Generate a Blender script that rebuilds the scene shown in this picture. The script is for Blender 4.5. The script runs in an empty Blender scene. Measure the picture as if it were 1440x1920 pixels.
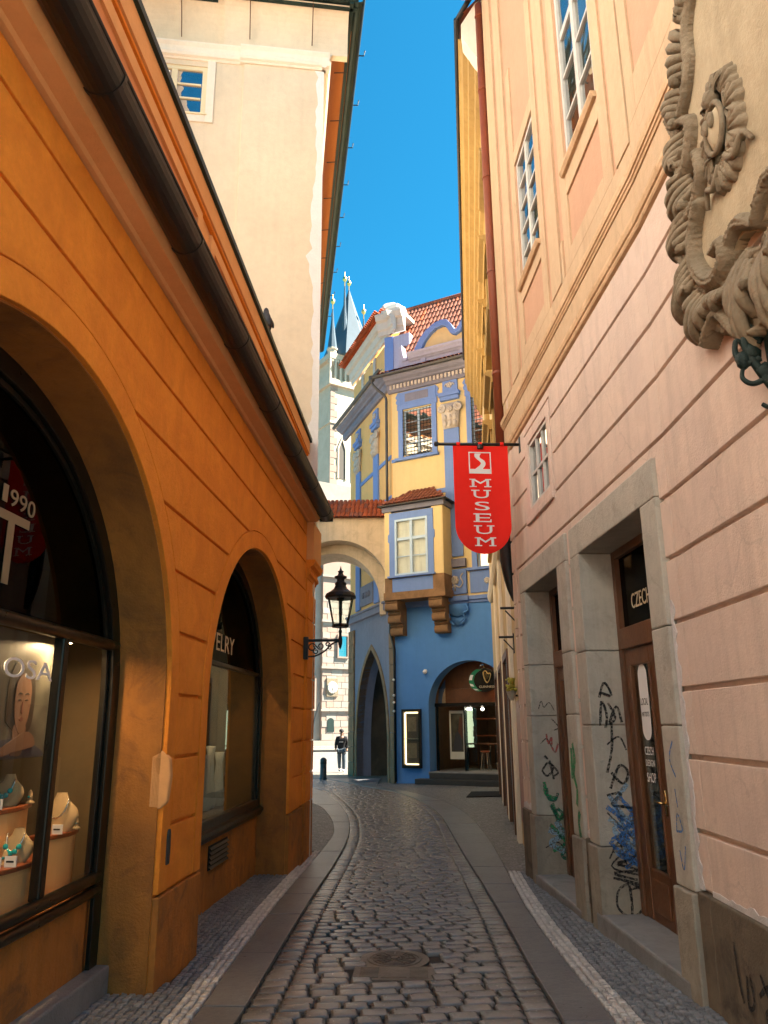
import bpy, bmesh, math, random
from mathutils import Vector, Matrix
random.seed(7)
R = math.radians
scene = bpy.context.scene
COL = scene.collection

# ------------------------------------------------------------------ camera, sky, sun, exposure
cam_d = bpy.data.cameras.new('camera'); cam = bpy.data.objects.new('camera', cam_d); COL.objects.link(cam)
scene.camera = cam
cam_d.sensor_fit = 'VERTICAL'; cam_d.sensor_height = 24.0
cam_d.lens = 24.0 * 1442.0 / 1920.0
cam_d.clip_start = 0.05; cam_d.clip_end = 2000
PITCH, YAW, ROLL = R(15.4298), R(-2.44506), R(0.45)
fw = Vector((math.sin(YAW) * math.cos(PITCH), math.cos(YAW) * math.cos(PITCH), math.sin(PITCH)))
r0 = Vector((math.cos(YAW), -math.sin(YAW), 0)); u0 = r0.cross(fw)
rr = r0 * math.cos(ROLL) - u0 * math.sin(ROLL); uu = r0 * math.sin(ROLL) + u0 * math.cos(ROLL)
cm = Matrix((rr, uu, -fw)).transposed().to_4x4(); cm.translation = Vector((0, 0, 1.75))
cam.matrix_world = cm

SUN_AZ, SUN_EL = R(80), R(50)          # azimuth clockwise from +Y
SKY_STRENGTH, SUN_STRENGTH, EXPOSURE = 0.05, 5.0, 2.85
world = bpy.data.worlds.new('World'); scene.world = world; world.use_nodes = True
wn = world.node_tree.nodes; wl = world.node_tree.links
sky = wn.new('ShaderNodeTexSky'); sky.sky_type = 'NISHITA'; sky.sun_disc = False
sky.sun_elevation = SUN_EL; sky.sun_rotation = SUN_AZ
sky.air_density = 1.0; sky.dust_density = 0.3; sky.ozone_density = 2.0
tint = wn.new('ShaderNodeMix'); tint.data_type = 'RGBA'; tint.blend_type = 'MULTIPLY'; tint.inputs['Factor'].default_value = 1.0
tint.inputs[7].default_value = (0.09, 0.60, 0.69, 1); wl.new(sky.outputs[0], tint.inputs[6])
wl.new(tint.outputs[2], wn['Background'].inputs[0]); wn['Background'].inputs[1].default_value = SKY_STRENGTH
sd = bpy.data.lights.new('sun', 'SUN'); sun = bpy.data.objects.new('sun', sd); COL.objects.link(sun)
sd.energy = SUN_STRENGTH; sd.angle = R(0.5); sd.color = (1.0, 0.91, 0.78)
tosun = Vector((math.sin(SUN_AZ) * math.cos(SUN_EL), math.cos(SUN_AZ) * math.cos(SUN_EL), math.sin(SUN_EL)))
sun.rotation_euler = tosun.to_track_quat('Z', 'Y').to_euler(); sun.location = (20, -20, 40)
scene.view_settings.view_transform = 'Standard'; scene.view_settings.look = 'None'
scene.view_settings.exposure = EXPOSURE; scene.view_settings.gamma = 1.0
scene.view_settings.use_curve_mapping = False
scene.render.engine = 'CYCLES'
scene.cycles.max_bounces = 8; scene.cycles.diffuse_bounces = 5; scene.cycles.transparent_max_bounces = 12
scene.cycles.use_denoising = True

# ------------------------------------------------------------------ materials
MATS = {}
def new_mat(name):
    m = bpy.data.materials.new(name); m.use_nodes = True; MATS[name] = m
    return m, m.node_tree.nodes, m.node_tree.links, m.node_tree.nodes['Principled BSDF']

def plaster(name, c, c2=None, rough=0.85, scale=1.3, amt=0.5, streak=0.0, bump=0.25, grain=60.0, dark=0.0, darkc=None, metal=0.0, rnd=0.0, spec=0.3, crack=0.0):
    """mottled surface: base colour, large blotches of c2, vertical run-off streaks, fine bump, stains of darkc"""
    m, n, l, b = new_mat(name)
    c2 = c2 or tuple(x * 0.75 for x in c)
    tc = n.new('ShaderNodeTexCoord')
    geo = n.new('ShaderNodeNewGeometry')
    def noise(sc, det, rgh, vec=None, dist=0.0):
        t = n.new('ShaderNodeTexNoise'); t.inputs['Scale'].default_value = sc; t.inputs['Detail'].default_value = det
        t.inputs['Roughness'].default_value = rgh; t.inputs['Distortion'].default_value = dist
        l.new(vec if vec else geo.outputs['Position'], t.inputs['Vector']); return t
    def ramp(src, a, bb):
        r = n.new('ShaderNodeMapRange'); r.inputs['From Min'].default_value = a; r.inputs['From Max'].default_value = bb
        l.new(src, r.inputs['Value']); return r.outputs['Result']
    def mix(f, a, bb):
        x = n.new('ShaderNodeMix'); x.data_type = 'RGBA'
        if isinstance(f, float): x.inputs['Factor'].default_value = f
        else: l.new(f, x.inputs['Factor'])
        for s, v in ((6, a), (7, bb)):
            if isinstance(v, tuple): x.inputs[s].default_value = (*v, 1)
            else: l.new(v, x.inputs[s])
        return x.outputs[2]
    def mul(f, k):
        x = n.new('ShaderNodeMath'); x.operation = 'MULTIPLY'; l.new(f, x.inputs[0]); x.inputs[1].default_value = k; return x.outputs[0]
    big = noise(scale, 6, 0.62, dist=0.6)
    col = mix(mul(ramp(big.outputs['Fac'], 0.36, 0.66), amt), c, c2)
    fine = noise(scale * 9, 5, 0.7)
    col = mix(mul(ramp(fine.outputs['Fac'], 0.4, 0.7), 0.35 * amt), col, tuple(x * 0.72 for x in c))
    if streak > 0:
        mp = n.new('ShaderNodeMapping'); mp.inputs['Scale'].default_value = (7, 7, 0.5)
        l.new(geo.outputs['Position'], mp.inputs['Vector'])
        st = noise(1.0, 5, 0.65, mp.outputs['Vector'])
        col = mix(mul(ramp(st.outputs['Fac'], 0.48, 0.75), streak), col, tuple(x * 0.5 for x in c))
    if dark > 0:
        dn = noise(scale * 2.3, 8, 0.7, dist=1.0)
        col = mix(mul(ramp(dn.outputs['Fac'], 0.52, 0.68), dark), col, darkc or tuple(x * 0.3 for x in c))
    if crack > 0:
        wp = n.new('ShaderNodeTexNoise'); wp.inputs['Scale'].default_value = 2.2; wp.inputs['Detail'].default_value = 6; l.new(geo.outputs['Position'], wp.inputs['Vector'])
        vm = n.new('ShaderNodeVectorMath'); vm.operation = 'MULTIPLY_ADD'; l.new(wp.outputs['Color'], vm.inputs[0]); vm.inputs[1].default_value = (.5, .5, .5); l.new(geo.outputs['Position'], vm.inputs[2])
        vo = n.new('ShaderNodeTexVoronoi'); vo.feature = 'DISTANCE_TO_EDGE'; vo.inputs['Scale'].default_value = 0.9; l.new(vm.outputs[0], vo.inputs['Vector'])
        cr = n.new('ShaderNodeMapRange'); cr.inputs['From Min'].default_value = .009; cr.inputs['From Max'].default_value = .003; l.new(vo.outputs['Distance'], cr.inputs['Value'])
        mk = noise(0.7, 3, 0.6); mm = n.new('ShaderNodeMath'); mm.operation = 'MULTIPLY'; l.new(cr.outputs['Result'], mm.inputs[0]); l.new(ramp(mk.outputs['Fac'], .5, .6), mm.inputs[1])
        col = mix(mul(mm.outputs[0], crack), col, tuple(x * 0.42 for x in c))
        sp_ = noise(5.0, 2, 0.5); col = mix(mul(ramp(sp_.outputs['Fac'], .72, .76), crack * .7), col, tuple(x * 0.45 for x in c))
    if rnd > 0:
        oi = n.new('ShaderNodeObjectInfo'); ad = n.new('ShaderNodeMath'); ad.operation = 'ADD'
        l.new(oi.outputs['Random'], ad.inputs[0]); l.new(geo.outputs['Random Per Island'], ad.inputs[1])
        fr = n.new('ShaderNodeMath'); fr.operation = 'FRACT'; l.new(ad.outputs[0], fr.inputs[0])
        col = mix(mul(fr.outputs[0], rnd), col, tuple(x * 0.35 for x in c))
    l.new(col, b.inputs['Base Color'])
    b.inputs['Metallic'].default_value = metal
    b.inputs['Specular IOR Level'].default_value = spec
    rv = n.new('ShaderNodeMapRange'); rv.inputs['To Min'].default_value = max(0.02, rough - 0.12); rv.inputs['To Max'].default_value = min(1, rough + 0.1)
    l.new(fine.outputs['Fac'], rv.inputs['Value']); l.new(rv.outputs['Result'], b.inputs['Roughness'])
    if bump > 0:
        g = noise(grain, 4, 0.6)
        ad2 = n.new('ShaderNodeMath'); ad2.operation = 'ADD'; l.new(g.outputs['Fac'], ad2.inputs[0])
        m2 = n.new('ShaderNodeMath'); m2.operation = 'MULTIPLY'; m2.inputs[1].default_value = 2.0; l.new(fine.outputs['Fac'], m2.inputs[0])
        l.new(m2.outputs[0], ad2.inputs[1])
        bp = n.new('ShaderNodeBump'); bp.inputs['Strength'].default_value = bump; bp.inputs['Distance'].default_value = 0.012
        l.new(ad2.outputs[0], bp.inputs['Height']); l.new(bp.outputs[0], b.inputs['Normal'])
    return m

def simple(name, c, rough=0.6, metal=0.0, emit=0.0, ec=None, spec=0.5):
    m, n, l, b = new_mat(name)
    b.inputs['Base Color'].default_value = (*c, 1); b.inputs['Roughness'].default_value = rough
    b.inputs['Metallic'].default_value = metal; b.inputs['Specular IOR Level'].default_value = spec
    if emit: b.inputs['Emission Color'].default_value = (*(ec or c), 1); b.inputs['Emission Strength'].default_value = emit
    return m

def glass(name, tint=(0.9, 0.95, 0.93), refl=0.04, rough=0.0, wav=0.0, top=1.0):
    m, n, l, b = new_mat(name); n.remove(b)
    out = n['Material Output']; tr = n.new('ShaderNodeBsdfTransparent'); gl = n.new('ShaderNodeBsdfGlossy')
    tr.inputs[0].default_value = (*tint, 1); gl.inputs['Roughness'].default_value = rough
    fr = n.new('ShaderNodeLayerWeight'); fr.inputs[0].default_value = 0.5
    pw = n.new('ShaderNodeMath'); pw.operation = 'POWER'; pw.inputs[1].default_value = 5.0; l.new(fr.outputs['Facing'], pw.inputs[0])
    fm = n.new('ShaderNodeMapRange'); fm.inputs['To Min'].default_value = refl; fm.inputs['To Max'].default_value = top; l.new(pw.outputs[0], fm.inputs['Value'])
    mx = n.new('ShaderNodeMixShader'); l.new(fm.outputs['Result'], mx.inputs[0]); l.new(tr.outputs[0], mx.inputs[1]); l.new(gl.outputs[0], mx.inputs[2])
    if wav:
        t = n.new('ShaderNodeTexNoise'); t.inputs['Scale'].default_value = 2.5; bp = n.new('ShaderNodeBump'); bp.inputs['Strength'].default_value = wav
        bp.inputs['Distance'].default_value = 0.02; g = n.new('ShaderNodeNewGeometry'); l.new(g.outputs['Position'], t.inputs['Vector'])
        l.new(t.outputs['Fac'], bp.inputs['Height']); l.new(bp.outputs[0], gl.inputs['Normal']); l.new(bp.outputs[0], fr.inputs['Normal'])
    l.new(mx.outputs[0], out.inputs['Surface'])
    return m

M = {}
M['orange'] = plaster('orange_stucco', (0.94, 0.325, 0.035), (0.76, 0.225, 0.025), amt=0.7, streak=0.12, bump=0.55, scale=3.2, crack=0.12, grain=90)
M['orange_light'] = plaster('pale_orange_stucco', (0.80, 0.41, 0.165), (0.70, 0.34, 0.125), amt=0.5, streak=0.1)
M['salmon'] = plaster('salmon_stucco', (0.66, 0.27, 0.11), (0.6, 0.24, 0.09), amt=0.4)
M['orange_dirty'] = plaster('grimy_orange_stucco', (0.58, 0.21, 0.035), (0.30, 0.13, 0.035), amt=0.9, streak=0.6, bump=0.4, dark=0.6, darkc=(0.12, 0.07, 0.035))
M['pink'] = plaster('apricot_stucco', (0.71, 0.55, 0.45), (0.62, 0.48, 0.41), amt=0.8, streak=0.4, bump=0.3, scale=0.9, crack=0.22)
M['pink_up'] = plaster('pale_apricot_stucco', (0.60, 0.425, 0.265), (0.53, 0.355, 0.22), amt=0.7, streak=0.3, dark=0.15, darkc=(0.45, 0.28, 0.15), crack=0.25)
M['pink_panel'] = plaster('rose_stucco', (0.57, 0.33, 0.21), (0.5, 0.285, 0.18), amt=0.4, streak=0.1)
M['pink_mould'] = plaster('weathered_moulding', (0.70, 0.48, 0.29), (0.50, 0.32, 0.17), amt=0.8, scale=3.0, dark=0.4, darkc=(0.3, 0.17, 0.08))
M['pink_plinth'] = plaster('grimy_plinth_stone', (0.21, 0.165, 0.115), (0.10, 0.08, 0.06), amt=0.9, streak=0.6, bump=0.5, dark=0.7, darkc=(0.05, 0.045, 0.04))
M['stone'] = plaster('sandstone_frame', (0.49, 0.455, 0.385), (0.39, 0.365, 0.315), amt=0.8, streak=0.3, bump=0.4, dark=0.3, darkc=(0.16, 0.14, 0.11), scale=2.0)
M['stone_step'] = plaster('grey_step_stone', (0.27, 0.27, 0.27), (0.19, 0.19, 0.19), amt=0.8, bump=0.4, dark=0.4, rough=0.6)
M['carved'] = plaster('carved_sandstone', (0.28, 0.22, 0.145), (0.18, 0.14, 0.09), amt=0.9, scale=4.0, bump=0.5, dark=0.5, darkc=(0.10, 0.07, 0.04))
M['carved_pale'] = plaster('pale_carved_panel', (0.47, 0.375, 0.245), (0.37, 0.29, 0.18), amt=0.8, scale=3.0, bump=0.4, streak=0.3)
M['cream'] = plaster('cream_render', (0.77, 0.645, 0.46), (0.70, 0.57, 0.40), amt=0.7, streak=0.12, scale=0.9, dark=0.15, darkc=(0.55, 0.44, 0.3), crack=0.06)
M['cream_pale'] = plaster('pale_cream_render', (0.86, 0.77, 0.62), (0.80, 0.71, 0.57), amt=0.6, streak=0.1)
M['white_patch'] = plaster('white_render_patch', (0.82, 0.79, 0.74), (0.74, 0.7, 0.64), amt=0.6, scale=2.5)
M['cream_shade'] = plaster('shaded_cream_cove', (0.44, 0.165, 0.045), (0.36, 0.13, 0.035), amt=0.4)  # orange tone puts the shade under the eave into the cream cove
M['bridge'] = plaster('aged_beige_render', (0.72, 0.55, 0.37), (0.57, 0.42, 0.27), amt=0.9, streak=0.4, scale=0.9, dark=0.3, darkc=(0.25, 0.18, 0.1))
M['blue'] = plaster('blue_wall_paint', (0.10, 0.275, 0.64), (0.088, 0.245, 0.58), amt=0.5, streak=0.12, scale=0.7)
M['blue_trim'] = plaster('blue_trim_paint', (0.17, 0.27, 0.56), (0.14, 0.23, 0.49), amt=0.5, streak=0.2)
M['blue_grey'] = plaster('grey_blue_plaster', (0.215, 0.215, 0.275), (0.17, 0.17, 0.22), amt=0.7, streak=0.3, scale=0.9)
M['lavender'] = plaster('lavender_plaster', (0.42, 0.43, 0.56), (0.34, 0.35, 0.47), amt=0.6, streak=0.3)
M['yellow'] = plaster('yellow_wall_paint', (0.70, 0.54, 0.27), (0.63, 0.475, 0.23), amt=0.5, streak=0.15, scale=0.7)
M['golden'] = plaster('golden_wall', (0.82, 0.47, 0.17), (0.75, 0.41, 0.14), amt=0.6, streak=0.2, scale=0.9)  # deeper, warmer tone than the yellow of the front face
M['relief'] = plaster('white_relief_stucco', (0.58, 0.52, 0.45), (0.4, 0.35, 0.3), amt=0.7, scale=5, bump=0.5)
M['ochre'] = plaster('ochre_cornice_paint', (0.42, 0.28, 0.10), (0.34, 0.215, 0.07), amt=0.7, streak=0.35, dark=0.2)
M['ochre_wall'] = plaster('pale_ochre_wall', (0.62, 0.47, 0.27), (0.5, 0.38, 0.22), amt=0.7, streak=0.4)
M['brownstone'] = plaster('brown_sandstone', (0.31, 0.175, 0.085), (0.19, 0.11, 0.055), amt=0.9, streak=0.4, bump=0.6, scale=1.6, dark=0.4)
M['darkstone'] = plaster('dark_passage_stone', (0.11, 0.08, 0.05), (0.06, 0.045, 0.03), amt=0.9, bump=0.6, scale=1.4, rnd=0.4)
M['tower'] = plaster('pale_tower_stone', (0.58, 0.48, 0.36), (0.48, 0.39, 0.29), amt=0.8, scale=0.5, rnd=0.1)
M['hall'] = plaster('pale_hall_stone', (0.34, 0.30, 0.255), (0.26, 0.22, 0.18), amt=0.9, scale=0.4, dark=0.3, darkc=(0.42, 0.3, 0.2), rnd=0.2)
M['hall2'] = plaster('rosy_hall_stone', (0.36, 0.26, 0.205), (0.3, 0.215, 0.165), amt=0.8, scale=0.4, rnd=0.2)
M['slate'] = plaster('dark_spire_slate', (0.055, 0.095, 0.125), (0.04, 0.07, 0.09), rough=0.5, scale=0.6)
M['gold'] = simple('gilded_metal', (0.8, 0.55, 0.2), 0.35, 1.0)
M['tile'] = plaster('terracotta_tile', (0.40, 0.125, 0.06), (0.25, 0.08, 0.045), rough=0.75, amt=0.8, scale=3.0, rnd=0.55, bump=0.3)
M['tile_new'] = plaster('bright_terracotta_tile', (0.56, 0.12, 0.03), (0.42, 0.09, 0.03), rough=0.75, amt=0.7, scale=3.0, rnd=0.5, bump=0.3)
M['gutter'] = plaster('dark_brown_sheet_metal', (0.022, 0.017, 0.013), (0.012, 0.01, 0.009), rough=0.5, amt=0.8, scale=4, bump=0.05, metal=0.1, spec=0.5)
M['green_gutter'] = plaster('dark_green_sheet_metal', (0.022, 0.042, 0.034), (0.014, 0.024, 0.02), rough=0.5, amt=0.7, bump=0.05, metal=0.2)
M['redpipe'] = plaster('red_brown_painted_pipe', (0.26, 0.062, 0.024), (0.18, 0.045, 0.02), rough=0.5, amt=0.7, bump=0.05)
M['pipe_grey'] = plaster('grey_zinc_pipe', (0.10, 0.10, 0.10), (0.06, 0.06, 0.06), rough=0.5, amt=0.6, bump=0.05, metal=0.5)
M['black_iron'] = plaster('black_painted_iron', (0.012, 0.013, 0.013), (0.03, 0.03, 0.028), rough=0.45, amt=0.5, bump=0.15, spec=0.5)
M['green_iron'] = plaster('verdigris_iron', (0.006, 0.016, 0.013), (0.016, 0.032, 0.026), rough=0.5, amt=0.8, scale=14, bump=0.4)
M['rust_iron'] = simple('rusty_hook_iron', (0.12, 0.05, 0.025), 0.8, 0.3)
M['bronze'] = plaster('dark_bronze_frame', (0.035, 0.026, 0.017), (0.02, 0.016, 0.012), rough=0.32, amt=0.6, bump=0.03, metal=0.6, spec=0.5)
M['brass'] = simple('polished_brass', (0.55, 0.38, 0.16), 0.25, 1.0)
M['wood'] = plaster('brown_varnished_wood', (0.15, 0.06, 0.022), (0.09, 0.035, 0.014), rough=0.42, amt=0.9, streak=0.5, scale=3.0, bump=0.15, spec=0.5)
M['wood_red'] = plaster('cherry_wood', (0.30, 0.08, 0.025), (0.2, 0.05, 0.018), rough=0.4, amt=0.8, scale=4.0, bump=0.05)
M['white_wood'] = plaster('white_window_paint', (0.58, 0.56, 0.51), (0.46, 0.44, 0.4), rough=0.5, amt=0.5, scale=5, bump=0.05)
M['cream_wood'] = plaster('cream_window_paint', (0.82, 0.70, 0.44), (0.72, 0.6, 0.38), rough=0.5, amt=0.4, scale=5, bump=0.05)
M['blue_wood'] = plaster('pale_blue_window_paint', (0.44, 0.58, 0.72), (0.38, 0.5, 0.65), rough=0.5, amt=0.5, scale=5, bump=0.05)
M['blue_cloth'] = plaster('blue_curtain', (0.10, 0.22, 0.50), (0.06, 0.15, 0.38), rough=0.9, amt=0.7, scale=2, streak=0.4)
M['curtain'] = plaster('white_curtain', (0.66, 0.68, 0.64), (0.5, 0.53, 0.5), rough=0.9, amt=0.6, scale=2, streak=0.5)
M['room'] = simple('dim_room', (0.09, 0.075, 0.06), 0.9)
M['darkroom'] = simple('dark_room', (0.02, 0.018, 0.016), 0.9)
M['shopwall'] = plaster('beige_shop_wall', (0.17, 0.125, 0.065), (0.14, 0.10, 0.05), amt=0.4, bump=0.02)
M['shopbeige'] = plaster('peach_display_panel', (0.80, 0.46, 0.19), (0.76, 0.43, 0.17), amt=0.3, bump=0.0)
M['glass'] = glass('shop_glass', (0.9, 0.92, 0.88), 0.03)
M['orange_reveal'] = plaster('stained_shaded_orange_reveal', (0.50, 0.19, 0.035), (0.27, 0.11, 0.03), amt=0.9, streak=0.4, bump=0.4, dark=0.5, darkc=(0.13, 0.06, 0.025))  # brown staining, with the shade inside the arches also put into the colour
M['dark_step'] = plaster('dark_basalt_step', (0.05, 0.05, 0.05), (0.03, 0.03, 0.03), rough=0.6, amt=0.7)
M['peel'] = plaster('flaking_white_plaster', (0.72, 0.68, 0.66), (0.55, 0.5, 0.48), amt=0.8, scale=9, bump=0.6)
M['glass_dark'] = glass('old_window_glass', (0.5, 0.55, 0.55), 0.5, 0.0, 0.25)
M['glass_clear'] = glass('lantern_glass', (0.93, 0.94, 0.9), 0.02)
M['tint_glass'] = glass('smoked_upper_glass', (0.16, 0.135, 0.09), 0.02, top=0.25)
M['red'] = plaster('red_banner_cloth', (0.85, 0.016, 0.006), (0.78, 0.013, 0.005), rough=0.75, amt=0.3, bump=0.05, scale=0.8)
M['white_print'] = simple('white_print', (0.78, 0.76, 0.74), 0.7)
M['grey_print'] = simple('grey_print', (0.5, 0.45, 0.43), 0.7)
M['cream_letter'] = simple('cream_lettering', (0.62, 0.5, 0.33), 0.6)
M['bronze_letter'] = simple('bronze_lettering', (0.26, 0.19, 0.11), 0.5)
M['black'] = simple('black_matte', (0.008, 0.008, 0.008), 0.7)
M['black_gloss'] = simple('black_gloss_panel', (0.008, 0.008, 0.008), 0.25)
M['green_sign'] = simple('green_sign_enamel', (0.01, 0.20, 0.09), 0.4)
M['mat'] = plaster('black_doormat', (0.012, 0.012, 0.012), (0.02, 0.02, 0.02), rough=0.95, bump=0.8, grain=150)
M['stone_low'] = plaster('worn_base_stone', (0.36, 0.32, 0.255), (0.24, 0.21, 0.17), amt=0.9, streak=0.4, bump=0.5, dark=0.4, darkc=(0.12, 0.1, 0.085), scale=2.0)
M['joint'] = plaster('dark_joint_sand', (0.075, 0.065, 0.055), (0.045, 0.04, 0.034), rough=0.9, scale=3, bump=0.5)
M['sett'] = plaster('worn_granite_sett', (0.29, 0.28, 0.265), (0.19, 0.18, 0.17), rough=0.25, amt=0.8, scale=4, rnd=0.55, bump=0.14, grain=70, spec=0.6)
M['slab'] = plaster('granite_kerb_slab', (0.215, 0.22, 0.225), (0.15, 0.15, 0.155), rough=0.32, amt=0.9, scale=2.2, rnd=0.3, bump=0.35, grain=120, dark=0.25, darkc=(0.08, 0.075, 0.07), spec=0.5)
M['cube_white'] = plaster('pale_mosaic_cube', (0.78, 0.76, 0.72), (0.62, 0.60, 0.57), rough=0.55, amt=0.8, scale=9, rnd=0.5, bump=0.5)
M['cube_grey'] = plaster('grey_mosaic_cube', (0.29, 0.31, 0.335), (0.18, 0.195, 0.21), rough=0.45, amt=0.8, scale=9, rnd=0.6, bump=0.5)
M['cast_iron'] = plaster('worn_cast_iron', (0.24, 0.21, 0.17), (0.14, 0.12, 0.1), rough=0.4, amt=0.8, scale=8, bump=0.4, metal=0.5)

# ------------------------------------------------------------------ mesh builder
LOC = {}
class MB:
    def __init__(s): s.v = []; s.f = []
    def add(s, vs, fs):
        o = len(s.v); s.v += [tuple(v) for v in vs]; s.f += [[i + o for i in f] for f in fs]; return s
    def box(s, F, a0, a1, b0, b1, c0, c1):
        P = [F(a, b, c) for c in (c0, c1) for b in (b0, b1) for a in (a0, a1)]
        return s.add(P, [[0, 1, 3, 2], [4, 6, 7, 5], [0, 4, 5, 1], [2, 3, 7, 6], [0, 2, 6, 4], [1, 5, 7, 3]])
    def prism(s, F, poly, d0, d1):
        n = len(poly); P = [F(a, b, d0) for a, b in poly] + [F(a, b, d1) for a, b in poly]
        return s.add(P, [list(range(n))[::-1], list(range(n, 2 * n))] + [[i, (i + 1) % n, (i + 1) % n + n, i + n] for i in range(n)])
    def sweep(s, F, prof, s0, s1):            # profile [(z,d)] carried along s
        n = len(prof); P = [F(s0, z, d) for z, d in prof] + [F(s1, z, d) for z, d in prof]
        return s.add(P, [list(range(n)), list(range(n, 2 * n))[::-1]] + [[i, (i + 1) % n, (i + 1) % n + n, i + n] for i in range(n)])
    def ring(s, F, inner, outer, d0, d1):     # open arch ring between two polylines
        n = len(inner); P = []
        for d in (d0, d1): P += [F(a, b, d) for a, b in inner] + [F(a, b, d) for a, b in outer]
        fs = []
        for i in range(n - 1):
            fs += [[i, i + 1, n + i + 1, n + i], [2 * n + i, 3 * n + i, 3 * n + i + 1, 2 * n + i + 1], [i, 2 * n + i, 2 * n + i + 1, i + 1], [n + i, n + i + 1, 3 * n + i + 1, 3 * n + i]]
        fs += [[0, n, 3 * n, 2 * n], [n - 1, 3 * n - 1, 4 * n - 1, 2 * n - 1]]
        return s.add(P, fs)
    def lathe(s, c, prof, n=20, axis=(0, 0, 1), F=None):   # prof [(r,h)]
        ax = Vector(axis).normalized(); u = ax.orthogonal().normalized(); w = ax.cross(u); c = Vector(c)
        P = []; fs = []
        for r, h in prof:
            for k in range(n):
                a = 2 * math.pi * k / n; P.append(c + ax * h + (u * math.cos(a) + w * math.sin(a)) * r)
        for j in range(len(prof) - 1):
            for k in range(n): fs.append([j * n + k, j * n + (k + 1) % n, (j + 1) * n + (k + 1) % n, (j + 1) * n + k])
        fs.append(list(range(n))[::-1]); fs.append([(len(prof) - 1) * n + k for k in range(n)])
        return s.add(P, fs)
    def tube(s, pts, r, n=8, closed=False):
        pts = [Vector(p) for p in pts]; m = len(pts); P = []; fs = []; prev = None
        for i, p in enumerate(pts):
            a = pts[(i - 1) % m] if (i > 0 or closed) else p; b = pts[(i + 1) % m] if (i < m - 1 or closed) else p
            t = (b - a).normalized() if (b - a).length > 1e-9 else Vector((0, 0, 1))
            if prev is None: u = t.orthogonal().normalized()
            else: u = (prev - t * prev.dot(t)); u = u.normalized() if u.length > 1e-6 else t.orthogonal().normalized()
            prev = u; w = t.cross(u); rad = r(i / max(1, m - 1)) if callable(r) else r
            for k in range(n): an = 2 * math.pi * k / n; P.append(p + (u * math.cos(an) + w * math.sin(an)) * rad)
        for i in range(m if closed else m - 1):
            j = (i + 1) % m
            for k in range(n): fs.append([i * n + k, i * n + (k + 1) % n, j * n + (k + 1) % n, j * n + k])
        if not closed: fs.append(list(range(n))[::-1]); fs.append([(m - 1) * n + k for k in range(n)])
        return s.add(P, fs)
    def ball(s, c, r, sq=(1, 1, 1), n=10, m=7, jit=0.0):
        P = []; fs = []
        for j in range(m + 1):
            th = math.pi * j / m
            for k in range(n):
                a = 2 * math.pi * k / n; q = 1 + random.uniform(-jit, jit)
                P.append((c[0] + r * sq[0] * q * math.sin(th) * math.cos(a), c[1] + r * sq[1] * q * math.sin(th) * math.sin(a), c[2] + r * sq[2] * q * math.cos(th)))
        for j in range(m):
            for k in range(n): fs.append([j * n + k, j * n + (k + 1) % n, (j + 1) * n + (k + 1) % n, (j + 1) * n + k])
        return s.add(P, fs)
    def grid(s, fn, nu, nv):
        P = [fn(i / nu, j / nv) for j in range(nv + 1) for i in range(nu + 1)]
        return s.add(P, [[j * (nu + 1) + i, j * (nu + 1) + i + 1, (j + 1) * (nu + 1) + i + 1, (j + 1) * (nu + 1) + i] for j in range(nv) for i in range(nu)])
    def mesh(s, name, mat, off=(0, 0, 0), smooth=False):
        me = bpy.data.meshes.new(name)
        me.from_pydata([(v[0] - off[0], v[1] - off[1], v[2] - off[2]) for v in s.v], [], s.f)
        bm = bmesh.new(); bm.from_mesh(me)
        bmesh.ops.remove_doubles(bm, verts=bm.verts, dist=1e-5)
        bmesh.ops.recalc_face_normals(bm, faces=bm.faces); bm.to_mesh(me); bm.free()
        if mat is not None: me.materials.append(M[mat] if isinstance(mat, str) else mat)
        if smooth:
            for p in me.polygons: p.use_smooth = True
        return me

W = lambda x, y, z: (x, y, z)
def root(name, label, cat, loc, group=None):
    o = bpy.data.objects.new(name, None); COL.objects.link(o); o.location = loc; o.empty_display_size = 0.2
    o['label'] = label; o['category'] = cat
    if group: o['group'] = group
    LOC[o.name] = Vector(loc); return o
def part(name, mb, mat, parent, smooth=False, bevel=0.0, label=None, kind=None):
    off = LOC[parent.name]
    o = bpy.data.objects.new(name, mb.mesh(name, mat, off, smooth)); COL.objects.link(o); o.parent = parent; LOC[o.name] = off
    if bevel:
        b = o.modifiers.new('bevel', 'BEVEL'); b.width = bevel; b.segments = 2; b.limit_method = 'ANGLE'; b.angle_limit = R(40); b.harden_normals = False
    if label: o['label'] = label
    if kind: o['kind'] = kind
    return o
def inst(name, me, parent, loc, rot=(0, 0, 0), sc=(1, 1, 1)):
    o = bpy.data.objects.new(name, me); COL.objects.link(o); o.parent = parent
    o.location = Vector(loc) - LOC[parent.name]; o.rotation_euler = rot; o.scale = sc; return o
def thing(name, mb, mat, label, cat, loc, smooth=False, bevel=0.0, group=None, kind=None):
    o = bpy.data.objects.new(name, mb.mesh(name, mat, loc, smooth)); COL.objects.link(o); o.location = loc; LOC[o.name] = Vector(loc)
    if kind: o['kind'] = kind
    if label: o['label'] = label
    if cat: o['category'] = cat
    if group: o['group'] = group
    if bevel:
        b = o.modifiers.new('bevel', 'BEVEL'); b.width = bevel; b.segments = 2; b.limit_method = 'ANGLE'; b.angle_limit = R(40)
    return o
def struct(name, mb, mat, loc=(0, 0, 0), smooth=False): 
    return thing(name, mb, mat, None, None, loc, smooth, kind='structure')

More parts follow.
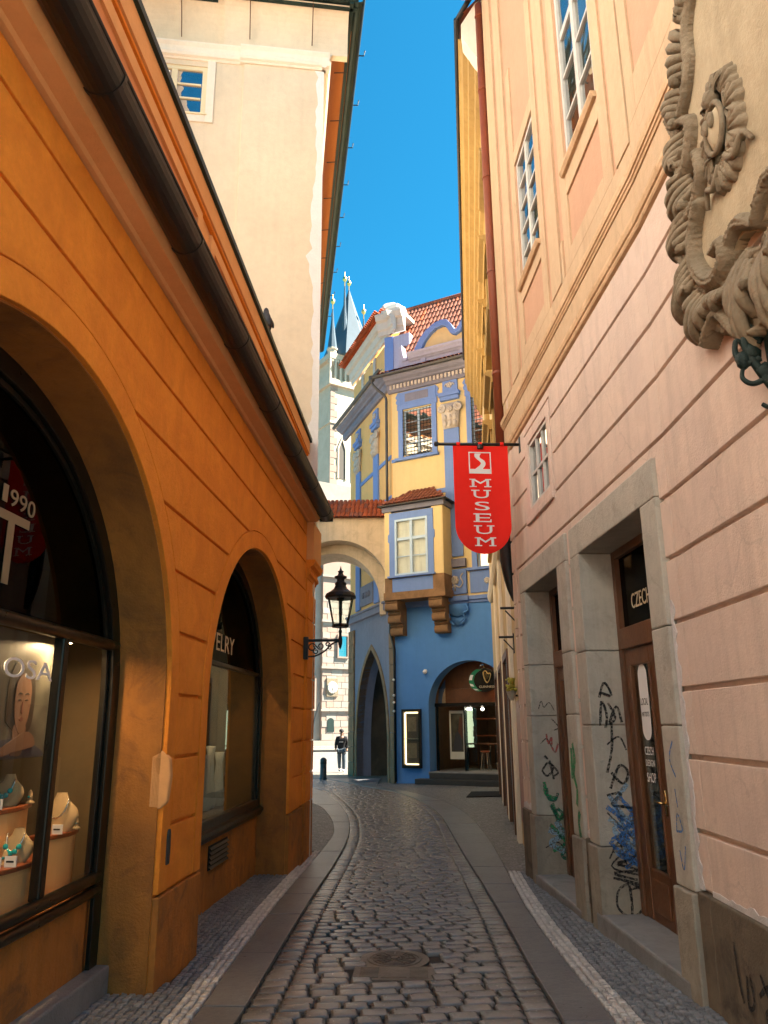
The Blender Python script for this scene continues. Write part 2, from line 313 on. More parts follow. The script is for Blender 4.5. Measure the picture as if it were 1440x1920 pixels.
def catmull(pts, n):
    out = []; m = len(pts)
    for i in range(m - 1):
        p0 = pts[max(i - 1, 0)]; p1 = pts[i]; p2 = pts[i + 1]; p3 = pts[min(i + 2, m - 1)]
        for k in range(n):
            t = k / n; out.append(tuple(0.5 * ((2 * b) + (c - a) * t + (2 * a - 5 * b + 4 * c - d) * t * t + (-a + 3 * b - 3 * c + d) * t ** 3) for a, b, c, d in zip(p0, p1, p2, p3)))
    out.append(tuple(pts[-1])); return out
def resample(pts, n):
    L = [0]
    for a, b in zip(pts, pts[1:]): L.append(L[-1] + math.dist(a, b))
    out = []; j = 0
    for i in range(n + 1):
        t = L[-1] * i / n
        while j < len(pts) - 2 and L[j + 1] < t: j += 1
        q = (t - L[j]) / max(1e-9, L[j + 1] - L[j]); out.append(tuple(a + (b - a) * q for a, b in zip(pts[j], pts[j + 1])))
    return out

_txt = {}
def text_poly(txt, depth=0.004, font_shear=0.0, bold=0.0):
    """letters as a mesh in the unit frame: returns verts (x,y,z), faces, width"""
    key = (txt, depth, bold)
    if key not in _txt:
        cu = bpy.data.curves.new('lettering', 'FONT'); cu.body = txt; cu.size = 1.0; cu.extrude = 0.5; cu.resolution_u = 4; cu.offset = bold
        ob = bpy.data.objects.new('lettering', cu); COL.objects.link(ob)
        dg = bpy.context.evaluated_depsgraph_get(); dg.update()
        me = bpy.data.meshes.new_from_object(ob.evaluated_get(dg))
        vs = [tuple(v.co) for v in me.vertices]; fs = [list(p.vertices) for p in me.polygons]
        bpy.data.objects.remove(ob); bpy.data.curves.remove(cu); bpy.data.meshes.remove(me)
        x0 = min(v[0] for v in vs); x1 = max(v[0] for v in vs); y0 = min(v[1] for v in vs); y1 = max(v[1] for v in vs)
        _txt[key] = (vs, fs, x0, x1, y0, y1)
    return _txt[key]
def letters(mb, F, txt, a0, a1, z0, z1, d, depth=0.004, bold=0.0):
    """fit the text into a0..a1 (reading direction) x z0..z1 on frame F(a,z,d)"""
    vs, fs, x0, x1, y0, y1 = text_poly(txt, depth, bold)
    P = [F(a0 + (a1 - a0) * (x - x0) / (x1 - x0), z0 + (z1 - z0) * (y - y0) / (y1 - y0), d + depth * (z + 0.5)) for x, y, z in vs]
    return mb.add(P, fs)
def ribbon(mb, F, pts, w, d=0.002):
    """painted stroke on a surface frame"""
    pts = resample(catmull(pts, 6) if len(pts) > 2 else pts, max(6, len(pts) * 5)); P = []; n = len(pts)
    for i, p in enumerate(pts):
        a = pts[max(0, i - 1)]; b = pts[min(n - 1, i + 1)]; t = Vector((b[0] - a[0], b[1] - a[1]))
        t = t.normalized() if t.length > 1e-9 else Vector((1, 0)); ww = w * (0.8 + 0.4 * random.random())
        P += [F(p[0] - t.y * ww / 2, p[1] + t.x * ww / 2, d), F(p[0] + t.y * ww / 2, p[1] - t.x * ww / 2, d)]
    return mb.add(P, [[2 * i, 2 * i + 1, 2 * i + 3, 2 * i + 2] for i in range(n - 1)])

class Arch:
    """opening: half ellipse on straight jambs; jambs from zb"""
    def __init__(s, c, a, spring, b, zb): s.c, s.a, s.sp, s.b, s.zb = c, a, spring, b, zb
    def grow(s, g): return Arch(s.c, s.a + g, s.sp, s.b + g, s.zb)
    def line(s, n=28, zb=None):
        zb = s.zb if zb is None else zb
        pts = [(s.c - s.a, zb)] + [(s.c - s.a * math.cos(math.pi * i / n), s.sp + s.b * math.sin(math.pi * i / n)) for i in range(n + 1)] + [(s.c + s.a, zb)]
        return pts
    def half(s, z):
        if z <= s.sp: return s.a
        if z >= s.sp + s.b: return None
        return s.a * math.sqrt(max(0, 1 - ((z - s.sp) / s.b) ** 2))
    def top(s): return s.sp + s.b
    def z_at(s, x): return s.sp + s.b * math.sqrt(max(0, 1 - ((x - s.c) / s.a) ** 2))
class Rect:
    def __init__(s, s0, s1, zb, zt): s.s0, s.s1, s.zb, s.zt = s0, s1, zb, zt; s.c = (s0 + s1) / 2

def courses(s0, s1, z0, z1, arches, rects):
    """polygons of one course z0..z1 between s0..s1 with openings cut out"""
    cuts = []
    for a in arches:
        if a.top() > z0: cuts.append((a.c, a))
    for r in rects:
        if r.zt > z0 + 1e-6 and r.zb < z1 - 1e-6: cuts.append((r.c, r))
    cuts.sort(key=lambda c: c[0]); polys = []; bot = [(s0, z0)]; top = [(s0, z1)]
    for _, c in cuts:
        if isinstance(c, Arch):
            N = 8; hz1 = c.half(z1)
            if hz1:
                l = [(c.c - c.half(z0 + (z1 - z0) * i / N), z0 + (z1 - z0) * i / N) for i in range(N + 1)]
                polys.append(bot + l + top[::-1]); rr_ = [(2 * c.c - x, z) for x, z in l]
                bot = [rr_[0]]; top = rr_[1:]
                bot = [rr_[0]]; top = list(rr_[1:])
                # right border runs bottom->top, becomes the left edge of the next piece
            else:
                h0 = c.half(z0); n = 24; xs = [c.c - h0 + 2 * h0 * i / n for i in range(n + 1)]
                bot += [(x, max(z0, c.z_at(x))) for x in xs]
        else:
            full = c.zb <= z0 + 1e-6 and c.zt >= z1 - 1e-6
            if full: polys.append(bot + [(c.s0, z0), (c.s0, z1)] + top[::-1]); bot = [(c.s1, z0)]; top = [(c.s1, z1)]
            elif c.zb <= z0 + 1e-6: bot += [(c.s0, z0), (c.s0, c.zt), (c.s1, c.zt), (c.s1, z0)]
            else: top += [(c.s0, z1), (c.s0, c.zb), (c.s1, c.zb), (c.s1, z1)]
    polys.append(bot + [(s1, z0), (s1, z1)] + top[::-1])
    out = []
    for p in polys:
        q = []
        for v in p:
            if not q or math.dist(v, q[-1]) > 1e-4: q.append(v)
        if math.dist(q[0], q[-1]) < 1e-4: q.pop()
        w_ = max(v[0] for v in q) - min(v[0] for v in q)
        if len(q) >= 3 and w_ > 0.02: out.append(q)
    return out

# ------------------------------------------------------------------ frames of the walls (s along, z up, d out of the wall)
def gz(y):
    if y < 13: return -0.027 * (max(y, -40) - 5.5)
    return -0.2025 - 0.0125 * (min(y, 16) - 13)
def LW(s, z, d): return (-1.86 + 0.01606 * (s - 6) + d, s - 0.016 * d, z)
def RW(s, z, d):
    if s < 5.46: return (1.85 - 0.0314 * (s - 5.35) - d, s - 0.0314 * d, z)
    return (1.84655 - 0.0875 * (s - 5.46) - d * 0.9962, s - 0.0872 * d, z)
def rwx(y): return RW(y, 0, 0)[0]
A0 = Vector((-0.88, 28.6))
def BF(s, z, d): return (A0.x + 0.8983 * s - 0.4394 * d, A0.y - 0.4394 * s - 0.8983 * d, z)
def BL(s, z, d): return (A0.x - 0.3746 * s - 0.9272 * d, A0.y + 0.9272 * s - 0.3746 * d, z)
CA = R(10); Q0 = Vector((-1.63, 12.2))
def CF(s, z, d): return (Q0.x - math.cos(CA) * s + math.sin(CA) * d, Q0.y - math.sin(CA) * s - math.cos(CA) * d, z)     # front, s to the left
def CS(s, z, d): return (Q0.x - math.sin(CA) * s + math.cos(CA) * d, Q0.y + math.cos(CA) * s + math.sin(CA) * d, z)     # street side, s away
O0 = Vector((1.5, 11.0)); OH = R(3.74)
def OW(s, z, d): return (O0.x + math.sin(OH) * s - math.cos(OH) * d, O0.y + math.cos(OH) * s + math.sin(OH) * d, z)     # ochre house

# ------------------------------------------------------------------ ground sheet
ys = [-600, -40, -20, -5] + [i for i in range(0, 17)] + [22, 31, 40, 60, 90, 140, 250, 500, 900]
mb = MB(); P = []; fs = []
for y in ys:
    for x in (-900, -40, -6, -2.6, 0, 2.8, 8, 40, 900): P.append((x, y, gz(y) - 0.035))
for j in range(len(ys) - 1):
    for i in range(8): fs.append([j * 9 + i, j * 9 + i + 1, (j + 1) * 9 + i + 1, (j + 1) * 9 + i])
mb.add(P, fs)
def paving_mat():
    m, n, l, b = new_mat('square_paving')
    g = n.new('ShaderNodeNewGeometry'); br = n.new('ShaderNodeTexBrick'); br.inputs['Scale'].default_value = 4.0
    br.inputs['Color1'].default_value = (0.26, 0.24, 0.21, 1); br.inputs['Color2'].default_value = (0.20, 0.185, 0.16, 1); br.inputs['Mortar'].default_value = (0.08, 0.07, 0.06, 1)
    br.inputs['Mortar Size'].default_value = 0.03; nz = n.new('ShaderNodeTexNoise'); nz.inputs['Scale'].default_value = 0.35; nz.inputs['Detail'].default_value = 5
    l.new(g.outputs['Position'], br.inputs['Vector']); l.new(g.outputs['Position'], nz.inputs['Vector'])
    mx = n.new('ShaderNodeMix'); mx.data_type = 'RGBA'; mx.blend_type = 'MULTIPLY'; mx.inputs['Factor'].default_value = 0.5
    l.new(br.outputs['Color'], mx.inputs[6]); l.new(nz.outputs['Color'], mx.inputs[7]); l.new(mx.outputs[2], b.inputs['Base Color']); b.inputs['Roughness'].default_value = 0.5
    bp = n.new('ShaderNodeBump'); bp.inputs['Strength'].default_value = 0.6; bp.inputs['Distance'].default_value = 0.02; l.new(br.outputs['Fac'], bp.inputs['Height']); bp.invert = True
    l.new(bp.outputs[0], b.inputs['Normal'])
    return m
M['paving'] = paving_mat()
struct('ground', mb, 'paving')

EL = [(-1.14, -3), (-1.14, 2.0), (-1.15, 5.3), (-1.2, 7.5), (-1.23, 9.1), (-1.26, 12.3), (-1.375, 15.6), (-1.77, 19.2), (-2.64, 23.6), (-3.17, 25.5), (-5.2, 30.0)]
ER = [(0.85, -3), (0.85, 2.0), (0.83, 5.3), (0.80, 6.5), (0.76, 9.0), (0.62, 13.75), (0.44, 18.45), (-0.05, 22.1), (-0.79, 24.8), (-1.9, 27.2), (-3.6, 31.0)]
SL = [(-1.43, -3), (-1.42, 2.0), (-1.435, 5.27), (-1.485, 6.5), (-1.57, 9.1), (-1.615, 12.5), (-1.69, 15.8), (-2.2, 19.06), (-2.95, 21.6), (-5.6, 27)]
SR = [(1.16, -3), (1.16, 2.0), (1.145, 5.3), (1.10, 6.5), (1.07, 9.0), (1.18, 13.75), (1.10, 17.7), (0.73, 21.06), (0.13, 23.35), (-0.75, 25.8), (-1.5, 27.2)]
ELc, ERc, SLc, SRc = (catmull(c, 14) for c in (EL, ER, SL, SR))
def x_at(c, y):
    for a, b in zip(c, c[1:]):
        if a[1] <= y <= b[1]: return a[0] + (b[0] - a[0]) * (y - a[1]) / max(1e-9, b[1] - a[1])
    return c[-1][0]

# bedding of the roadway (dark joints), then the setts
NR = 238
resL, resR = resample(ELc, NR), resample(ERc, NR)
mb = MB()
mb.grid(lambda u, v: (lambda a, b: (a[0] + (b[0] - a[0]) * u, a[1] + (b[1] - a[1]) * u, gz(a[1] + (b[1] - a[1]) * u) - 0.026))(resL[round(v * NR)], resR[round(v * NR)]), 2, NR)
road = struct('roadway', mb, 'joint'); LOC[road.name] = Vector((0, 0, 0))

def sett_mesh(seed, mat, dome=0.003, h=0.05, cham=0.05, name='sett'):
    rnd = random.Random(seed); j = lambda a: rnd.uniform(-a, a)
    c = [(-0.5, -0.5), (0.5, -0.5), (0.5, 0.5), (-0.5, 0.5)]
    ring = []
    for (x, y), (x2, y2) in zip(c, c[1:] + c[:1]):      # cut corners -> 8 sided
        ring += [(x + (x2 - x) * 0.07 + j(.015), y + (y2 - y) * 0.07 + j(.015)), (x + (x2 - x) * 0.93 + j(.015), y + (y2 - y) * 0.93 + j(.015))]
    P = []; 
    for k, zz in ((1.0, -h), (0.985, -0.011), (1 - cham * 0.55, -0.004), (0.78, dome * 0.5)): P += [(x * k, y * k, zz + j(.0015)) for x, y in ring]
    fs = []
    for q in range(3):
        for i in range(8): fs.append([q * 8 + i, q * 8 + (i + 1) % 8, (q + 1) * 8 + (i + 1) % 8, (q + 1) * 8 + i])
    fs.append([24 + i for i in range(8)])
    return P, fs
def piece_meshes(name, n, mat, **k):
    out = []
    for i in range(n):
        P, f = sett_mesh(i * 7 + 3, mat, **k); m_ = MB(); m_.add(P, f); out.append((m_.mesh(name, mat, smooth=True), P, f))
    return out
def lay(pieces, name, meshes, parent, mat, limit=300, rest_name=None):
    """pieces: (dist, x, y, z, w, l, rot); nearest `limit` ones as objects, the rest joined"""
    pieces.sort(key=lambda p: p[0]); rest = MB()
    for i, (dist, x, y, z, w, l_, rot) in enumerate(pieces):
        me, P, f = meshes[i % len(meshes)]
        if i < limit: inst(name, me, parent, (x, y, z), (random.uniform(-.012, .012), random.uniform(-.012, .012), rot), (w, l_, 1))
        else:
            c_, s_ = math.cos(rot), math.sin(rot); tx, ty = random.uniform(-.02, .02), random.uniform(-.02, .02)
            rest.add([(x + a * w * c_ - b * l_ * s_, y + a * w * s_ + b * l_ * c_, z + c + a * w * tx + b * l_ * ty) for a, b, c in P], f)
    if rest.v: part(rest_name or name + '_field', rest, mat, parent, smooth=True, kind='stuff')
setts = piece_meshes('sett', 6, 'sett')
MH = (-0.235, 6.78); 
def covered(x, y): return math.hypot(x - MH[0], y - MH[1]) < 0.31 or (-0.56 < x < 0.11 and 6.23 < y < 6.59)
pieces = []
for r in range(NR):
    l0, l1, q0, q1 = resL[r], resL[r + 1], resR[r], resR[r + 1]
    lm = ((l0[0] + l1[0]) / 2, (l0[1] + l1[1]) / 2); rm = ((q0[0] + q1[0]) / 2, (q0[1] + q1[1]) / 2)
    if lm[1] < 3.6: continue
    wd = math.dist(lm, rm); rot = math.atan2(rm[1] - lm[1], rm[0] - lm[0]); pitch = (math.dist(l0, l1) + math.dist(q0, q1)) / 2
    xs = [0, 0.205]; x = 0.205
    x += random.uniform(0.10, 0.24)
    while x < wd - 0.30: xs.append(x); x += random.uniform(0.165, 0.235)
    xs += [wd - 0.205, wd]
    for a, b in zip(xs, xs[1:]):
        t = (a + b) / 2 / wd; cx = lm[0] + (rm[0] - lm[0]) * t; cy = lm[1] + (rm[1] - lm[1]) * t
        if b - a < 0.06 or covered(cx, cy): continue
        gap = 0.009 + random.uniform(0, 0.005)
        edge = a == 0 or b == wd
        pieces.append((math.hypot(cx, cy), cx, cy + random.uniform(-.006, .006), gz(cy) + random.uniform(-.005, .004) - (0.006 if edge else 0), b - a - gap, pitch - gap - (0.0 if edge else random.uniform(0, .004)), rot + random.uniform(-.012, .012)))
lay(pieces, 'sett', setts, road, 'sett', rest_name='sett_field')

# granite slabs beside the roadway
def slab_row(inner, outer, name, lab):
    n = 60; a = resample(inner, 400); base = struct(name, MB().grid(lambda u, v: (lambda p, q: (p[0] + (q[0] - p[0]) * u, p[1], gz(p[1]) - 0.024))(a[round(v * 400)], (x_at(outer, a[round(v * 400)][1]), 0)), 1, 400), 'joint'); LOC[base.name] = Vector((0, 0, 0))
    i = 0; k = 0
    while i < 399:
        ln = int(random.uniform(13, 20)); j = min(399, i + ln)
        if a[j][1] > 2.5:
            m_ = MB(); g = 0.006; P = []
            st = list(range(i, j + 1, 2)); st = st if st[-1] == j else st + [j]
            poly = []
            ins = []; outs = []
            for q, t in enumerate(st):
                p = a[t]; yy = p[1] + (g if q == 0 else -g if q == len(st) - 1 else 0); ins.append((p[0], yy)); outs.append((x_at(outer, yy), yy))
            sg = 1 if outs[0][0] > ins[0][0] else -1
            ins = [(x + sg * 0.006, y) for x, y in ins]; outs = [(x - sg * 0.006, y) for x, y in outs]
            dz = random.uniform(-.003, .004)
            for zz in (-0.05, 0.009): 
                for L_ in (ins, outs): P += [(x, y, gz(y) + zz + (dz if zz > 0 else 0)) for x, y in L_]
            m = len(ins); f = []
            for q in range(m - 1): f += [[q, q + 1, m + q + 1, m + q], [2 * m + q, 3 * m + q, 3 * m + q + 1, 2 * m + q + 1], [q, 2 * m + q, 2 * m + q + 1, q + 1], [m + q, m + q + 1, 3 * m + q + 1, 3 * m + q]]
            f += [[0, m, 3 * m, 2 * m], [m - 1, 3 * m - 1, 4 * m - 1, 2 * m - 1]]
            m_.add(P, f); part('kerb_slab', m_, 'slab', base, bevel=0.006)
        i = j
slab_row(ELc, SLc, 'kerb_left', ''); slab_row(ERc, SRc, 'kerb_right', '')

# mosaic pavements: pale border line of small cubes, then grey cubes to the wall
wc = piece_meshes('mosaic_cube', 5, 'cube_white', dome=0.006, cham=0.16); gc = piece_meshes('mosaic_cube', 5, 'cube_grey', dome=0.006, cham=0.16)
def pavement(name, side, y0, y1, curve, wall):
    m_ = MB(); st = [y0 + (y1 - y0) * i / 80 for i in range(81)]
    m_.grid(lambda u, v: (lambda y: (x_at(curve, y) + (wall(y) - x_at(curve, y)) * u, y, gz(y) - 0.018))(y0 + (y1 - y0) * v), 2, 80)
    o = struct(name, m_, 'joint'); LOC[o.name] = Vector((0, 0, 0))
    wp = []; gp = []; y = y0
    while y < y1:
        x0 = x_at(curve, y); x1 = wall(y); st_ = 0.056; k = 0; x = x0 + side * 0.034; yj = random.uniform(-.004, .004)
        while (x1 - x) * side > 0.02:
            line = k < 3; w_ = random.uniform(.044, .052); l_ = random.uniform(.044, .053)
            t = (math.hypot(x, y), x + random.uniform(-.004, .004), y + yj + random.uniform(-.005, .005) + (0.028 if k % 2 else 0), gz(y) + random.uniform(-.004, .004) + (0.006 if line else 0.004), w_, l_, random.uniform(-.12, .12))
            (wp if line else gp).append(t); k += 1; x += side * st_
        y += 0.057
    lay(wp, 'pale_mosaic_cube', wc, o, 'cube_white', 150, 'pale_mosaic_field'); lay(gp, 'grey_mosaic_cube', gc, o, 'cube_grey', 150, 'grey_mosaic_field')
    return o
pavement('pavement_left', -1, 4.6, 13.3, SLc, lambda y: LW(y, 0, 0)[0] - (0.46 if y < 5.9 or 6.8 < y < 10.9 else 0.0))
pavement('pavement_right', 1, 4.2, 11.2, SRc, lambda y: rwx(y) + 0.02)
# far pavement before the blue house and in front of the ochre house
m_ = MB(); Yf = [11.2, 12, 13, 14, 16, 18, 20, 22, 24, 26]
m_.grid(lambda u, v: (lambda y: (x_at(SRc, y) + (3.2 - x_at(SRc, y)) * u, y, gz(y) + 0.006))(11.2 + (28.2 - 11.2) * v), 4, 40)
def mosaic_mat():
    m, n, l, b = new_mat('fine_grey_mosaic')
    g = n.new('ShaderNodeNewGeometry'); v = n.new('ShaderNodeTexVoronoi'); v.inputs['Scale'].default_value = 16; l.new(g.outputs['Position'], v.inputs['Vector'])
    v2 = n.new('ShaderNodeTexVoronoi'); v2.feature = 'DISTANCE_TO_EDGE'; v2.inputs['Scale'].default_value = 16; l.new(g.outputs['Position'], v2.inputs['Vector'])
    mr = n.new('ShaderNodeMapRange'); mr.inputs['From Max'].default_value = 0.12; l.new(v2.outputs['Distance'], mr.inputs['Value'])
    sp = n.new('ShaderNodeSeparateColor'); l.new(v.outputs['Color'], sp.inputs[0])
    m1 = n.new('ShaderNodeMix'); m1.data_type = 'RGBA'; l.new(sp.outputs[0], m1.inputs['Factor']); m1.inputs[6].default_value = (0.12, 0.12, 0.12, 1); m1.inputs[7].default_value = (0.26, 0.255, 0.25, 1)
    m2 = n.new('ShaderNodeMix'); m2.data_type = 'RGBA'; l.new(mr.outputs[0], m2.inputs['Factor']); m2.inputs[6].default_value = (0.04, 0.036, 0.032, 1); l.new(m1.outputs[2], m2.inputs[7])
    l.new(m2.outputs[2], b.inputs['Base Color']); b.inputs['Roughness'].default_value = 0.5
    bp = n.new('ShaderNodeBump'); bp.inputs['Strength'].default_value = 0.7; bp.inputs['Distance'].default_value = 0.01; l.new(mr.outputs[0], bp.inputs['Height']); l.new(bp.outputs[0], b.inputs['Normal'])
    return m
M['mosaic'] = mosaic_mat()
struct('pavement_far', m_, 'mosaic')
m_ = MB(); m_.grid(lambda u, v: (lambda y: (x_at(SLc, y) + (-9 - x_at(SLc, y)) * u, y, gz(y) + .004))(13.3 + (26.6 - 13.3) * v), 3, 30)
struct('pavement_corner', m_, 'mosaic')

# manhole cover and drain grate set in the roadway
mz = gz(6.7)
mh = root('manhole_cover', 'round cast iron manhole cover set in the cobbles behind the rectangular drain plate', 'manhole cover', (MH[0], MH[1], mz))
part('rim', MB().lathe((MH[0], MH[1], mz), [(0.0, -0.04), (0.275, -0.04), (0.275, -0.004), (0.215, -0.003), (0.21, 0.003), (0.195, 0.003), (0.19, -0.002), (0.0, -0.002)], 40), 'cast_iron', mh)
m_ = MB()
for r_ in (0.165, 0.13, 0.09, 0.05): m_.tube([(MH[0] + r_ * math.cos(a * math.pi / 16), MH[1] + r_ * math.sin(a * math.pi / 16), mz - 0.001) for a in range(32)], 0.006, 5, True)
for a in range(12): m_.tube([(MH[0] + q * math.cos(a * math.pi / 6), MH[1] + q * math.sin(a * math.pi / 6), mz + 0.004) for q in (0.06, 0.17)], 0.004, 5)
m_.ball((MH[0], MH[1], mz + 0.004), 0.03, (1, 1, 0.3))
part('raised_pattern', m_, 'cast_iron', mh, smooth=True)
dg = root('drain_grate', 'rectangular cast iron drain plate with ribs set in the cobbles', 'drain grate', (-0.225, 6.41, gz(6.4)))
m_ = MB(); zg = gz(6.41)
m_.box(W, -0.53, 0.075, 6.24, 6.56, zg - 0.05, zg - 0.003); part('plate', m_, 'cast_iron', dg, bevel=0.004)
for i in range(9): 
    for x0, x1 in ((-0.48, -0.34), (-0.11, 0.025)): part('rib', MB().box(W, x0, x1, 6.285 + i * 0.029, 6.300 + i * 0.029, zg - .004, zg + 0.002), 'cast_iron', dg)
m_ = MB().box(W, -0.32, -0.13, 6.29, 6.53, zg - .004, zg + 0.002); part('lid', m_, 'cast_iron', dg, bevel=0.004)

# ------------------------------------------------------------------ generic window: frame > pane, glazing_bar, curtain
def window(F, s0, s1, z0, z1, d, parent, fm, cols, rows, gm='glass_dark', fw_=0.06, bar=0.03, back='room', backd=0.25, mull=None, transom=None, tbar=None, bevel=0.004):
    mb = MB()
    mb.box(F, s0, s0 + fw_, z0, z1, d - 0.03, d + 0.03); mb.box(F, s1 - fw_, s1, z0, z1, d - 0.03, d + 0.03)
    mb.box(F, s0 + fw_, s1 - fw_, z0, z0 + fw_, d - 0.03, d + 0.03); mb.box(F, s0 + fw_, s1 - fw_, z1 - fw_, z1, d - 0.03, d + 0.03)
    w = part('window', mb, fm, parent, bevel=bevel)
    a0, a1, b0, b1 = s0 + fw_, s1 - fw_, z0 + fw_, z1 - fw_
    xs = [a0 + (a1 - a0) * i / cols for i in range(cols + 1)]; zs = [b0 + (b1 - b0) * i / rows for i in range(rows + 1)]
    if transom: zs = transom(b0, b1)
    for i, x in enumerate(xs[1:-1]):
        bw = mull if (mull and (cols % 2 == 0 and i == cols // 2 - 1)) else bar
        part('mullion' if bw != bar else 'glazing_bar', MB().box(F, x - bw / 2, x + bw / 2, b0, b1, d - 0.022, d + 0.024), fm, w)
    for i, z in enumerate(zs[1:-1]):
        bw = tbar if (tbar and i == len(zs) - 3) else bar
        for xa, xb in zip(xs, xs[1:]): part('glazing_bar', MB().box(F, xa + bar / 2, xb - bar / 2, z - bw / 2, z + bw / 2, d - 0.02, d + 0.02), fm, w)
    for xa, xb in zip(xs, xs[1:]):
        for za, zb in zip(zs, zs[1:]):
            t = random.uniform(-.004, .004); t2 = random.uniform(-.003, .003); mb = MB()
            P = [(xa, za, d - .004 + t), (xb, za, d - .004 - t), (xb, zb, d - .004 - t + t2), (xa, zb, d - .004 + t + t2)]
            mb.add([F(*p) for p in P], [[0, 1, 2, 3]]); part('pane', mb, gm, w)
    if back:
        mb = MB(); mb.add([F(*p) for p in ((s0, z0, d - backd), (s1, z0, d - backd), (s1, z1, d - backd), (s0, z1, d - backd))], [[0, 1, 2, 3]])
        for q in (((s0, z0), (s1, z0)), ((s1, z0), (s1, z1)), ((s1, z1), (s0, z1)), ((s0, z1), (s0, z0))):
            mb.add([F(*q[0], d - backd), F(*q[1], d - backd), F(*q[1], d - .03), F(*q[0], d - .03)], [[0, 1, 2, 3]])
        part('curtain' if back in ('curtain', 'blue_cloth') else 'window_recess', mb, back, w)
    return w

# ================================================================== ORANGE SHOP BUILDING
ob = root('shop_building', 'orange rusticated one storey shop building with two big arched shop windows', 'building', (-1.86, 6, 0))
A1 = Arch(3.80, 2.04, 1.95, 1.85, -0.6); A2 = Arch(8.89, 2.04, 1.93, 1.80, -0.6)
LS = -1.5
mb = MB()
poly = [(LS, -0.6)]
for a in (A1, A2): poly += a.line(32)
poly += [(12.85, -0.6), (12.85, 4.93), (LS, 4.93)]
mb.prism(LW, poly, -0.46, -0.034); part('wall', mb, 'orange', ob)
gro = [0.60, 1.05, 1.52, 1.98, 2.45, 2.91, 3.36, 3.80, 4.25, 4.70, 4.93]
g = 0.013
for z0, z1 in zip(gro, gro[1:]):
    for p in courses(LS, 12.02, z0 + g, z1 - g, [a.grow(0.20) for a in (A1, A2)], []):
        part('course', MB().prism(LW, p, -0.04, 0.0), 'orange', ob, bevel=0.006)
for p in courses(LS, 12.02, -0.5, 0.60 - g, [a.grow(0.0) for a in (A1, A2)], []):
    part('plinth', MB().prism(LW, p, -0.04, 0.014), 'orange_dirty', ob, bevel=0.01)
for a in (A1, A2):
    part('archivolt', MB().ring(LW, a.line(36, 0.605), a.grow(0.19).line(36, 0.605), -0.04, 0.004), 'orange', ob, bevel=0.006)
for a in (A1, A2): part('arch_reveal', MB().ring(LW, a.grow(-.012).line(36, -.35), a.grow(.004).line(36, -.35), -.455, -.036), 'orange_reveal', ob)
# corner pilaster with capital
mb = MB().box(LW, 12.03, 12.85, 0.62, 4.02, -0.4, 0.02); pl = part('pilaster', mb, 'orange', ob, bevel=0.012)
part('plinth', MB().box(LW, 12.025, 12.86, -0.5, 0.62, -0.4, 0.035), 'orange_dirty', pl, bevel=0.012)
for z0, z1 in ((0.62, 1.05), (1.05, 1.52), (1.52, 1.98), (1.98, 2.45), (2.45, 2.91), (2.91, 3.36), (3.36, 3.80)):
    part('quoin_stone', MB().box(LW, 12.06, 12.82, z0 + .012, z1 - .012, 0, 0.04), 'orange', pl, bevel=0.01)
prof = [(4.00, 0), (4.00, .03), (4.04, .045), (4.06, .075), (4.10, .075), (4.14, .055), (4.18, .06), (4.21, .12), (4.27, .145), (4.30, .145), (4.30, 0)]
part('capital', MB().sweep(LW, prof, 12.0, 12.88), 'orange', pl)
part('impost_block', MB().box(LW, 12.03, 12.86, 4.30, 4.93, -0.4, 0.115), 'orange_light', pl, bevel=0.01)
# cornice, gutter, attic
prof = [(4.93, -0.02), (4.93, 0.03), (4.945, 0.05), (4.95, 0.16), (5.0, 0.20), (5.02, 0.24), (5.10, 0.24), (5.10, -0.02)]
part('cornice', MB().sweep(LW, prof, LS, 12.1), 'orange_light', ob)
gut = MB(); n = 12
prof = [(5.06 + 0.115 * math.sin(math.pi + math.pi * i / n), 0.30 - 0.115 * math.cos(math.pi + math.pi * i / n)) for i in range(n + 1)]
inn = [(5.06 + 0.105 * math.sin(math.pi + math.pi * i / n), 0.30 - 0.105 * math.cos(math.pi + math.pi * i / n)) for i in range(n + 1)][::-1]
gut.sweep(LW, prof + inn, LS, 12.12); gu = part('gutter', gut, 'gutter', ob, smooth=False)
gut = MB(); gut.tube([LW(LS, 5.07, 0.41), LW(12.12, 5.07, 0.41)], 0.016, 8); part('gutter_bead', gut, 'gutter', gu, smooth=True)
part('gutter_end', MB().prism(LW, [(12.1, 5.06), (12.125, 5.06), (12.125, 4.95), (12.1, 4.95)], 0.19, 0.41), 'gutter', gu)
for s in [1.82 + 1.42 * i for i in range(8)]:
    m_ = MB(); k = [(5.06 + 0.122 * math.sin(math.pi + math.pi * i / n), 0.30 - 0.122 * math.cos(math.pi + math.pi * i / n)) for i in range(n + 1)]
    m_.sweep(LW, k + [(5.06 + .11 * (b - 5.06) / .122, 0.3 + (c - .3) * .9) for b, c in k[::-1]], s, s + 0.03); part('gutter_bracket', m_, 'gutter', gu)
def ztop(s): return 6.60 - 0.0305 * (s - 4)
m_ = MB(); m_.add([LW(s, z, d) for d in (-.35, -.05) for s, z in ((LS, 5.0), (12.08, 5.0), (12.08, ztop(12.08)), (LS, ztop(LS)))], [[3, 2, 1, 0], [4, 5, 6, 7], [0, 1, 5, 4], [1, 2, 6, 5], [2, 3, 7, 6], [3, 0, 4, 7]])
at = part('attic_wall', m_, 'orange_light', ob)
def sl_prism(s0, s1, e0, e1, d0, d1):          # strip following the sloping attic top: offsets below the top
    m_ = MB(); m_.add([LW(s, ztop(s) - e, d) for d in (d0, d1) for s, e in ((s0, e0), (s1, e0), (s1, e1), (s0, e1))], [[3, 2, 1, 0], [4, 5, 6, 7], [0, 1, 5, 4], [1, 2, 6, 5], [2, 3, 7, 6], [3, 0, 4, 7]]); return m_
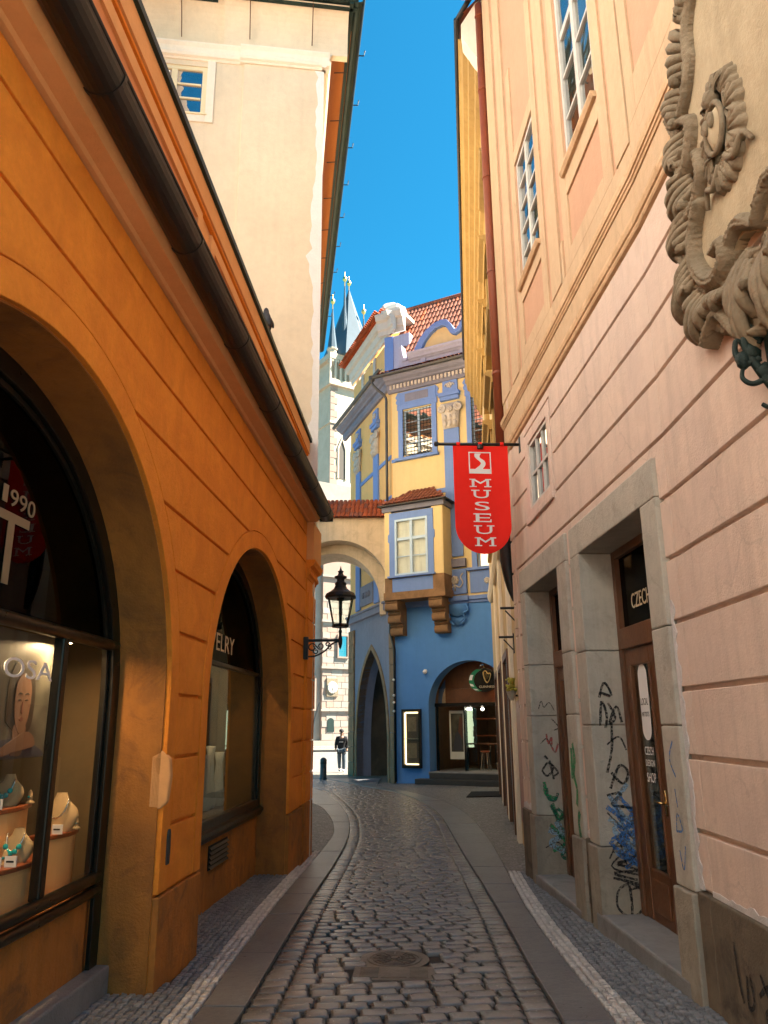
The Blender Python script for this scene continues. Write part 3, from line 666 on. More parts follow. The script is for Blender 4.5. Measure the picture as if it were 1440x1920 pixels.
part('attic_band', sl_prism(LS, 12.08, 0.24, 0.02, -.05, 0.01), 'orange_light', at)
part('attic_fillet', sl_prism(LS, 12.08, 0.27, 0.24, -.05, -0.01), 'orange', at)
for s0, s1 in ((1.2, 2.5), (2.8, 5.95), (6.25, 8.6), (8.95, 11.0)):
    for a, b, e0, e1 in ((s0, s1, .42, .30), (s0, s0 + .12, 1.35, .42), (s1 - .12, s1, 1.35, .42)): part('attic_panel_frame', sl_prism(a, b, e0, e1, -.05, -.022), 'orange_light', at)
    part('attic_panel', sl_prism(s0 + .12, s1 - .12, 1.35, .42, -.052, -.047), 'salmon', at)
part('coping', sl_prism(LS, 12.12, 0.02, -0.045, -.4, 0.045), 'green_gutter', ob)
m_ = MB(); m_.add([LW(s, z, d) for s, z, d in ((LS, 6.4, -.3), (12.9, 6.2, -.3), (12.9, 7.4, -9), (LS, 7.6, -9))], [[0, 1, 2, 3]]); part('roof', m_, 'tile', ob)
m_ = MB().box(LW, LS, 12.9, 4.3, 4.36, -9, -.46); part('ceiling', m_, 'darkroom', ob)
m_ = MB().box(LW, 12.6, 12.85, -0.5, 6.2, -9, -.46); part('end_wall', m_, 'cream', ob)
part('end_wall', MB().box(LW, LS, LS + .2, -0.5, 6.2, -9, -.46), 'orange', ob)
# worn guard stone, plate, grille
m_ = MB(); m_.prism(lambda a, b, c: LW(5.84 + c, b, a), [(-.11, 1.18), (-.11, 1.54), (-.03, 1.58), (.03, 1.52), (.045, 1.40), (.03, 1.22), (-.02, 1.17)], -0.012, 0.05)
part('guard_stone', m_, 'orange_light', ob, bevel=0.012, label='pale rubbed guard stone at the pier edge')
part('lock_plate', MB().prism(lambda a, b, c: LW(5.99 + a, b, c), [(-.03, .78), (.03, .78), (.035, .86), (.035, .98), (.02, 1.02), (-.02, 1.02), (-.035, .98), (-.035, .86)], 0.0, 0.014), 'pipe_grey', ob, bevel=0.004)

# ---- shop window in the second arch
D = -0.44
def arch_window(a, zb, trans, name):
    w = part('shop_window', MB().ring(LW, a.grow(-0.14).line(36, zb), a.grow(-0.005).line(36, zb), D - 0.03, D + 0.05), 'bronze', ob, bevel=0.006)
    part('inner_frame', MB().ring(LW, a.grow(-0.19).line(36, zb), a.grow(-0.15).line(36, zb), D - 0.02, D + 0.02), 'bronze', w, bevel=0.004)
    return w
sw2 = arch_window(A2, 0.74, 2.41, 'b')
part('bottom_rail', MB().box(LW, 6.86, 10.92, 0.70, 0.80, D - .03, D + .05), 'bronze', sw2, bevel=.01)
part('sill', MB().sweep(LW, [(0.60, -.46), (0.60, -.37), (0.66, -.335), (0.70, -.34), (0.72, -.40), (0.72, -.46)], 6.86, 10.92), 'bronze', sw2)
part('transom', MB().box(LW, 7.05, 10.73, 2.39, 2.44, D - .02, D + .03), 'bronze', sw2, bevel=.006)
gi = A2.grow(-0.17)
part('pane', MB().prism(LW, [(7.04, 0.8), (10.74, 0.8), (10.74, 2.39), (7.04, 2.39)], D - .004, D + .002), 'glass', sw2)
up = [(x, z) for x, z in gi.line(36, 2.44) if z >= 2.44]; part('pane', MB().prism(LW, up, D - .004, D + .002), 'tint_glass', sw2)
m_ = MB(); letters(m_, LW, 'JEWELRY', 7.86, 9.36, 2.50, 2.76, D + .006, .004, .01); part('lettering', m_, 'cream_letter', sw2)
m_ = MB().box(LW, 6.86, 10.92, -.4, 0.62, -.6, D + .02); part('riser_wall', m_, 'orange_dirty', ob)
gr = part('vent_grille', MB().box(LW, 8.60, 9.36, 0.29, 0.53, D + .02, D + .03), 'black', ob)
for i in range(5): part('slat', MB().sweep(LW, [(0.30 + i * .047, D + .03), (0.30 + i * .047, D + .055), (0.325 + i * .047, D + .035)], 8.61, 9.35), 'gutter', gr)
# room behind
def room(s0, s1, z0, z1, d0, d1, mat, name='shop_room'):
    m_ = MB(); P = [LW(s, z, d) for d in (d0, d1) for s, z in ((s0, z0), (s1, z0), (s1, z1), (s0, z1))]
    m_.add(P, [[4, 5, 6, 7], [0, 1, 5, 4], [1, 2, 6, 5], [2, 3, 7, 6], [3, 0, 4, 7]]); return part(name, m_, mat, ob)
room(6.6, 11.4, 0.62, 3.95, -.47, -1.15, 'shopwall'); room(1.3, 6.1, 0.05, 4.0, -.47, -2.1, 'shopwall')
pic = root('framed_picture', 'dark framed picture hanging inside the smaller arched shop window', 'picture', LW(10.6, 1.0, -1.1))
part('frame', MB().prism(LW, [(9.75, 1.25), (10.75, 1.25), (10.75, 2.28), (9.75, 2.28)], -1.14, -1.09), 'wood', pic, bevel=.01)
part('print', MB().prism(LW, [(9.95, 1.46), (10.55, 1.46), (10.55, 2.06), (9.95, 2.06)], -1.09, -1.083), 'carved', pic)
for i, s in enumerate((8.9, 9.15, 9.42, 9.7, 10.0)):
    p = LW(s, .8, -.72 - .03 * (i % 2)); h = random.uniform(.55, .72)
    thing('glass_vase', MB().lathe(p, [(0.0, 0), (.07, 0), (.085, .06), (.055, h * .5), (.04, h * .8), (.06, h), (.05, h), (.03, h * .8), (.04, h * .5), (.0, .05)], 14), 'curtain', 'slender pale vase on the smaller shop window sill, %s of five from the left' % ('first', 'second', 'third', 'fourth', 'fifth')[i], 'vase', p, True, group='vases in the smaller shop window')

# ---- shop front in the near arch
sw1 = arch_window(A1, 0.16, 2.33, 'a')
bow = lambda s: 0.05 * max(0, 1 - ((s - 3.8) / 1.95) ** 2)
LB = lambda s, z, d: LW(s, z, d + bow(s))
def rail(z, r, d, s0=1.85, s1=5.76): return MB().tube([LB(s0 + (s1 - s0) * i / 24, z, d) for i in range(25)], r, 10)
part('bottom_rail', rail(0.74, .04, D + .03), 'bronze', sw1, True); part('bottom_rail', rail(0.655, .035, D + .035), 'bronze', sw1, True)
part('transom', rail(2.33, .042, D + .02), 'bronze', sw1, True)
m_ = MB().box(LB, 4.83, 4.91, 0.76, 2.32, D - .03, D + .04); part('mullion', m_, 'bronze', sw1, bevel=.012)
m_ = MB().box(LB, 2.73, 2.81, 0.76, 2.32, D - .03, D + .04); part('mullion', m_, 'bronze', sw1, bevel=.012)
for s0, s1 in ((1.9, 2.73), (2.81, 4.83), (4.91, 5.7)): part('pane', MB().grid(lambda u, v: LB(s0 + (s1 - s0) * u, .77 + 1.53 * v, D), 8, 1), 'glass', sw1)
up = [(x, z) for x, z in A1.grow(-.17).line(36, 2.37) if z >= 2.37]; part('pane', MB().prism(LW, up, D - .004, D), 'tint_glass', sw1)
m_ = MB(); letters(m_, LB, 'OSA', 4.19, 4.77, 2.02, 2.13, D + .006, .004, -.005); part('lettering', m_, 'white_print', sw1)
m_ = MB(); letters(m_, LW, 'T', 3.98, 4.37, 2.53, 2.94, D + .004, .004, .03); part('lettering', m_, 'bronze_letter', sw1)
for k_, ch_ in enumerate('1990'): part('lettering', letters(MB(), LW, ch_, 4.03 + .1 * k_ + (.02 if ch_ == '1' else 0), 4.115 + .1 * k_ - (.015 if ch_ == '1' else 0), 2.985 - .006 * k_, 3.085 - .006 * k_, D + .004, .004), 'bronze_letter', sw1)
m_ = MB().box(LB, 1.76, 5.84, 0.17, 0.63, -.6, D + .02); part('riser_wall', m_, 'orange_dirty', ob)
m_ = MB().box(LB, 1.76, 5.84, -.3, 0.17, -.6, -.30); part('riser_step', m_, 'stone_step', ob, bevel=.015)
m_ = MB().box(LW, 1.8, 5.8, 2.38, 2.72, -1.35, -.49); part('fascia_box', m_, 'shopwall', ob)
m_ = MB().box(LW, 1.35, 6.0, 0.06, .62, -1.6, -.47); part('display_floor', m_, 'shopbeige', ob)
# poster and displays
def poster_mat():
    m, n, l, b = new_mat('portrait_poster'); g = n.new('ShaderNodeTexCoord'); nz = n.new('ShaderNodeTexNoise'); nz.inputs['Scale'].default_value = 5
    l.new(g.outputs['Object'], nz.inputs['Vector']); cr = n.new('ShaderNodeValToRGB'); l.new(nz.outputs['Fac'], cr.inputs[0])
    e = cr.color_ramp.elements; e[0].color = (.04, .04, .036, 1); e[0].position = .3; e[1].color = (.11, .105, .085, 1); e[1].position = .7
    l.new(cr.outputs[0], b.inputs['Base Color']); b.inputs['Roughness'].default_value = .4; return m
M['poster'] = poster_mat(); M['skin'] = simple('skin', (.42, .23, .15), .6); M['skin_print'] = simple('printed_skin', (.17, .09, .058), .5); M['hair_print'] = simple('printed_hair', (.025, .018, .014), .5); M['jacket_print'] = simple('printed_jacket', (.05, .055, .08), .5); M['lip_print'] = simple('printed_lips', (.15, .05, .035), .5)
pd = -.64; po = root('portrait_poster', 'large advertising portrait poster of a dark haired model behind the near shop glass', 'poster', LW(4.9, .7, pd))
part('sheet', MB().box(LW, 4.25, 5.36, 1.56, 2.34, pd - .02, pd), 'poster', po)
def blob(pts, d): return MB().prism(LW, catmull(pts + [pts[0]], 6)[:-1], pd + d, pd + d + .002)
cx = 4.90
part('printed_hair', blob([(cx - .17, 1.78), (cx - .18, 2.0), (cx - .11, 2.14), (cx + .03, 2.16), (cx + .13, 2.08), (cx + .16, 1.9), (cx + .13, 1.74), (cx, 1.7)], .001), 'hair_print', po)
part('printed_coat', blob([(cx - .42, 1.57), (cx - .40, 1.6), (cx - .30, 1.66), (cx - .08, 1.68), (cx + .1, 1.66), (cx + .26, 1.62), (cx + .34, 1.58), (cx + .3, 1.57)], .002), 'jacket_print', po)
part('printed_neck', blob([(cx - .08, 1.58), (cx - .07, 1.65), (cx - .07, 1.76), (cx + .07, 1.76), (cx + .06, 1.65), (cx + .04, 1.58)], .004), 'skin_print', po)
part('printed_face', blob([(cx - .095, 1.92), (cx - .08, 2.03), (cx, 2.08), (cx + .085, 2.02), (cx + .1, 1.9), (cx + .07, 1.77), (cx, 1.71), (cx - .07, 1.79)], .006), 'skin_print', po)
for dx in (-.04, .045):
    part('printed_eye', blob([(cx + dx - .02, 1.915), (cx + dx, 1.921), (cx + dx + .02, 1.915), (cx + dx, 1.910)], .008), 'hair_print', po)
    part('printed_brow', blob([(cx + dx - .03, 1.945), (cx + dx, 1.962), (cx + dx + .03, 1.95), (cx + dx, 1.952)], .008), 'hair_print', po)
part('printed_lips', blob([(cx - .03, 1.80), (cx, 1.812), (cx + .03, 1.80), (cx, 1.785)], .008), 'lip_print', po)
part('printed_nose', blob([(cx - .012, 1.84), (cx - .006, 1.9), (cx + .006, 1.9), (cx + .014, 1.84), (cx, 1.832)], .008), 'lip_print', po)
part('printed_hand', blob([(cx - .28, 1.60), (cx - .12, 1.66), (cx + .06, 1.72), (cx + .16, 1.70), (cx + .2, 1.64), (cx + .12, 1.62), (cx - .05, 1.60), (cx - .26, 1.57)], .009), 'skin_print', po)
M['teal'] = simple('turquoise_stone', (.01, .35, .36), .15); M['silver'] = simple('polished_silver', (.7, .68, .62), .25, 1.0); M['bust'] = plaster('cream_velvet', (.55, .38, .2), (.5, .34, .17), bump=.05, amt=.3)
def plinth(s, d, w, zt, lab):
    t = root('display_plinth', lab, 'display stand', LW(s, .62, d))
    f = lambda u: (s - w / 2 + w * u, d + .06 * math.sin(math.pi * u))
    pts = [f(i / 12) for i in range(13)] + [(s + w / 2, d - .12), (s - w / 2, d - .12)]
    G = lambda a, b, z: LW(a, z, b)
    part('body', MB().prism(G, pts, .62, zt - .03), 'shopbeige', t)
    part('top', MB().prism(G, [(s + (a - s) * 1.06, b + (.015 if b > d - .1 else 0)) for a, b in pts], zt - .03, zt), 'wood_red', t, bevel=.006)
    return t
plinth(5.55, -.60, .46, 1.06, 'peach display stand with cherry top, rightmost in the near shop window')
plinth(4.84, -.54, .62, .97, 'low peach display stand with cherry top at the front of the near shop window')
plinth(4.98, -.72, .62, 1.27, 'middle height peach display stand behind the low one in the near shop window')
plinth(4.9, -.90, .5, 1.5, 'tallest peach display stand at the left of the near shop window')
def bust(s, d, z, h, lab, stones=True):
    t = root('necklace_bust', lab, 'display bust', LW(s, z, d))
    def fn(u, v):
        w = h * (.30 + .22 * math.sin(math.pi * min(1, v * 1.25))) * (1 - .55 * max(0, v - .62) / .38); a = 2 * math.pi * u
        return LW(s - .05 * math.cos(a) * (1 - .4 * v), z + h * v, d + w * math.sin(a))
    part('form', MB().grid(fn, 12, 10), 'bust', t, True)
    m_ = MB(); pts = [LW(s - .035 - .035 * math.sin(math.pi * q / 14), z + h * (.86 + .5 * math.sin(math.pi * (1 + q / 14))), d + .5 * h * .55 * math.cos(math.pi * (1 + q / 14))) for q in range(15)]
    m_.tube(pts, .006, 6); part('necklace', m_, 'silver', t, True)
    if stones:
        m_ = MB()
        for q in (3, 5, 7, 9, 11): m_.ball(Vector(pts[q]) + Vector((0, -.012, -.01)), .017, n=8, m=5)
        part('stones', m_, 'teal', t, True)
bust(5.55, -.62, 1.06, .25, 'pale necklace bust on the rightmost display stand', False)
bust(4.90, -.56, .97, .19, 'necklace bust with turquoise stones on the low display stand')
bust(5.08, -.75, 1.27, .19, 'necklace bust with turquoise stones on the middle display stand')
bust(4.9, -.92, 1.5, .2, 'small necklace bust on the tallest display stand')
def card(s, d, z, lab):
    t = root('price_card', lab, 'price card', LW(s, z, d), 'price cards in the near shop window')
    part('card', MB().box(LW, s - .004, s + .004, z, z + .06, d - .035, d + .035), 'white_print', t); part('print_line', MB().box(LW, s - .006, s - .0045, z + .025, z + .035, d - .025, d + .02), 'black', t)
for s, d, z, lab in ((5.40, -.56, 1.06, 'small white price card leaning on the rightmost display stand'), (4.72, -.50, .97, 'small white price card at the left of the low display stand'), (4.66, -.56, .97, 'small white price card behind the left one on the low display stand'), (4.84, -.69, 1.27, 'small white price card on the middle display stand')): card(s, d, z, lab)
def ring_stand(s, d, z, lab):
    t = root('ring_stand', lab, 'ring stand', LW(s, z, d), 'ring stands in the near shop window'); p = LW(s, z, d)
    part('cone', MB().lathe(p, [(.03, 0), (.03, .01), (.016, .02), (.012, .07), (.003, .085)], 12), 'bust', t, True); part('ring', MB().tube([(p[0] + .016 * math.cos(a * .5236), p[1] + .016 * math.sin(a * .5236), p[2] + .04) for a in range(12)], .004, 6, True), 'silver', t, True); part('stone', MB().ball((p[0], p[1] - .02, p[2] + .042), .009, n=8, m=5), 'teal', t, True)
for s, d, z, lab in ((5.66, -.55, 1.06, 'small cone ring stand on the rightmost display stand'), (5.06, -.49, .97, 'small cone ring stand at the right end of the low display stand'), (4.78, -.57, .97, 'small cone ring stand beside the bust on the low display stand'), (5.22, -.68, 1.27, 'small cone ring stand on the middle display stand')): ring_stand(s, d, z, lab)
M['lampglow'] = simple('warm_lamp_glow', (1, .8, .5), .5, emit=130, ec=(1, .66, .34))
for s, z, d, lab in ((4.6, 3.4, -1.3, 'near'), ):
    pass
for s, d in ((3.9, -.56), (5.2, -.54)):
    t = root('ceiling_spot', 'warm ceiling spot lamp above the display stands, %s of the pair' % ('nearer' if s < 4 else 'farther'), 'lamp', LW(s, 2.36, d), 'spots in the near shop window')
    part('housing', MB().lathe(LW(s, 2.30, d), [(.0, .06), (.06, .06), (.06, 0), (.05, 0), (.05, .05), (0, .05)], 16), 'bronze', t); part('bulb', MB().lathe(LW(s, 2.305, d), [(0, 0), (.045, 0), (.045, .01), (0, .01)], 14), 'lampglow', t)
t = root('ceiling_spot', 'warm ceiling spot lamp inside the smaller arched shop window', 'lamp', LW(9.6, 3.0, -.9))
part('housing', MB().lathe(LW(9.6, 2.95, -.9), [(.0, .08), (.06, .08), (.06, 0), (.05, 0), (.05, .05), (0, .05)], 16), 'bronze', t); part('bulb', MB().lathe(LW(9.6, 2.955, -.9), [(0, 0), (.045, 0), (.045, .01), (0, .01)], 14), 'lampglow', t)

# ---- pigeon on the coping
pg = LW(8.62, ztop(8.62) + .045, 0.0); M['feather'] = plaster('grey_feathers', (.10, .10, .11), (.05, .05, .055), scale=20, amt=.8, bump=.3); M['feather_dark'] = simple('dark_feathers', (.025, .028, .03), .5); M['beak'] = simple('pink_legs', (.35, .12, .09), .6)
t = root('pigeon', 'grey pigeon perched on the black coping of the orange building', 'bird', pg)
def pgf(u, v):                                   # v along body tail->head, u around; along -y..+y
    prof = [(0.0, .012), (.18, .03), (.4, .062), (.6, .072), (.75, .055), (.86, .036), (.94, .034), (1.0, .008)]
    for (a, ra), (b, rb) in zip(prof, prof[1:]):
        if a <= v <= b: r_ = ra + (rb - ra) * (v - a) / (b - a)
    a = 2 * math.pi * u; y = -.02 + .17 - .30 * v if v < .75 else -.02 + .17 - .225 - .03 * (v - .75) / .25
    z = .07 + .10 * v + (.10 * max(0, v - .7) / .3)
    return (pg[0] + r_ * math.cos(a), pg[1] + y, pg[2] + z + r_ * math.sin(a) * .95)
part('body', MB().grid(pgf, 14, 24), 'feather', t, True)
for sx in (-1, 1):
    part('wing', MB().ball((pg[0] + sx * .055, pg[1] + .03, pg[2] + .125), .1, (.22, .95, .38), 12, 8), 'feather_dark', t, True)
    part('leg', MB().tube([(pg[0] + sx * .025, pg[1] - .01, pg[2] + .07), (pg[0] + sx * .025, pg[1] - .015, pg[2] + .005), (pg[0] + sx * .025, pg[1] - .05, pg[2] + .004)], .006, 6), 'beak', t)
part('tail', MB().prism(lambda a, b, c: (pg[0] + a, pg[1] + b, pg[2] + .055 + c - (b - .1) * .35), [(-.025, .1), (.025, .1), (.04, .24), (-.04, .24)], 0, .012), 'feather_dark', t)
part('beak', MB().lathe((pg[0], pg[1] - .10, pg[2] + .262), [(.009, 0), (.001, .03)], 6, (0, -1, -.2)), 'feather_dark', t)

# ---- lantern on a scrolled bracket at the corner pilaster
lx, ly = -1.20, 11.92; lw = LW(11.95, 3, .04)[0]
ln = root('street_lantern', 'black iron gas style lantern on a scrolled wall bracket at the orange corner', 'street lamp', (lw, ly, 2.75))
part('wall_plate', MB().box(W, lw - .04, lw + .03, ly - .05, ly + .05, 2.72, 3.06), 'black_iron', ln, bevel=.008)
part('bracket_arm', MB().box(W, lw, lx + .02, ly - .022, ly + .022, 2.985, 3.025), 'black_iron', ln, bevel=.006)
def arc(cx, cz, r_, a0, a1, n=14, k=0): return [(cx + (r_ * (1 - k * i / n)) * math.cos(R(a0 + (a1 - a0) * i / n)), ly, cz + (r_ * (1 - k * i / n)) * math.sin(R(a0 + (a1 - a0) * i / n))) for i in range(n + 1)]
part('bracket_scroll', MB().tube(catmull([(lw + .01, ly, 2.76), (lw + .14, ly, 2.77), (lw + .28, ly, 2.84), (lw + .40, ly, 2.95), (lx - .02, ly, 2.99)], 8), .013, 6), 'black_iron', ln, True)
for c in ((lw + .09, 2.90, .065, 0, 420, .5), (lw + .22, 2.92, .055, 180, 620, .6), (lw + .33, 2.945, .035, 0, 400, .5), (lw + .15, 2.84, .045, 90, 500, .6), (lw + .36, 2.90, .03, 180, 540, .3)):
    part('bracket_scroll', MB().tube(arc(*c[:5], 20, c[5]), .009, 6), 'black_iron', ln, True)
part('bracket_knob', MB().lathe((lx, ly, 2.90), [(0, -.04), (.012, -.02), (.02, 0), (.032, .05), (.036, .10), (.03, .15), (.022, .17), (.022, .22), (.03, .24), (.018, .27), (.016, .34)], 14), 'black_iron', ln, True)
# six sided lantern body
def hexa(z, r_): return [(lx + r_ * math.cos(R(30 + 60 * k)), ly + r_ * math.sin(R(30 + 60 * k)), z) for k in range(6)]
zb, zt_, rb, rt = 3.24, 3.66, .125, .215
part('base_ring', MB().lathe((lx, ly, 3.20), [(.02, 0), (.13, 0), (.14, .02), (.135, .045), (.10, .045)], 6), 'black_iron', ln)
for k in range(6):
    part('lantern_bar', MB().tube([hexa(zb, rb)[k], hexa(zt_, rt)[k]], .009, 6), 'black_iron', ln)
    a, b = hexa(zb, rb), hexa(zt_, rt); part('lantern_pane', MB().add([a[k], a[(k + 1) % 6], b[(k + 1) % 6], b[k]], [[0, 1, 2, 3]]), 'glass_clear', ln)
part('crown_ring', MB().lathe((lx, ly, 3.65), [(.19, 0), (.235, 0), (.25, .03), (.235, .05), (.19, .05)], 12), 'black_iron', ln)
part('hood', MB().lathe((lx, ly, 3.69), [(.245, 0), (.22, .04), (.15, .08), (.105, .12), (.085, .17), (.095, .19), (.085, .21), (.06, .23), (.06, .27), (.095, .285), (.10, .31), (.05, .33), (.035, .37), (.05, .39), (.02, .41), (.012, .44), (.002, .48)], 12), 'black_iron', ln)
part('burner', MB().lathe((lx, ly, 3.24), [(.012, 0), (.012, .16), (.03, .18), (.022, .22), (.018, .36), (.05, .38), (.07, .42), (.02, .44)], 10), 'black_iron', ln)
part('bulb', MB().ball((lx + .02, ly, 3.33), .035, (1, 1, 1.5)), 'glass_clear', ln, True)

# ================================================================== CREAM BUILDING behind the shop
cb = root('cream_building', 'tall cream rendered house with coved cornice and dark green gutter behind the orange shop', 'building', (-1.63, 12.2, 0))
wr = Rect(2.24, 3.46, 12.86, 14.0)
m_ = MB()
for p in courses(1.55, 9, 4.9, 12.86, [], []): m_.prism(CF, p, -.4, -.05)
for p in courses(1.55, 9, 12.86, 14.12, [], [wr]): m_.prism(CF, p, -.4, -.05)
part('wall', m_, 'cream', cb)
part('pilaster', MB().box(CF, 0, 1.55, 4.9, 14.12, -.4, 0.0), 'cream', cb, bevel=.008)
edge = [(0.0, 5.0)]; z = 5.0
while z < 14.1: edge.append((random.uniform(.10, .16) + .16 * max(0, math.sin(z * 1.3 + .5)) * (1 if z < 10 else .4), z)); z += .16
edge += [(0.18, 14.11), (0.0, 14.11)]
part('render_patch', MB().prism(CF, edge, -.01, .0035), 'white_patch', cb, label='whiter fresh render strip along the corner')
m_ = MB().box(CS, .4, 14, -.5, 14.12, -.3, -.003); part('side_wall', m_, 'cream', cb)
part('side_wall', MB().box(CS, 0.005, .4, 4.95, 14.12, -.3, -.003), 'cream', cb)
cov = [(14.12 + .0, 0)]
mould = [(14.12, -.05), (14.12, .03), (14.15, .05), (14.17, .09), (14.22, .11), (14.27, .11), (14.29, .08), (14.36, .10), (14.42, .14), (14.45, .14), (14.45, -.05)]
part('cornice_moulding', MB().sweep(CF, mould, -.10, 1.62), 'cream_pale', cb)
part('cornice_moulding', MB().sweep(CF, [(z, d - .06) for z, d in mould], 1.62, 9), 'cream_pale', cb)
part('cornice_moulding', MB().sweep(CS, mould, -.10, 14), 'cream_pale', cb)
def cove(off): return [(14.45, -.05 + off)] + [(14.45 + .78 * math.sin(R(90 * i / 10)) , .08 + off + .42 * (1 - math.cos(R(90 * i / 10)))) for i in range(11)] + [(15.25, .50 + off), (15.25, -.05 + off)]
part('cove', MB().sweep(CF, cove(0), -.45, 1.95), 'cream', cb)
part('cove', MB().sweep(CF, cove(-.10), 1.95, 9), 'cream', cb)
part('cove', MB().sweep(CS, cove(.04), .06, 14), 'cream_shade', cb, label='orange cove with shade put into its colour, under the street side eave')
def gutter_prof(d0, z0, r_): 
    a = [(z0 + r_ * math.sin(math.pi + math.pi * i / 10), d0 - r_ * math.cos(math.pi + math.pi * i / 10)) for i in range(11)]
    return a + [(z0 + (z - z0) * .88, d0 + (d - d0) * .88) for z, d in a[::-1]]
for F, s0, s1, d0 in ((CF, -.62, 2.05, .58), (CF, 2.05, 9, .46), (CS, -.62, 14, .62)):
    gg = part('gutter', MB().sweep(F, gutter_prof(d0, 15.36, .14 if F is CS else .11), s0, s1), 'green_gutter', cb)
    part('gutter_bead', MB().tube([F(s0, 15.37, d0 + .11), F(s1, 15.37, d0 + .11)], .02, 8), 'green_gutter', gg, True)
    part('fascia', MB().box(F, s0 + .02, s1, 15.20, 15.42, d0 - .16, d0 - .09), 'green_gutter', gg)
for s, off in ((.25, 0), (1.45, 0), (2.75, -.1)):
    part('iron_hook', MB().tube([CF(s, 15.42, .52 + off), CF(s, 15.18, .48 + off), CF(s, 14.95, .34 + off), CF(s, 14.55, .16 + off)], .011, 6), 'rust_iron', cb)
for i in range(9):
    s = .7 + 1.35 * i; hk = part('iron_hook', MB().tube([CS(s, 15.3, .50), CS(s, 15.33, .86), CS(s, 15.46, .88)], .014, 6), 'black_iron', cb)
    part('iron_hook', MB().tube([CS(s + .2, 15.0, .16), CS(s + .2, 15.05, .5)], .012, 6), 'black_iron', cb)
part('leaf_spike', MB().lathe(CF(-.55, 15.40, .6), [(.03, 0), (.12, .05), (.06, .1), (.10, .13), (.02, .22)], 7), 'green_gutter', cb)
ww = window(CF, 2.24, 3.46, 12.86, 14.0, -.10, cb, 'cream_wood', 2, 3, 'glass_dark', fw_=.085, bar=.035, back='blue_cloth', mull=.11)
for a0, a1, b0, b1 in ((2.08, 2.235, 12.70, 14.12), (3.465, 3.62, 12.70, 14.12), (2.235, 3.465, 12.70, 12.855)): part('window_surround', MB().box(CF, a0, a1, b0, b1, -.06, -.02), 'cream_pale', cb, bevel=.01)
part('window_sill', MB().box(CF, 2.2, 3.5, 12.855, 12.885, -.06, 0.0), 'cream_wood', cb)
part('wall_niche_trace', MB().box(CF, 2.0, 2.22, 10.6, 11.1, -.055, -.046), 'cream_pale', cb)
# roof behind the gutter and a pale gable above
m_ = MB(); m_.add([CF(-.6, 15.4, .5), CF(9, 15.4, .4), CF(9, 19.5, -4.6), CF(2.5, 19.5, -4.6)], [[0, 1, 2, 3]]); m_.add([CF(-.6, 15.4, .5), CF(2.5, 19.5, -4.6), CS(14, 19.5, -2.5), CS(14, 15.4, .55)], [[0, 1, 2, 3]])
part('roof', m_, 'tile', cb)
gab = [(1.05, 15.3), (1.75, 16.2), (3.9, 18.6), (7, 18.6), (7, 15.3)]
part('gable', MB().prism(CF, gab, -.6, .1), 'cream_pale', cb)
part('gable_coping', MB().ring(CF, gab[:3], [(.92, 15.3), (1.63, 16.28), (3.78, 18.68)], -.65, .16), 'cream', cb)

# ================================================================== unseen pale house added beside the lane to bounce sunlight into it
nh = root('unseen_bounce_house', 'unseen pale grey house added behind the low orange shop to bounce sunlight', 'building', (-4.7, 1, 0))
NW = lambda s, z, d: (-4.7 + d, s, z)
M['pale_house'] = plaster('pale_grey_render', (.80, .78, .75), (.74, .72, .69), amt=.5, streak=.15)
part('wall', MB().box(NW, -22, 9.4, -.5, 17, -6, 0), 'pale_house', nh)
for s in (-20, -17.4, -14.8, -12.2, -9.6, -7.0, -4.4, -1.8, .8, 3.4, 6.0):
    for z in ((1.2, 4.6) if s < -1 else ()) + (8.2, 11.4, 14.4):
        f = part('window', MB().ring(NW, [(s, z), (s, z + 1.7), (s + 1, z + 1.7), (s + 1, z), (s, z)], [(s - .14, z - .14), (s - .14, z + 1.84), (s + 1.14, z + 1.84), (s + 1.14, z - .14), (s - .14, z - .14)], 0, .08), 'white_wood', nh); part('pane', MB().box(NW, s, s + 1, z, z + 1.7, .01, .03), 'glass_dark', f)
part('eave_cornice', MB().sweep(NW, [(16.6, 0), (16.7, .2), (16.9, .3), (17.0, .45), (17.0, 0)], -22, 9.4), 'cream_pale', nh)

# ================================================================== BLUE HOUSE at the end of the lane
bh = root('blue_house', 'blue and yellow baroque house with oriel, pilasters and red tiled roof closing the lane', 'building', (A0.x, A0.y, -.24))
GZ = -.24
DA = Arch(2.90, 1.56, 2.40, 1.48, GZ - .2)
# ---- ground floor, front face with the arched shop opening
poly = [(0, GZ - .2)] + DA.line(30) + [(7, GZ - .2), (7, 6.0), (0, 6.0)]
part('wall', MB().prism(BF, poly, -.55, 0), 'blue', bh)
rw = [Rect(.50, 1.76, 11.85, 13.75), Rect(3.40, 4.66, 11.85, 13.75), Rect(3.40, 4.66, 7.12, 9.1)]
m_ = MB()
for z0, z1 in ((6.0, 7.12), (7.12, 9.1), (9.1, 11.85), (11.85, 13.75), (13.75, 15.2)):
    for p in courses(0, 7, z0, z1, [], [r for r in rw if r.zb <= z0 + .01 and r.zt >= z1 - .01]): m_.prism(BF, p, -.3, -.01)
part('wall', m_, 'yellow', bh)
T = 'blue_trim'
def bx(name, F, a0, a1, b0, b1, d0, d1, mat=T, par=None, bev=.008): return part(name, MB().box(F, a0, a1, b0, b1, d0, d1), mat, par or bh, bevel=bev)
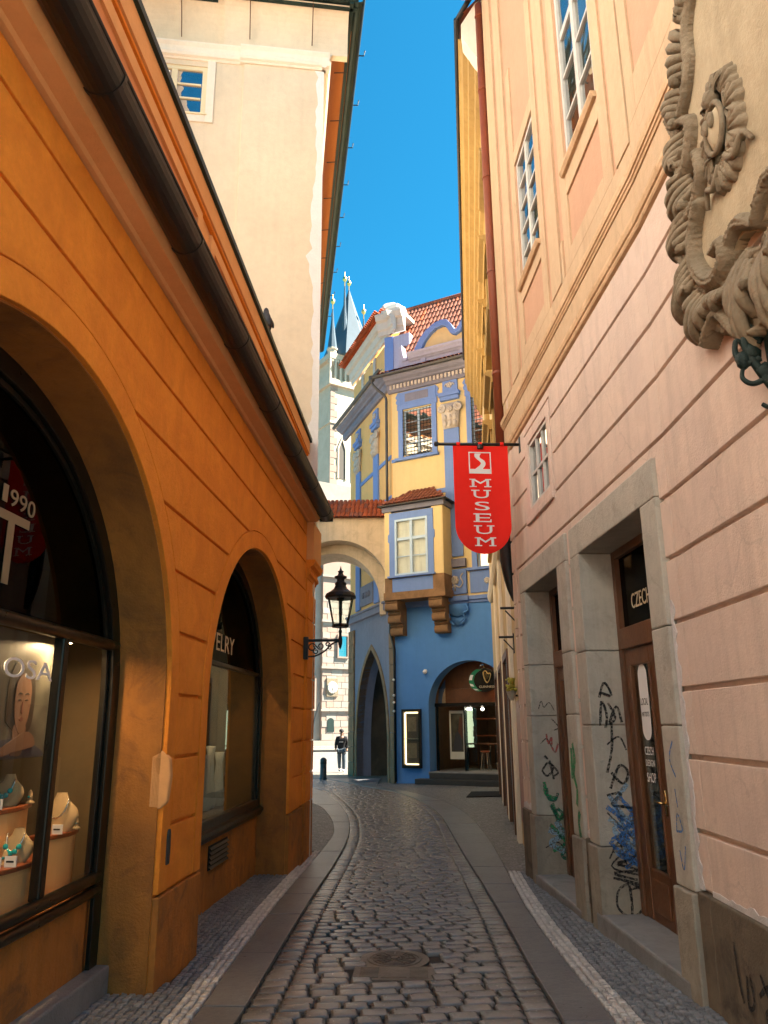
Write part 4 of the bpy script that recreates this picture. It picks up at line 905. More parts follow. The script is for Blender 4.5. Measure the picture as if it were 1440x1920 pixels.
# upper windows with surrounds
for s0, s1 in ((.50, 1.76), (3.40, 4.66)):
    w = window(BF, s0, s1, 11.85, 13.75, -.12, bh, 'blue_wood', 2, 4, 'glass_dark', fw_=.07, bar=.03, back='curtain', mull=.08)
    for a, b, c, d in ((s0 - .20, s0, 11.75, 13.78), (s1, s1 + .20, 11.75, 13.78), (s0 - .24, s1 + .24, 13.78, 14.0), (s0 - .2, s1 + .2, 14.0, 14.52)): bx('window_surround', BF, a, b, c, d, -.05, .05)
    bx('surround_panel', BF, s0 + .12, s1 - .12, 14.08, 14.42, .03, .065, 'blue_grey')
    bx('window_sill', BF, s0 - .33, s1 + .26, 11.63, 11.75, -.05, .14)
    for sg in (-1, 1):
        e = s0 - .2 if sg < 0 else s1 + .2
        part('surround_ear', MB().prism(BF, [(e, 14.0), (e + sg * .07, 14.05), (e + sg * .1, 14.14), (e + sg * .05, 14.24), (e + sg * .12, 14.34), (e + sg * .06, 14.45), (e, 14.52)], -.03, .03), T, bh)
    m_ = MB()
    for i in range(9): x = s0 + (s1 - s0) * (i + .5) / 9; m_.tube([BF(x, 11.85, .03), BF(x, 13.7, .03)], .009, 5)
    for i in range(12): z = 11.95 + 1.75 * i / 11.5; m_.tube([BF(s0, z, .035), BF(s1, z, .035)], .009, 5)
    part('window_grille', m_, 'black_iron', bh)
    m_ = MB()
    for i in range(40): m_.tube([BF(s0 + random.uniform(.0, s1 - s0), 11.76, random.uniform(.04, .1)), BF(s0 + random.uniform(0, s1 - s0), 11.76 + random.uniform(.03, .16), random.uniform(.03, .12))], .008, 4)
    o = part('dry_twigs', m_, 'gutter', bh, kind='stuff')
# pilasters with composite capitals
def volute(F, s, z, d, r_, sg): return MB().tube([F(s + sg * r_ * (1 - .85 * i / 26) * math.cos(R(90 + 30 * i)), z + r_ * (1 - .85 * i / 26) * math.sin(R(90 + 30 * i)), d) for i in range(27)], lambda t: .05 * (1 - .5 * t), 6)
def rosette(m_, F, s, z, d, r_, k=7):
    for i in range(k): a = 2 * math.pi * i / k; m_.ball(F(s + r_ * .6 * math.cos(a), z + r_ * .6 * math.sin(a), d), r_ * .42, n=6, m=4)
    m_.ball(F(s, z, d + .02), r_ * .35, n=6, m=4)
def pilaster(F, s0, s1, zb, full=True):
    c = (s0 + s1) / 2; w2 = (s1 - s0) / 2
    p = bx('pilaster', F, s0, s1, zb, 12.58, -.03, .06)
    bx('pilaster_cap', F, s0 - .10, s1 + .05, 13.74, 13.90, -.02, .13, par=p); bx('pilaster_cap', F, s0 - .15, s1 + .1, 13.90, 14.06, -.02, .18, par=p); bx('pilaster_neck', F, s0, s1, 14.06, 14.62, -.02, .07, par=p)
    m_ = MB(); m_.prism(F, [(c - w2, 12.58), (c + w2, 12.58), (c + w2 * 1.15, 13.2), (c + w2 * 1.3, 13.5), (c + w2 * 1.3, 13.60), (c - w2 * 1.3, 13.60), (c - w2 * 1.3, 13.5), (c - w2 * 1.15, 13.2)], .0, .12)
    for q in (-.66, 0, .66):
        for zz in (12.68, 12.92): m_.ball(F(c + q * w2, zz + .08, .12), .11, (.8, .6, 1.2), 8, 5, .1)
    rosette(m_, F, c, 13.36, .15, .14)
    part('capital', m_, 'relief', p, True)
    for sg in (-1, 1): part('volute', volute(F, c + sg * w2 * 1.12, 13.40, .13, .17, sg), 'relief', p, True)
    m_ = MB(); rosette(m_, F, c, 14.36, .09, .13, 5)
    for sg in (-1, 1): m_.tube([F(c + sg * .02, 14.3, .09), F(c + sg * .14, 14.42, .1), F(c + sg * .2, 14.34, .09)], .03, 5)
    part('mask_relief', m_, 'relief', p, True)
    return p
pilaster(BF, 2.26, 2.88, 7.60); pilaster(BF, 5.3, 5.9, 7.6)
# pedestals below the pilaster, string course
bx('pilaster_base', BF, 2.12, 2.98, 7.20, 7.50, -.02, .14, 'blue_grey'); 
pe = bx('pedestal', BF, 2.13, 2.98, 6.22, 7.12, -.02, .10)
m_ = MB(); rosette(m_, BF, 2.55, 6.72, .11, .17)
for sg in (-1, 1): m_.tube(catmull([BF(2.55, 6.55, .11), BF(2.55 + sg * .18, 6.45, .12), BF(2.55 + sg * .3, 6.62, .11), BF(2.55 + sg * .22, 6.82, .11), BF(2.55 + sg * .32, 6.95, .11)], 5), .025, 5)
m_.tube([BF(2.55, 6.55, .11), BF(2.55, 6.33, .12)], .03, 5); part('acanthus_relief', m_, 'relief', pe, True)
bx('string_course', BF, -.02, 7, 5.98, 6.12, -.02, .12); bx('string_course', BF, 2.05, 3.05, 5.96, 6.14, -.02, .18)
bx('string_course', BF, -.02, 7, 5.88, 5.98, -.02, .06)
bx('apron', BF, 3.1, 7, 6.22, 7.0, -.02, .04); bx('window_sill', BF, 3.02, 4.9, 7.02, 7.12, -.02, .15)
m_ = MB()
for q in range(3): rosette(m_, BF, 3.75 + q * .28, 6.62, .05, .12 + .03 * (q == 1))
part('acanthus_relief', m_, 'relief', bh, True)
w = window(BF, 3.40, 4.66, 7.12, 9.1, -.12, bh, 'blue_wood', 2, 3, 'glass_dark', back='curtain', mull=.08)
for a, b, c, d in ((3.2, 3.4, 7.12, 9.12), (4.66, 4.86, 7.12, 9.12), (3.2, 4.86, 9.12, 9.35)): bx('window_surround', BF, a, b, c, d, -.05, .04)
m_ = MB(); m_.prism(BF, [(2.16, 5.86), (3.0, 5.86), (2.95, 5.6), (2.8, 5.45), (2.62, 5.40), (2.45, 5.45), (2.24, 5.6)], 0, .16); m_.prism(BF, [(2.3, 5.45), (2.85, 5.45), (2.75, 5.2), (2.58, 5.08), (2.42, 5.2)], 0, .07)
for sg in (-1, 1): m_.tube(catmull([BF(2.58 + sg * .38, 5.8, .15), BF(2.58 + sg * .44, 5.62, .16), BF(2.58 + sg * .28, 5.5, .16), BF(2.58 + sg * .3, 5.3, .1), BF(2.58 + sg * .12, 5.12, .08)], 5), .035, 6)
part('pedestal_console', m_, 'blue', bh, True)
bx('band', BF, 1.86, 2.26, 10.10, 10.28, -.02, .03); bx('band', BF, -.02, .2, 11.63, 11.76, -.02, .03)
# ---- oriel
OD = .80
orl = bx('oriel', BF, .10, 2.40, 6.90, 9.40, 0, OD - .16, 'yellow')
bx('oriel_side', BF, 2.40, 2.44, 6.90, 9.40, 0, OD, 'yellow', orl); bx('oriel_post', BF, .06, .34, 6.9, 9.40, OD - .17, OD, 'yellow', orl); bx('oriel_post', BF, 2.0, 2.397, 6.9, 9.40, OD - .17, OD + .003, 'yellow', orl)
for a, b, c, d in ((.27, .50, 6.95, 9.06), (1.84, 2.07, 6.95, 9.06), (.27, 2.07, 9.06, 9.33)): bx('window_surround', BF, a, b, c, d, OD - .02, OD + .03, par=orl)
for sg, e in ((-1, .27), (1, 2.07)): part('surround_ear', MB().prism(BF, [(e, 8.2), (e + sg * .05, 8.25), (e + sg * .05, 8.5), (e, 8.55)], OD - .01, OD + .03), T, orl)
window(BF, .50, 1.84, 6.95, 9.06, OD + .01, bh, 'blue_wood', 2, 4, 'glass', fw_=.08, bar=.03, back='curtain', backd=.10, mull=.10, transom=lambda a, b: [a, a + .62, a + 1.28, b], tbar=.10)
bx('window_sill', BF, .22, 2.12, 6.88, 6.95, OD, OD + .12, par=orl)
bx('oriel_frieze', BF, -.02, 2.52, 9.40, 9.62, 0, OD + .07, 'blue_grey', orl); bx('oriel_apron', BF, .36, 2.0, 6.34, 6.86, OD - .14, OD - .01, par=orl)
bs = 'brownstone'
bx('oriel_stone_frame', BF, .06, .36, 6.15, 6.9, 0, OD, bs, orl); bx('oriel_stone_frame', BF, 2.0, 2.44, 6.15, 6.9, 0, OD, bs, orl); bx('oriel_stone_sill', BF, .02, 2.48, 6.08, 6.36, 0, OD + .04, bs, orl); bx('oriel_stone_frame', BF, .36, 2.0, 6.36, 6.88, 0, OD - .16, bs, orl)
for c in (.28, 2.05):
    for k, (z0, z1, dd) in enumerate(((5.72, 6.08, .74), (5.28, 5.72, .52), (4.86, 5.28, .32))):
        prof = [(z1, 0), (z1, dd), (z1 - .08, dd + .02)] + [(z0 + .14 + .14 * math.cos(R(180 * i / 6 - 0)), dd - .06 + .09 * math.sin(R(180 * i / 6))) for i in range(7)] + [(z0, dd - .1), (z0, 0)]
        part('corbel_stone', MB().sweep(BF, prof, c - .26, c + .26), bs, orl, bevel=.01)
# oriel tile roof: hipped, individual tiles
def tile_mesh(name, mat, l=.30, w=.15, h=.05):
    m_ = MB(); n = 6
    def fn(u, v): a = math.pi * u; rr_ = w / 2 * (1.08 - .16 * v); return (-rr_ * math.cos(a), (v - .5) * l * 1.15, h * math.sin(a) + .02 * (1 - v))
    m_.grid(fn, n, 1); me = m_.mesh(name, mat, smooth=True); return me
TM, TN = tile_mesh('roof_tile', 'tile'), tile_mesh('roof_tile', 'tile_new')
def tile_plane(parent, p00, p10, p01, nu, nv, keep=lambda u, v: True, new=0.0, base='tile'):
    """tiles on the plane p00 + u(p10-p00) + v(p01-p00); v runs up the slope"""
    p00, p10, p01 = Vector(p00), Vector(p10), Vector(p01); ux = (p10 - p00); vx = (p01 - p00)
    X = ux.normalized(); Yv = vx.normalized(); Z = X.cross(Yv).normalized()
    if Z.z < 0: Z = -Z
    mt = Matrix((X, Yv, Z)).transposed(); eu = mt.to_euler(); sx = ux.length / nu / .155; sy = vx.length / nv / .30
    for j in range(nv):
        for i in range(nu):
            u, v = (i + .5) / nu, (j + .5) / nv
            if not keep(u, v): continue
            p = p00 + ux * u + vx * v + Z * (.012 + random.uniform(0, .008))
            o = inst('roof_tile', TN if random.random() < new else TM, parent, p, eu, (sx, sy, 1.0))
f0, f1, r0_, r1_ = BF(-.12, 9.62, OD + .22), BF(2.66, 9.62, OD + .22), BF(.85, 10.32, .05), BF(1.75, 10.32, .05)
b0, b1 = BF(-.12, 9.62, 0), BF(2.66, 9.62, 0)
orf = part('oriel_roof', MB().add([f0, f1, r1_, r0_, b0, b1], [[0, 1, 2, 3], [0, 3, 4], [1, 5, 2]]), 'tile', bh)
LOC[orf.name] = LOC[bh.name]
ox = BF(-.12, 10.32, .05)
tile_plane(orf, f0, f1, ox, 17, 4, lambda u, v: .35 * v < u < 1 - .33 * v)
bx('oriel_eave_board', BF, -.12, 2.66, 9.58, 9.63, 0, OD + .24, 'gutter', orl)
# ---- main cornice, dentils, eave and pent tiles
prof = [(14.56, -.01), (14.56, .10), (14.62, .14), (14.64, .16), (14.86, .16), (14.88, .26), (14.94, .30), (15.0, .42), (15.06, .46), (15.12, .50), (15.14, .50), (15.14, -.01)]
part('cornice', MB().sweep(BF, prof, -.12, 7), 'blue_grey', bh); part('cornice', MB().sweep(BL, [(z + .28, d) for z, d in prof], -.1, 6.4), 'blue_grey', bh)
for i in range(26): part('dentil', MB().box(BF, .02 + i * .16, .11 + i * .16, 14.67, 14.84, .15, .215), 'relief', bh)
for F, s0, s1, dz in ((BF, -.55, 7, 0), (BL, -.3, 6.5, .28)):
    gg = part('gutter', MB().sweep(F, gutter_prof(.58, 15.20 + dz, .09), s0, s1), 'pipe_grey', bh)
pent = part('pent_roof', MB().add([BF(-.5, 15.22, .62), BF(7, 15.22, .62), BF(7, 15.62, -.12), BF(-.2, 15.62, -.12)], [[0, 1, 2, 3]]), 'tile', bh)
tile_plane(pent, BF(-.5, 15.22, .60), BF(4.6, 15.22, .60), BF(-.5, 15.62, -.12), 30, 3, lambda u, v: u > .02 + .06 * v)
# downpipe of the corner
dp = part('downpipe', MB().tube(catmull([BF(-.62, 15.16, .52), BF(-.60, 14.95, .5), BF(-.45, 14.72, .38), BF(-.26, 14.52, .18), BF(-.20, 14.35, .09), BF(-.20, 14.1, .08)], 6) + [BF(-.20, 12, .08), BF(-.20, 10.0, .08)], .055, 10), 'pipe_grey', bh, True)
part('downpipe', MB().tube([BF(-.10, 6.0, .10), BF(-.10, 5.0, .12), BF(.02, 4.6, .12), BF(.05, 4.4, .1), BF(.05, -.2, .1)], .05, 10), 'gutter', bh, True)
part('rain_hopper', MB().lathe(BF(-.62, 15.0, .52), [(.04, 0), (.12, .1), (.13, .26), (.10, .26)], 12), 'pipe_grey', bh)
# ---- attic gable with segmental pediment above the eave
AG = lambda s, z, d: BF(s, z, d - .30)
gp = [(.15, 15.4), (.15, 15.95), (.32, 16.25), (.55, 16.18), (.78, 16.15), (.95, 16.25), (5.2, 16.25), (5.2, 15.4)]
part('gable_wall', MB().prism(AG, gp, -.3, 0), 'lavender', bh)
bx('gable_panel', AG, 1.55, 2.75, 15.5, 15.78, -.02, .025, 'yellow'); bx('gable_panel', AG, .4, 1.05, 15.45, 15.66, -.02, .025, 'yellow')
for a, b in ((1.2, 1.42), (2.9, 3.12)): bx('gable_pilaster', AG, a, b, 15.4, 15.98, -.02, .06, 'lavender')
part('gable_cornice', MB().sweep(AG, [(15.95, 0), (15.95, .05), (16.0, .10), (16.02, .16), (16.10, .2), (16.18, .28), (16.25, .3), (16.25, -.3), (15.95, -.3)], .70, 5.2), 'lavender', bh)
oc = [(.9, 16.25), (.98, 16.46), (1.2, 16.82), (1.5, 17.14), (1.85, 17.35), (2.2, 17.42), (2.42, 17.36), (2.6, 17.12), (2.72, 16.88), (2.82, 16.84), (2.95, 17.02), (3.1, 17.24), (3.25, 17.2), (3.4, 16.95), (3.6, 16.8), (3.9, 16.78), (4.2, 16.9)]
inc = [(1.25, 16.25), (1.3, 16.42), (1.45, 16.68), (1.68, 16.93), (1.95, 17.1), (2.2, 17.15), (2.34, 17.1), (2.44, 16.94), (2.56, 16.72), (2.75, 16.62), (3.0, 16.74), (3.1, 16.92), (3.2, 16.9), (3.32, 16.72), (3.55, 16.55), (3.9, 16.54), (4.2, 16.66)]
part('pediment', MB().prism(AG, inc + [(4.2, 16.25)], -.25, -.06), 'yellow', bh)
part('pediment_frame', MB().ring(AG, inc, oc, -.3, .12), T, bh, bevel=.02)
part('gable_volute', MB().ring(AG, [(.72, 16.16), (.55, 16.02), (.38, 16.05), (.28, 16.3), (.2, 16.6)], [(.74, 16.26), (.56, 16.14), (.46, 16.16), (.40, 16.4), (.36, 16.75)], -.3, .08), 'lavender', bh)
# ---- tiled main roof behind the gable
q00, q10, q01 = BF(-1.9, 16.5, -1.3), BF(4.3, 16.5, -1.3), BF(-1.9, 20.95, -4.4)
rf = part('roof', MB().add([BF(-.15, 16.5, -1.3), q10, Vector(q10) + Vector(q01) - Vector(q00), q01], [[0, 1, 2, 3]]), 'tile', bh)
tile_plane(rf, q00, q10, q01, 32, 10, lambda u, v: u > .28 - .28 * v, new=.06)
part('roof_ridge', MB().tube([q01, Vector(q10) + Vector(q01) - Vector(q00)], .13, 8), 'tile', bh, True)
# ---- taller corner block with white cornice and red tile edge
C2 = Vector((-.95, 31.0))
def UF(s, z, d): return (C2.x + .8983 * s - .4394 * d, C2.y - .4394 * s - .8983 * d, z)
def UL(s, z, d): return (C2.x - .3746 * s - .9272 * d, C2.y + .9272 * s - .3746 * d, z)
part('tower_wall', MB().box(UL, 0, 5.6, 12, 18.4, -2.2, -.02), 'golden', bh); part('tower_wall', MB().box(UF, -.01, .9, 12, 18.4, -2.4, 0), 'lavender', bh)
part('tower_pilaster', MB().box(UF, -.30, .12, 15.6, 18.4, -.1, .06), T, bh); part('tower_pilaster', MB().box(UL, -.02, .55, 15.6, 18.4, -.1, .03), 'lavender', bh)
for a in (2.1, 3.9): part('tower_pilaster', MB().box(UL, a, a + .3, 14, 18.4, -.1, .04), 'relief', bh)
M['white_stucco'] = plaster('white_cornice_stucco', (.60, .56, .49), (.5, .46, .4), amt=.6, streak=.2)
prof = [(18.55, -.05), (18.55, .05), (18.75, .08), (18.80, .16), (19.12, .20), (19.18, .34), (19.40, .42), (19.45, .42), (19.45, -.05)]
part('white_cornice', MB().sweep(UL, prof, -.5, 5.8), 'white_stucco', bh); part('white_cornice', MB().sweep(UF, [(z, d) for z, d in prof], -.6, .7), 'white_stucco', bh)
te = part('tile_edge', MB().add([UL(.1, 19.46, .72), UL(5.9, 19.46, .72), UL(5.9, 20.3, -.8), UL(.4, 20.3, -.8)], [[0, 1, 2, 3]]), 'tile_new', bh)
tile_plane(te, UL(.1, 19.46, .72), UL(5.9, 19.46, .72), UL(.1, 19.8, .1), 34, 2, new=1.0)
part('white_attic', MB().box(UF, -.35, .60, 19.45, 19.65, -1.2, .30), 'white_stucco', bh, bevel=.03)
part('white_attic', MB().sweep(UF, [(19.65, -1.0), (19.65, .10), (19.85, .08), (20.0, 0.0), (20.06, -.3), (20.06, -.9)], -.22, .36), 'cream_pale', bh)
for s in (2.2, 4.4): 
    part('white_dormer', MB().box(UL, s - .55, s + .55, 19.6, 20.7, -1.3, -.3), 'yellow', bh); part('white_dormer', MB().sweep(UL, [(20.7, -1.4), (20.7, -.2), (20.85, -.15), (21.0, -.3), (21.15, -.7), (21.0, -1.3)], s - .7, s + .7), 'white_stucco', bh, bevel=.04)
m_ = MB().box(UF, -.2, 5.5, 12, 16.3, -3, -1.0); part('rear_wall', m_, 'lavender', bh)
# ---- left face of the house: yellow wall with blue strips, pointed passage below
PA = [(4.55, GZ - .2), (4.55, 1.3), (4.4, 2.2), (4.15, 3.0), (3.75, 3.7), (3.2, 4.25), (2.62, 4.62), (2.05, 4.2), (1.55, 3.65), (1.15, 2.95), (.92, 2.2), (.80, 1.3), (.80, GZ - .2)]
PAs = PA[:2] + catmull(PA[1:7], 5)[1:] + catmull(PA[6:12], 5)[1:] + PA[12:]
outl = [(0, GZ - .2)] + PAs[::-1] + [(5.6, GZ - .2), (5.6, 5.95), (0, 5.95)]
part('passage_wall', MB().prism(BL, outl, -.6, 0), 'blue_grey', bh)
part('passage_arch_rib', MB().ring(BL, PAs[::-1], [(2.67 + (x - 2.67) * 1.13, z + (.22 if z > 1.5 else 0) * max(0, (z - 1.3) / 3.3)) for x, z in PAs[::-1]], -.3, .04), bs, bh, bevel=.02)
for z0, z1 in [(GZ - .1 + i * .60, GZ + .49 + i * .60) for i in range(10)]:
    w_ = random.uniform(-.02, .02)
    part('pier_stone', MB().box(BL, 4.86 + w_, 5.62, z0, z1, -.7, .06 + random.uniform(0, .012)), bs, bh, bevel=.015)
    part('pier_stone', MB().box(BL, -.02, .42 + w_, z0, z1, -.7, .06 + random.uniform(0, .012)), bs, bh, bevel=.015)
bx('string_course', BL, -.02, 5.7, 5.95, 6.2, -.2, .14, 'blue_grey'); bx('string_course', BL, -.02, 5.7, 6.2, 6.28, -.2, .2, 'blue_grey')
part('wall', MB().box(BL, -.003, 5.6, 6.28, 15.2, -.3, -.012), 'golden', bh)
for s0, s1 in ((1.6, 2.2), (4.04, 4.62)):
    pilaster(BL, s0, s1, 6.4)
for z in (11.85, 10.2): bx('band', BL, .1, 1.58, z, z + .16, -.02, .03); bx('band', BL, 2.22, 4.02, z, z + .16, -.02, .03)
fp = bx('frieze_panel', BL, 2.35, 4.0, 6.5, 7.35, -.02, .05, 'blue_grey'); m_ = MB()
for q in range(3): rosette(m_, BL, 2.8 + q * .37, 6.92, .06, .13)
part('acanthus_relief', m_, 'blue_grey', fp, True)
# passage interior of rough dark blocks, open at the far right
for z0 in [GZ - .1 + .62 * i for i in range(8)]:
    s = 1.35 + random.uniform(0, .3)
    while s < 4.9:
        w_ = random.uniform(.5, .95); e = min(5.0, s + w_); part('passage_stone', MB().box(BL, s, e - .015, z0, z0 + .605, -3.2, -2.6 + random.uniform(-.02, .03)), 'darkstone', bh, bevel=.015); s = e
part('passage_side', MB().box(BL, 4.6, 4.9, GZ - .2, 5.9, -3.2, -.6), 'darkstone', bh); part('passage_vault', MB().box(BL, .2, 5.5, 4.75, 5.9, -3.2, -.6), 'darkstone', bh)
# ---- recess behind the shop arch: steps, shop front, sign
RD = -1.5
P_ = lambda *a: [BF(*q) for q in a]
part('shop_recess', MB().add(P_((1.2, .16, -.55), (4.7, .16, -.55), (4.7, .16, -6), (1.2, .16, -6), (1.2, 4.1, -.55), (4.7, 4.1, -.55), (4.7, 4.1, -6), (1.2, 4.1, -6)), [[0, 1, 2, 3], [4, 5, 6, 7], [0, 3, 7, 4], [1, 2, 6, 5], [2, 3, 7, 6]]), 'wood', bh)
part('step', MB().box(BF, .95, 5.0, GZ - .1, -.06, -.6, .42), 'dark_step', bh, bevel=.015); part('step', MB().box(BF, 1.36, 5.0, -.06, .13, -.9, .12), 'dark_step', bh, bevel=.015); part('threshold', MB().box(BF, 1.30, 4.5, .05, .165, -2.5, .03), 'stone_step', bh)
part('transom_beam', MB().box(BF, 1.3, 4.5, 2.34, 2.46, -.62, -.5), 'black_gloss', bh); part('fascia', MB().box(BF, 1.75, 4.5, 2.46, 2.95, -.66, -.56), 'wood', bh)
part('lunette_panel', MB().prism(BF, [(x, max(z, 2.96)) for x, z in DA.grow(.05).line(24) if z > 2.5] , -.80, -.72), 'wood', bh)
for a, b in ((1.36, 1.44), (2.42, 2.48), (4.2, 4.28)): part('shop_frame', MB().box(BF, a, b, .16, 2.34, -.62, -.55), 'black_gloss', bh)
for z_ in (1.3, 1.9): part('wall_shelf', MB().box(BF, 1.25, 2.9, z_, z_ + .03, -2.6, -2.3), 'wood_red', bh)
part('shop_pane', MB().add(P_((1.44, .2, -.58), (2.42, .2, -.58), (2.42, 2.34, -.58), (1.44, 2.34, -.58)), [[0, 1, 2, 3]]), 'glass', bh)
part('shop_pane', MB().add(P_((1.44, 2.46, -.57), (1.75, 2.46, -.57), (1.75, 3.3, -.57), (1.5, 2.9, -.57)), [[0, 1, 2, 3]]), 'glass_dark', bh)
part('open_door', MB().box(BF, 2.46, 2.52, .17, 2.3, -1.5, -.65), 'glass_dark', bh)
M['milk'] = simple('lit_milky_partition', (.55, .62, .45), .5, emit=.28, ec=(.62, .78, .5)); M['whiteglow'] = simple('white_lamp_glow', (1, .95, .8), .5, emit=7, ec=(1, .9, .7)); M['orangeglow'] = simple('orange_lamp_glow', (1, .5, .15), .5, emit=12, ec=(1, .42, .1))
part('lit_partition', MB().box(BF, 3.1, 4.5, .9, 2.3, -2.62, -2.55), 'milk', bh); part('shop_column', MB().box(BF, 4.45, 4.66, .16, 2.34, -2.5, -2.2), 'wood_red', bh)
for nm, s, d in (('nearer the lit partition', 3.3, -1.5), ('nearer the doorway side', 2.75, -1.9)):
    t = root('bar_table', 'tall dark bar table inside the blue house shop, %s' % nm, 'table', BF(s, .165, d))
    part('top', MB().box(BF, s - .36, s + .36, 1.02, 1.07, d - .25, d + .25), 'wood', t, bevel=.01)
    for a in (-.3, .3): part('leg', MB().tube([BF(s + a, .165, d), BF(s + a, 1.02, d)], .025, 8), 'black_iron', t)
for k, s in enumerate((2.95, 3.55, 3.85)):
    t = root('bar_stool', 'slim metal bar stool inside the blue house shop, %s from the doorway' % ('first', 'second', 'third')[k], 'stool', BF(s, .165, -1.15))
    part('seat', MB().lathe(BF(s, .78, -1.15), [(0, 0), (.16, 0), (.17, .02), (.16, .045), (0, .045)], 14), 'wood_red', t)
    for a in range(4): part('leg', MB().tube([BF(s + .2 * math.cos(a * 1.57 + .78), .165, -1.15 + .2 * math.sin(a * 1.57 + .78)), BF(s + .1 * math.cos(a * 1.57 + .78), .78, -1.15 + .1 * math.sin(a * 1.57 + .78))], .014, 6), 'silver', t)
for k, (s, z, d) in enumerate(((2.55, 2.28, -.9), (2.85, 2.28, -1.3), (3.3, 2.28, -1.8))):
    t = root('ceiling_spot', 'small white spot lamp under the shop ceiling of the blue house, %s of three' % ('first', 'second', 'third')[k], 'lamp', BF(s, z, d)); part('bulb', MB().ball(BF(s, z - .03, d), .05), 'whiteglow', t, True); part('housing', MB().tube([BF(s, z, d), BF(s, 4.1, d)], .012, 6), 'black_iron', t)
for k, (s, z) in enumerate(((4.32, 1.75), (4.3, 1.35), (4.33, 1.0), (4.36, .82))):
    t = root('shelf_lamp', 'small orange lamp on the bar shelf, %s from the top' % ('first', 'second', 'third', 'fourth')[k], 'lamp', BF(s, z, -1.0)); part('bulb', MB().ball(BF(s, z, -1.0), .035, (1.6, 1.6, .8)), 'orangeglow', t, True); part('shelf', MB().box(BF, s - .12, s + .12, z - .06, z - .035, -1.2, -.9), 'wood', t)
t = root('wall_lamp', 'orange globe lamp at the right side of the blue house doorway', 'lamp', BF(4.16, 2.75, -.3)); part('globe', MB().ball(BF(4.16, 2.72, -.2), .07, (1, 1, 1.3)), 'orangeglow', t, True); part('stem', MB().tube([BF(4.16, 2.8, -.2), BF(4.2, 2.9, -.35)], .012, 6), 'black_iron', t)
# poster standing behind the left pane
t = root('window_poster', 'white framed dark poster behind the left pane of the blue house shop', 'poster', BF(2.05, .25, -.75))
part('board', MB().box(BF, 1.78, 2.36, .55, 2.2, -.80, -.77), 'white_print', t); part('print', MB().box(BF, 1.84, 2.30, .8, 2.1, -.77, -.765), 'poster', t); part('printed_figure', MB().prism(BF, [(1.9, .85), (2.25, .85), (2.22, 1.3), (2.1, 1.5), (2.0, 1.42)], -.765, -.76), 'jacket_print', t); part('printed_figure', MB().prism(BF, [(2.1, 1.4), (2.28, 1.2), (2.29, 1.95), (2.18, 2.0)], -.765, -.761), 'lip_print', t)
# hanging round sign with harp
sc_ = (3.42, 3.19)
sg = root('round_sign', 'black oval pub sign with golden harp and green rim hanging in the blue arch', 'sign', BF(3.42, 2.8, -.2))
ell = lambda rx, rz, n=36: [(sc_[0] + rx * math.cos(2 * math.pi * i / n), sc_[1] + rz * math.sin(2 * math.pi * i / n)) for i in range(n)]
part('disc', MB().prism(BF, ell(.47, .40), -.27, -.15), 'black_gloss', sg, bevel=.01)
part('green_rim', MB().prism(BF, [(sc_[0] - .10 + .47 * math.cos(a), sc_[1] + .40 * math.sin(a)) for a in [R(110 + i * 140 / 16) for i in range(17)]] + [(sc_[0] + .06 + .45 * math.cos(a), sc_[1] + .38 * math.sin(a)) for a in [R(250 - i * 140 / 16) for i in range(17)]], -.149, -.135), 'green_sign', sg)
for a0, a1 in ((150, 178), (195, 215), (225, 245)): part('rim_lettering', MB().prism(BF, [(sc_[0] - .10 + .46 * math.cos(R(a)), sc_[1] + .39 * math.sin(R(a))) for a in range(a0, a1 + 1, 7)] + [(sc_[0] - .02 + .43 * math.cos(R(a)), sc_[1] + .37 * math.sin(R(a))) for a in range(a1, a0 - 1, -7)], -.134, -.128), 'white_print', sg)
m_ = MB(); h = lambda s, z: BF(3.52 + s * .85, 3.30 + z * .85, -.14)
m_.tube(catmull([h(-.16, .18), h(-.13, .0), h(-.07, -.16), h(.0, -.24)], 5), .022, 6); m_.tube(catmull([h(.0, -.24), h(.1, -.12), h(.16, .06), h(.15, .14)], 5), .016, 6); m_.tube(catmull([h(-.16, .18), h(-.05, .24), h(.03, .14), h(.15, .14)], 5), .02, 6)
for i in range(5): m_.tube([h(-.11 + .05 * i, .16 - .01 * i), h(-.06 + .035 * i, -.14 + .03 * i)], .004, 4)
part('harp_emblem', m_, 'gold', sg, True)
m_ = MB(); letters(m_, BF, 'GUINNESS', 3.22, 3.78, 2.93, 3.01, -.148, .006); part('sign_lettering', m_, 'cream_letter', sg)
part('hanger', MB().tube([BF(3.2, 3.5, -.2), BF(3.2, 3.85, -.4)], .012, 6), 'black_iron', sg); part('hanger', MB().tube([BF(3.64, 3.5, -.2), BF(3.64, 3.8, -.4)], .012, 6), 'black_iron', sg)
part('sign_lamp', MB().tube(catmull([BF(3.42, 3.58, -.2), BF(3.45, 3.7, 0), BF(3.4, 3.66, .12)], 6), .03, 8), 'silver', sg, True)
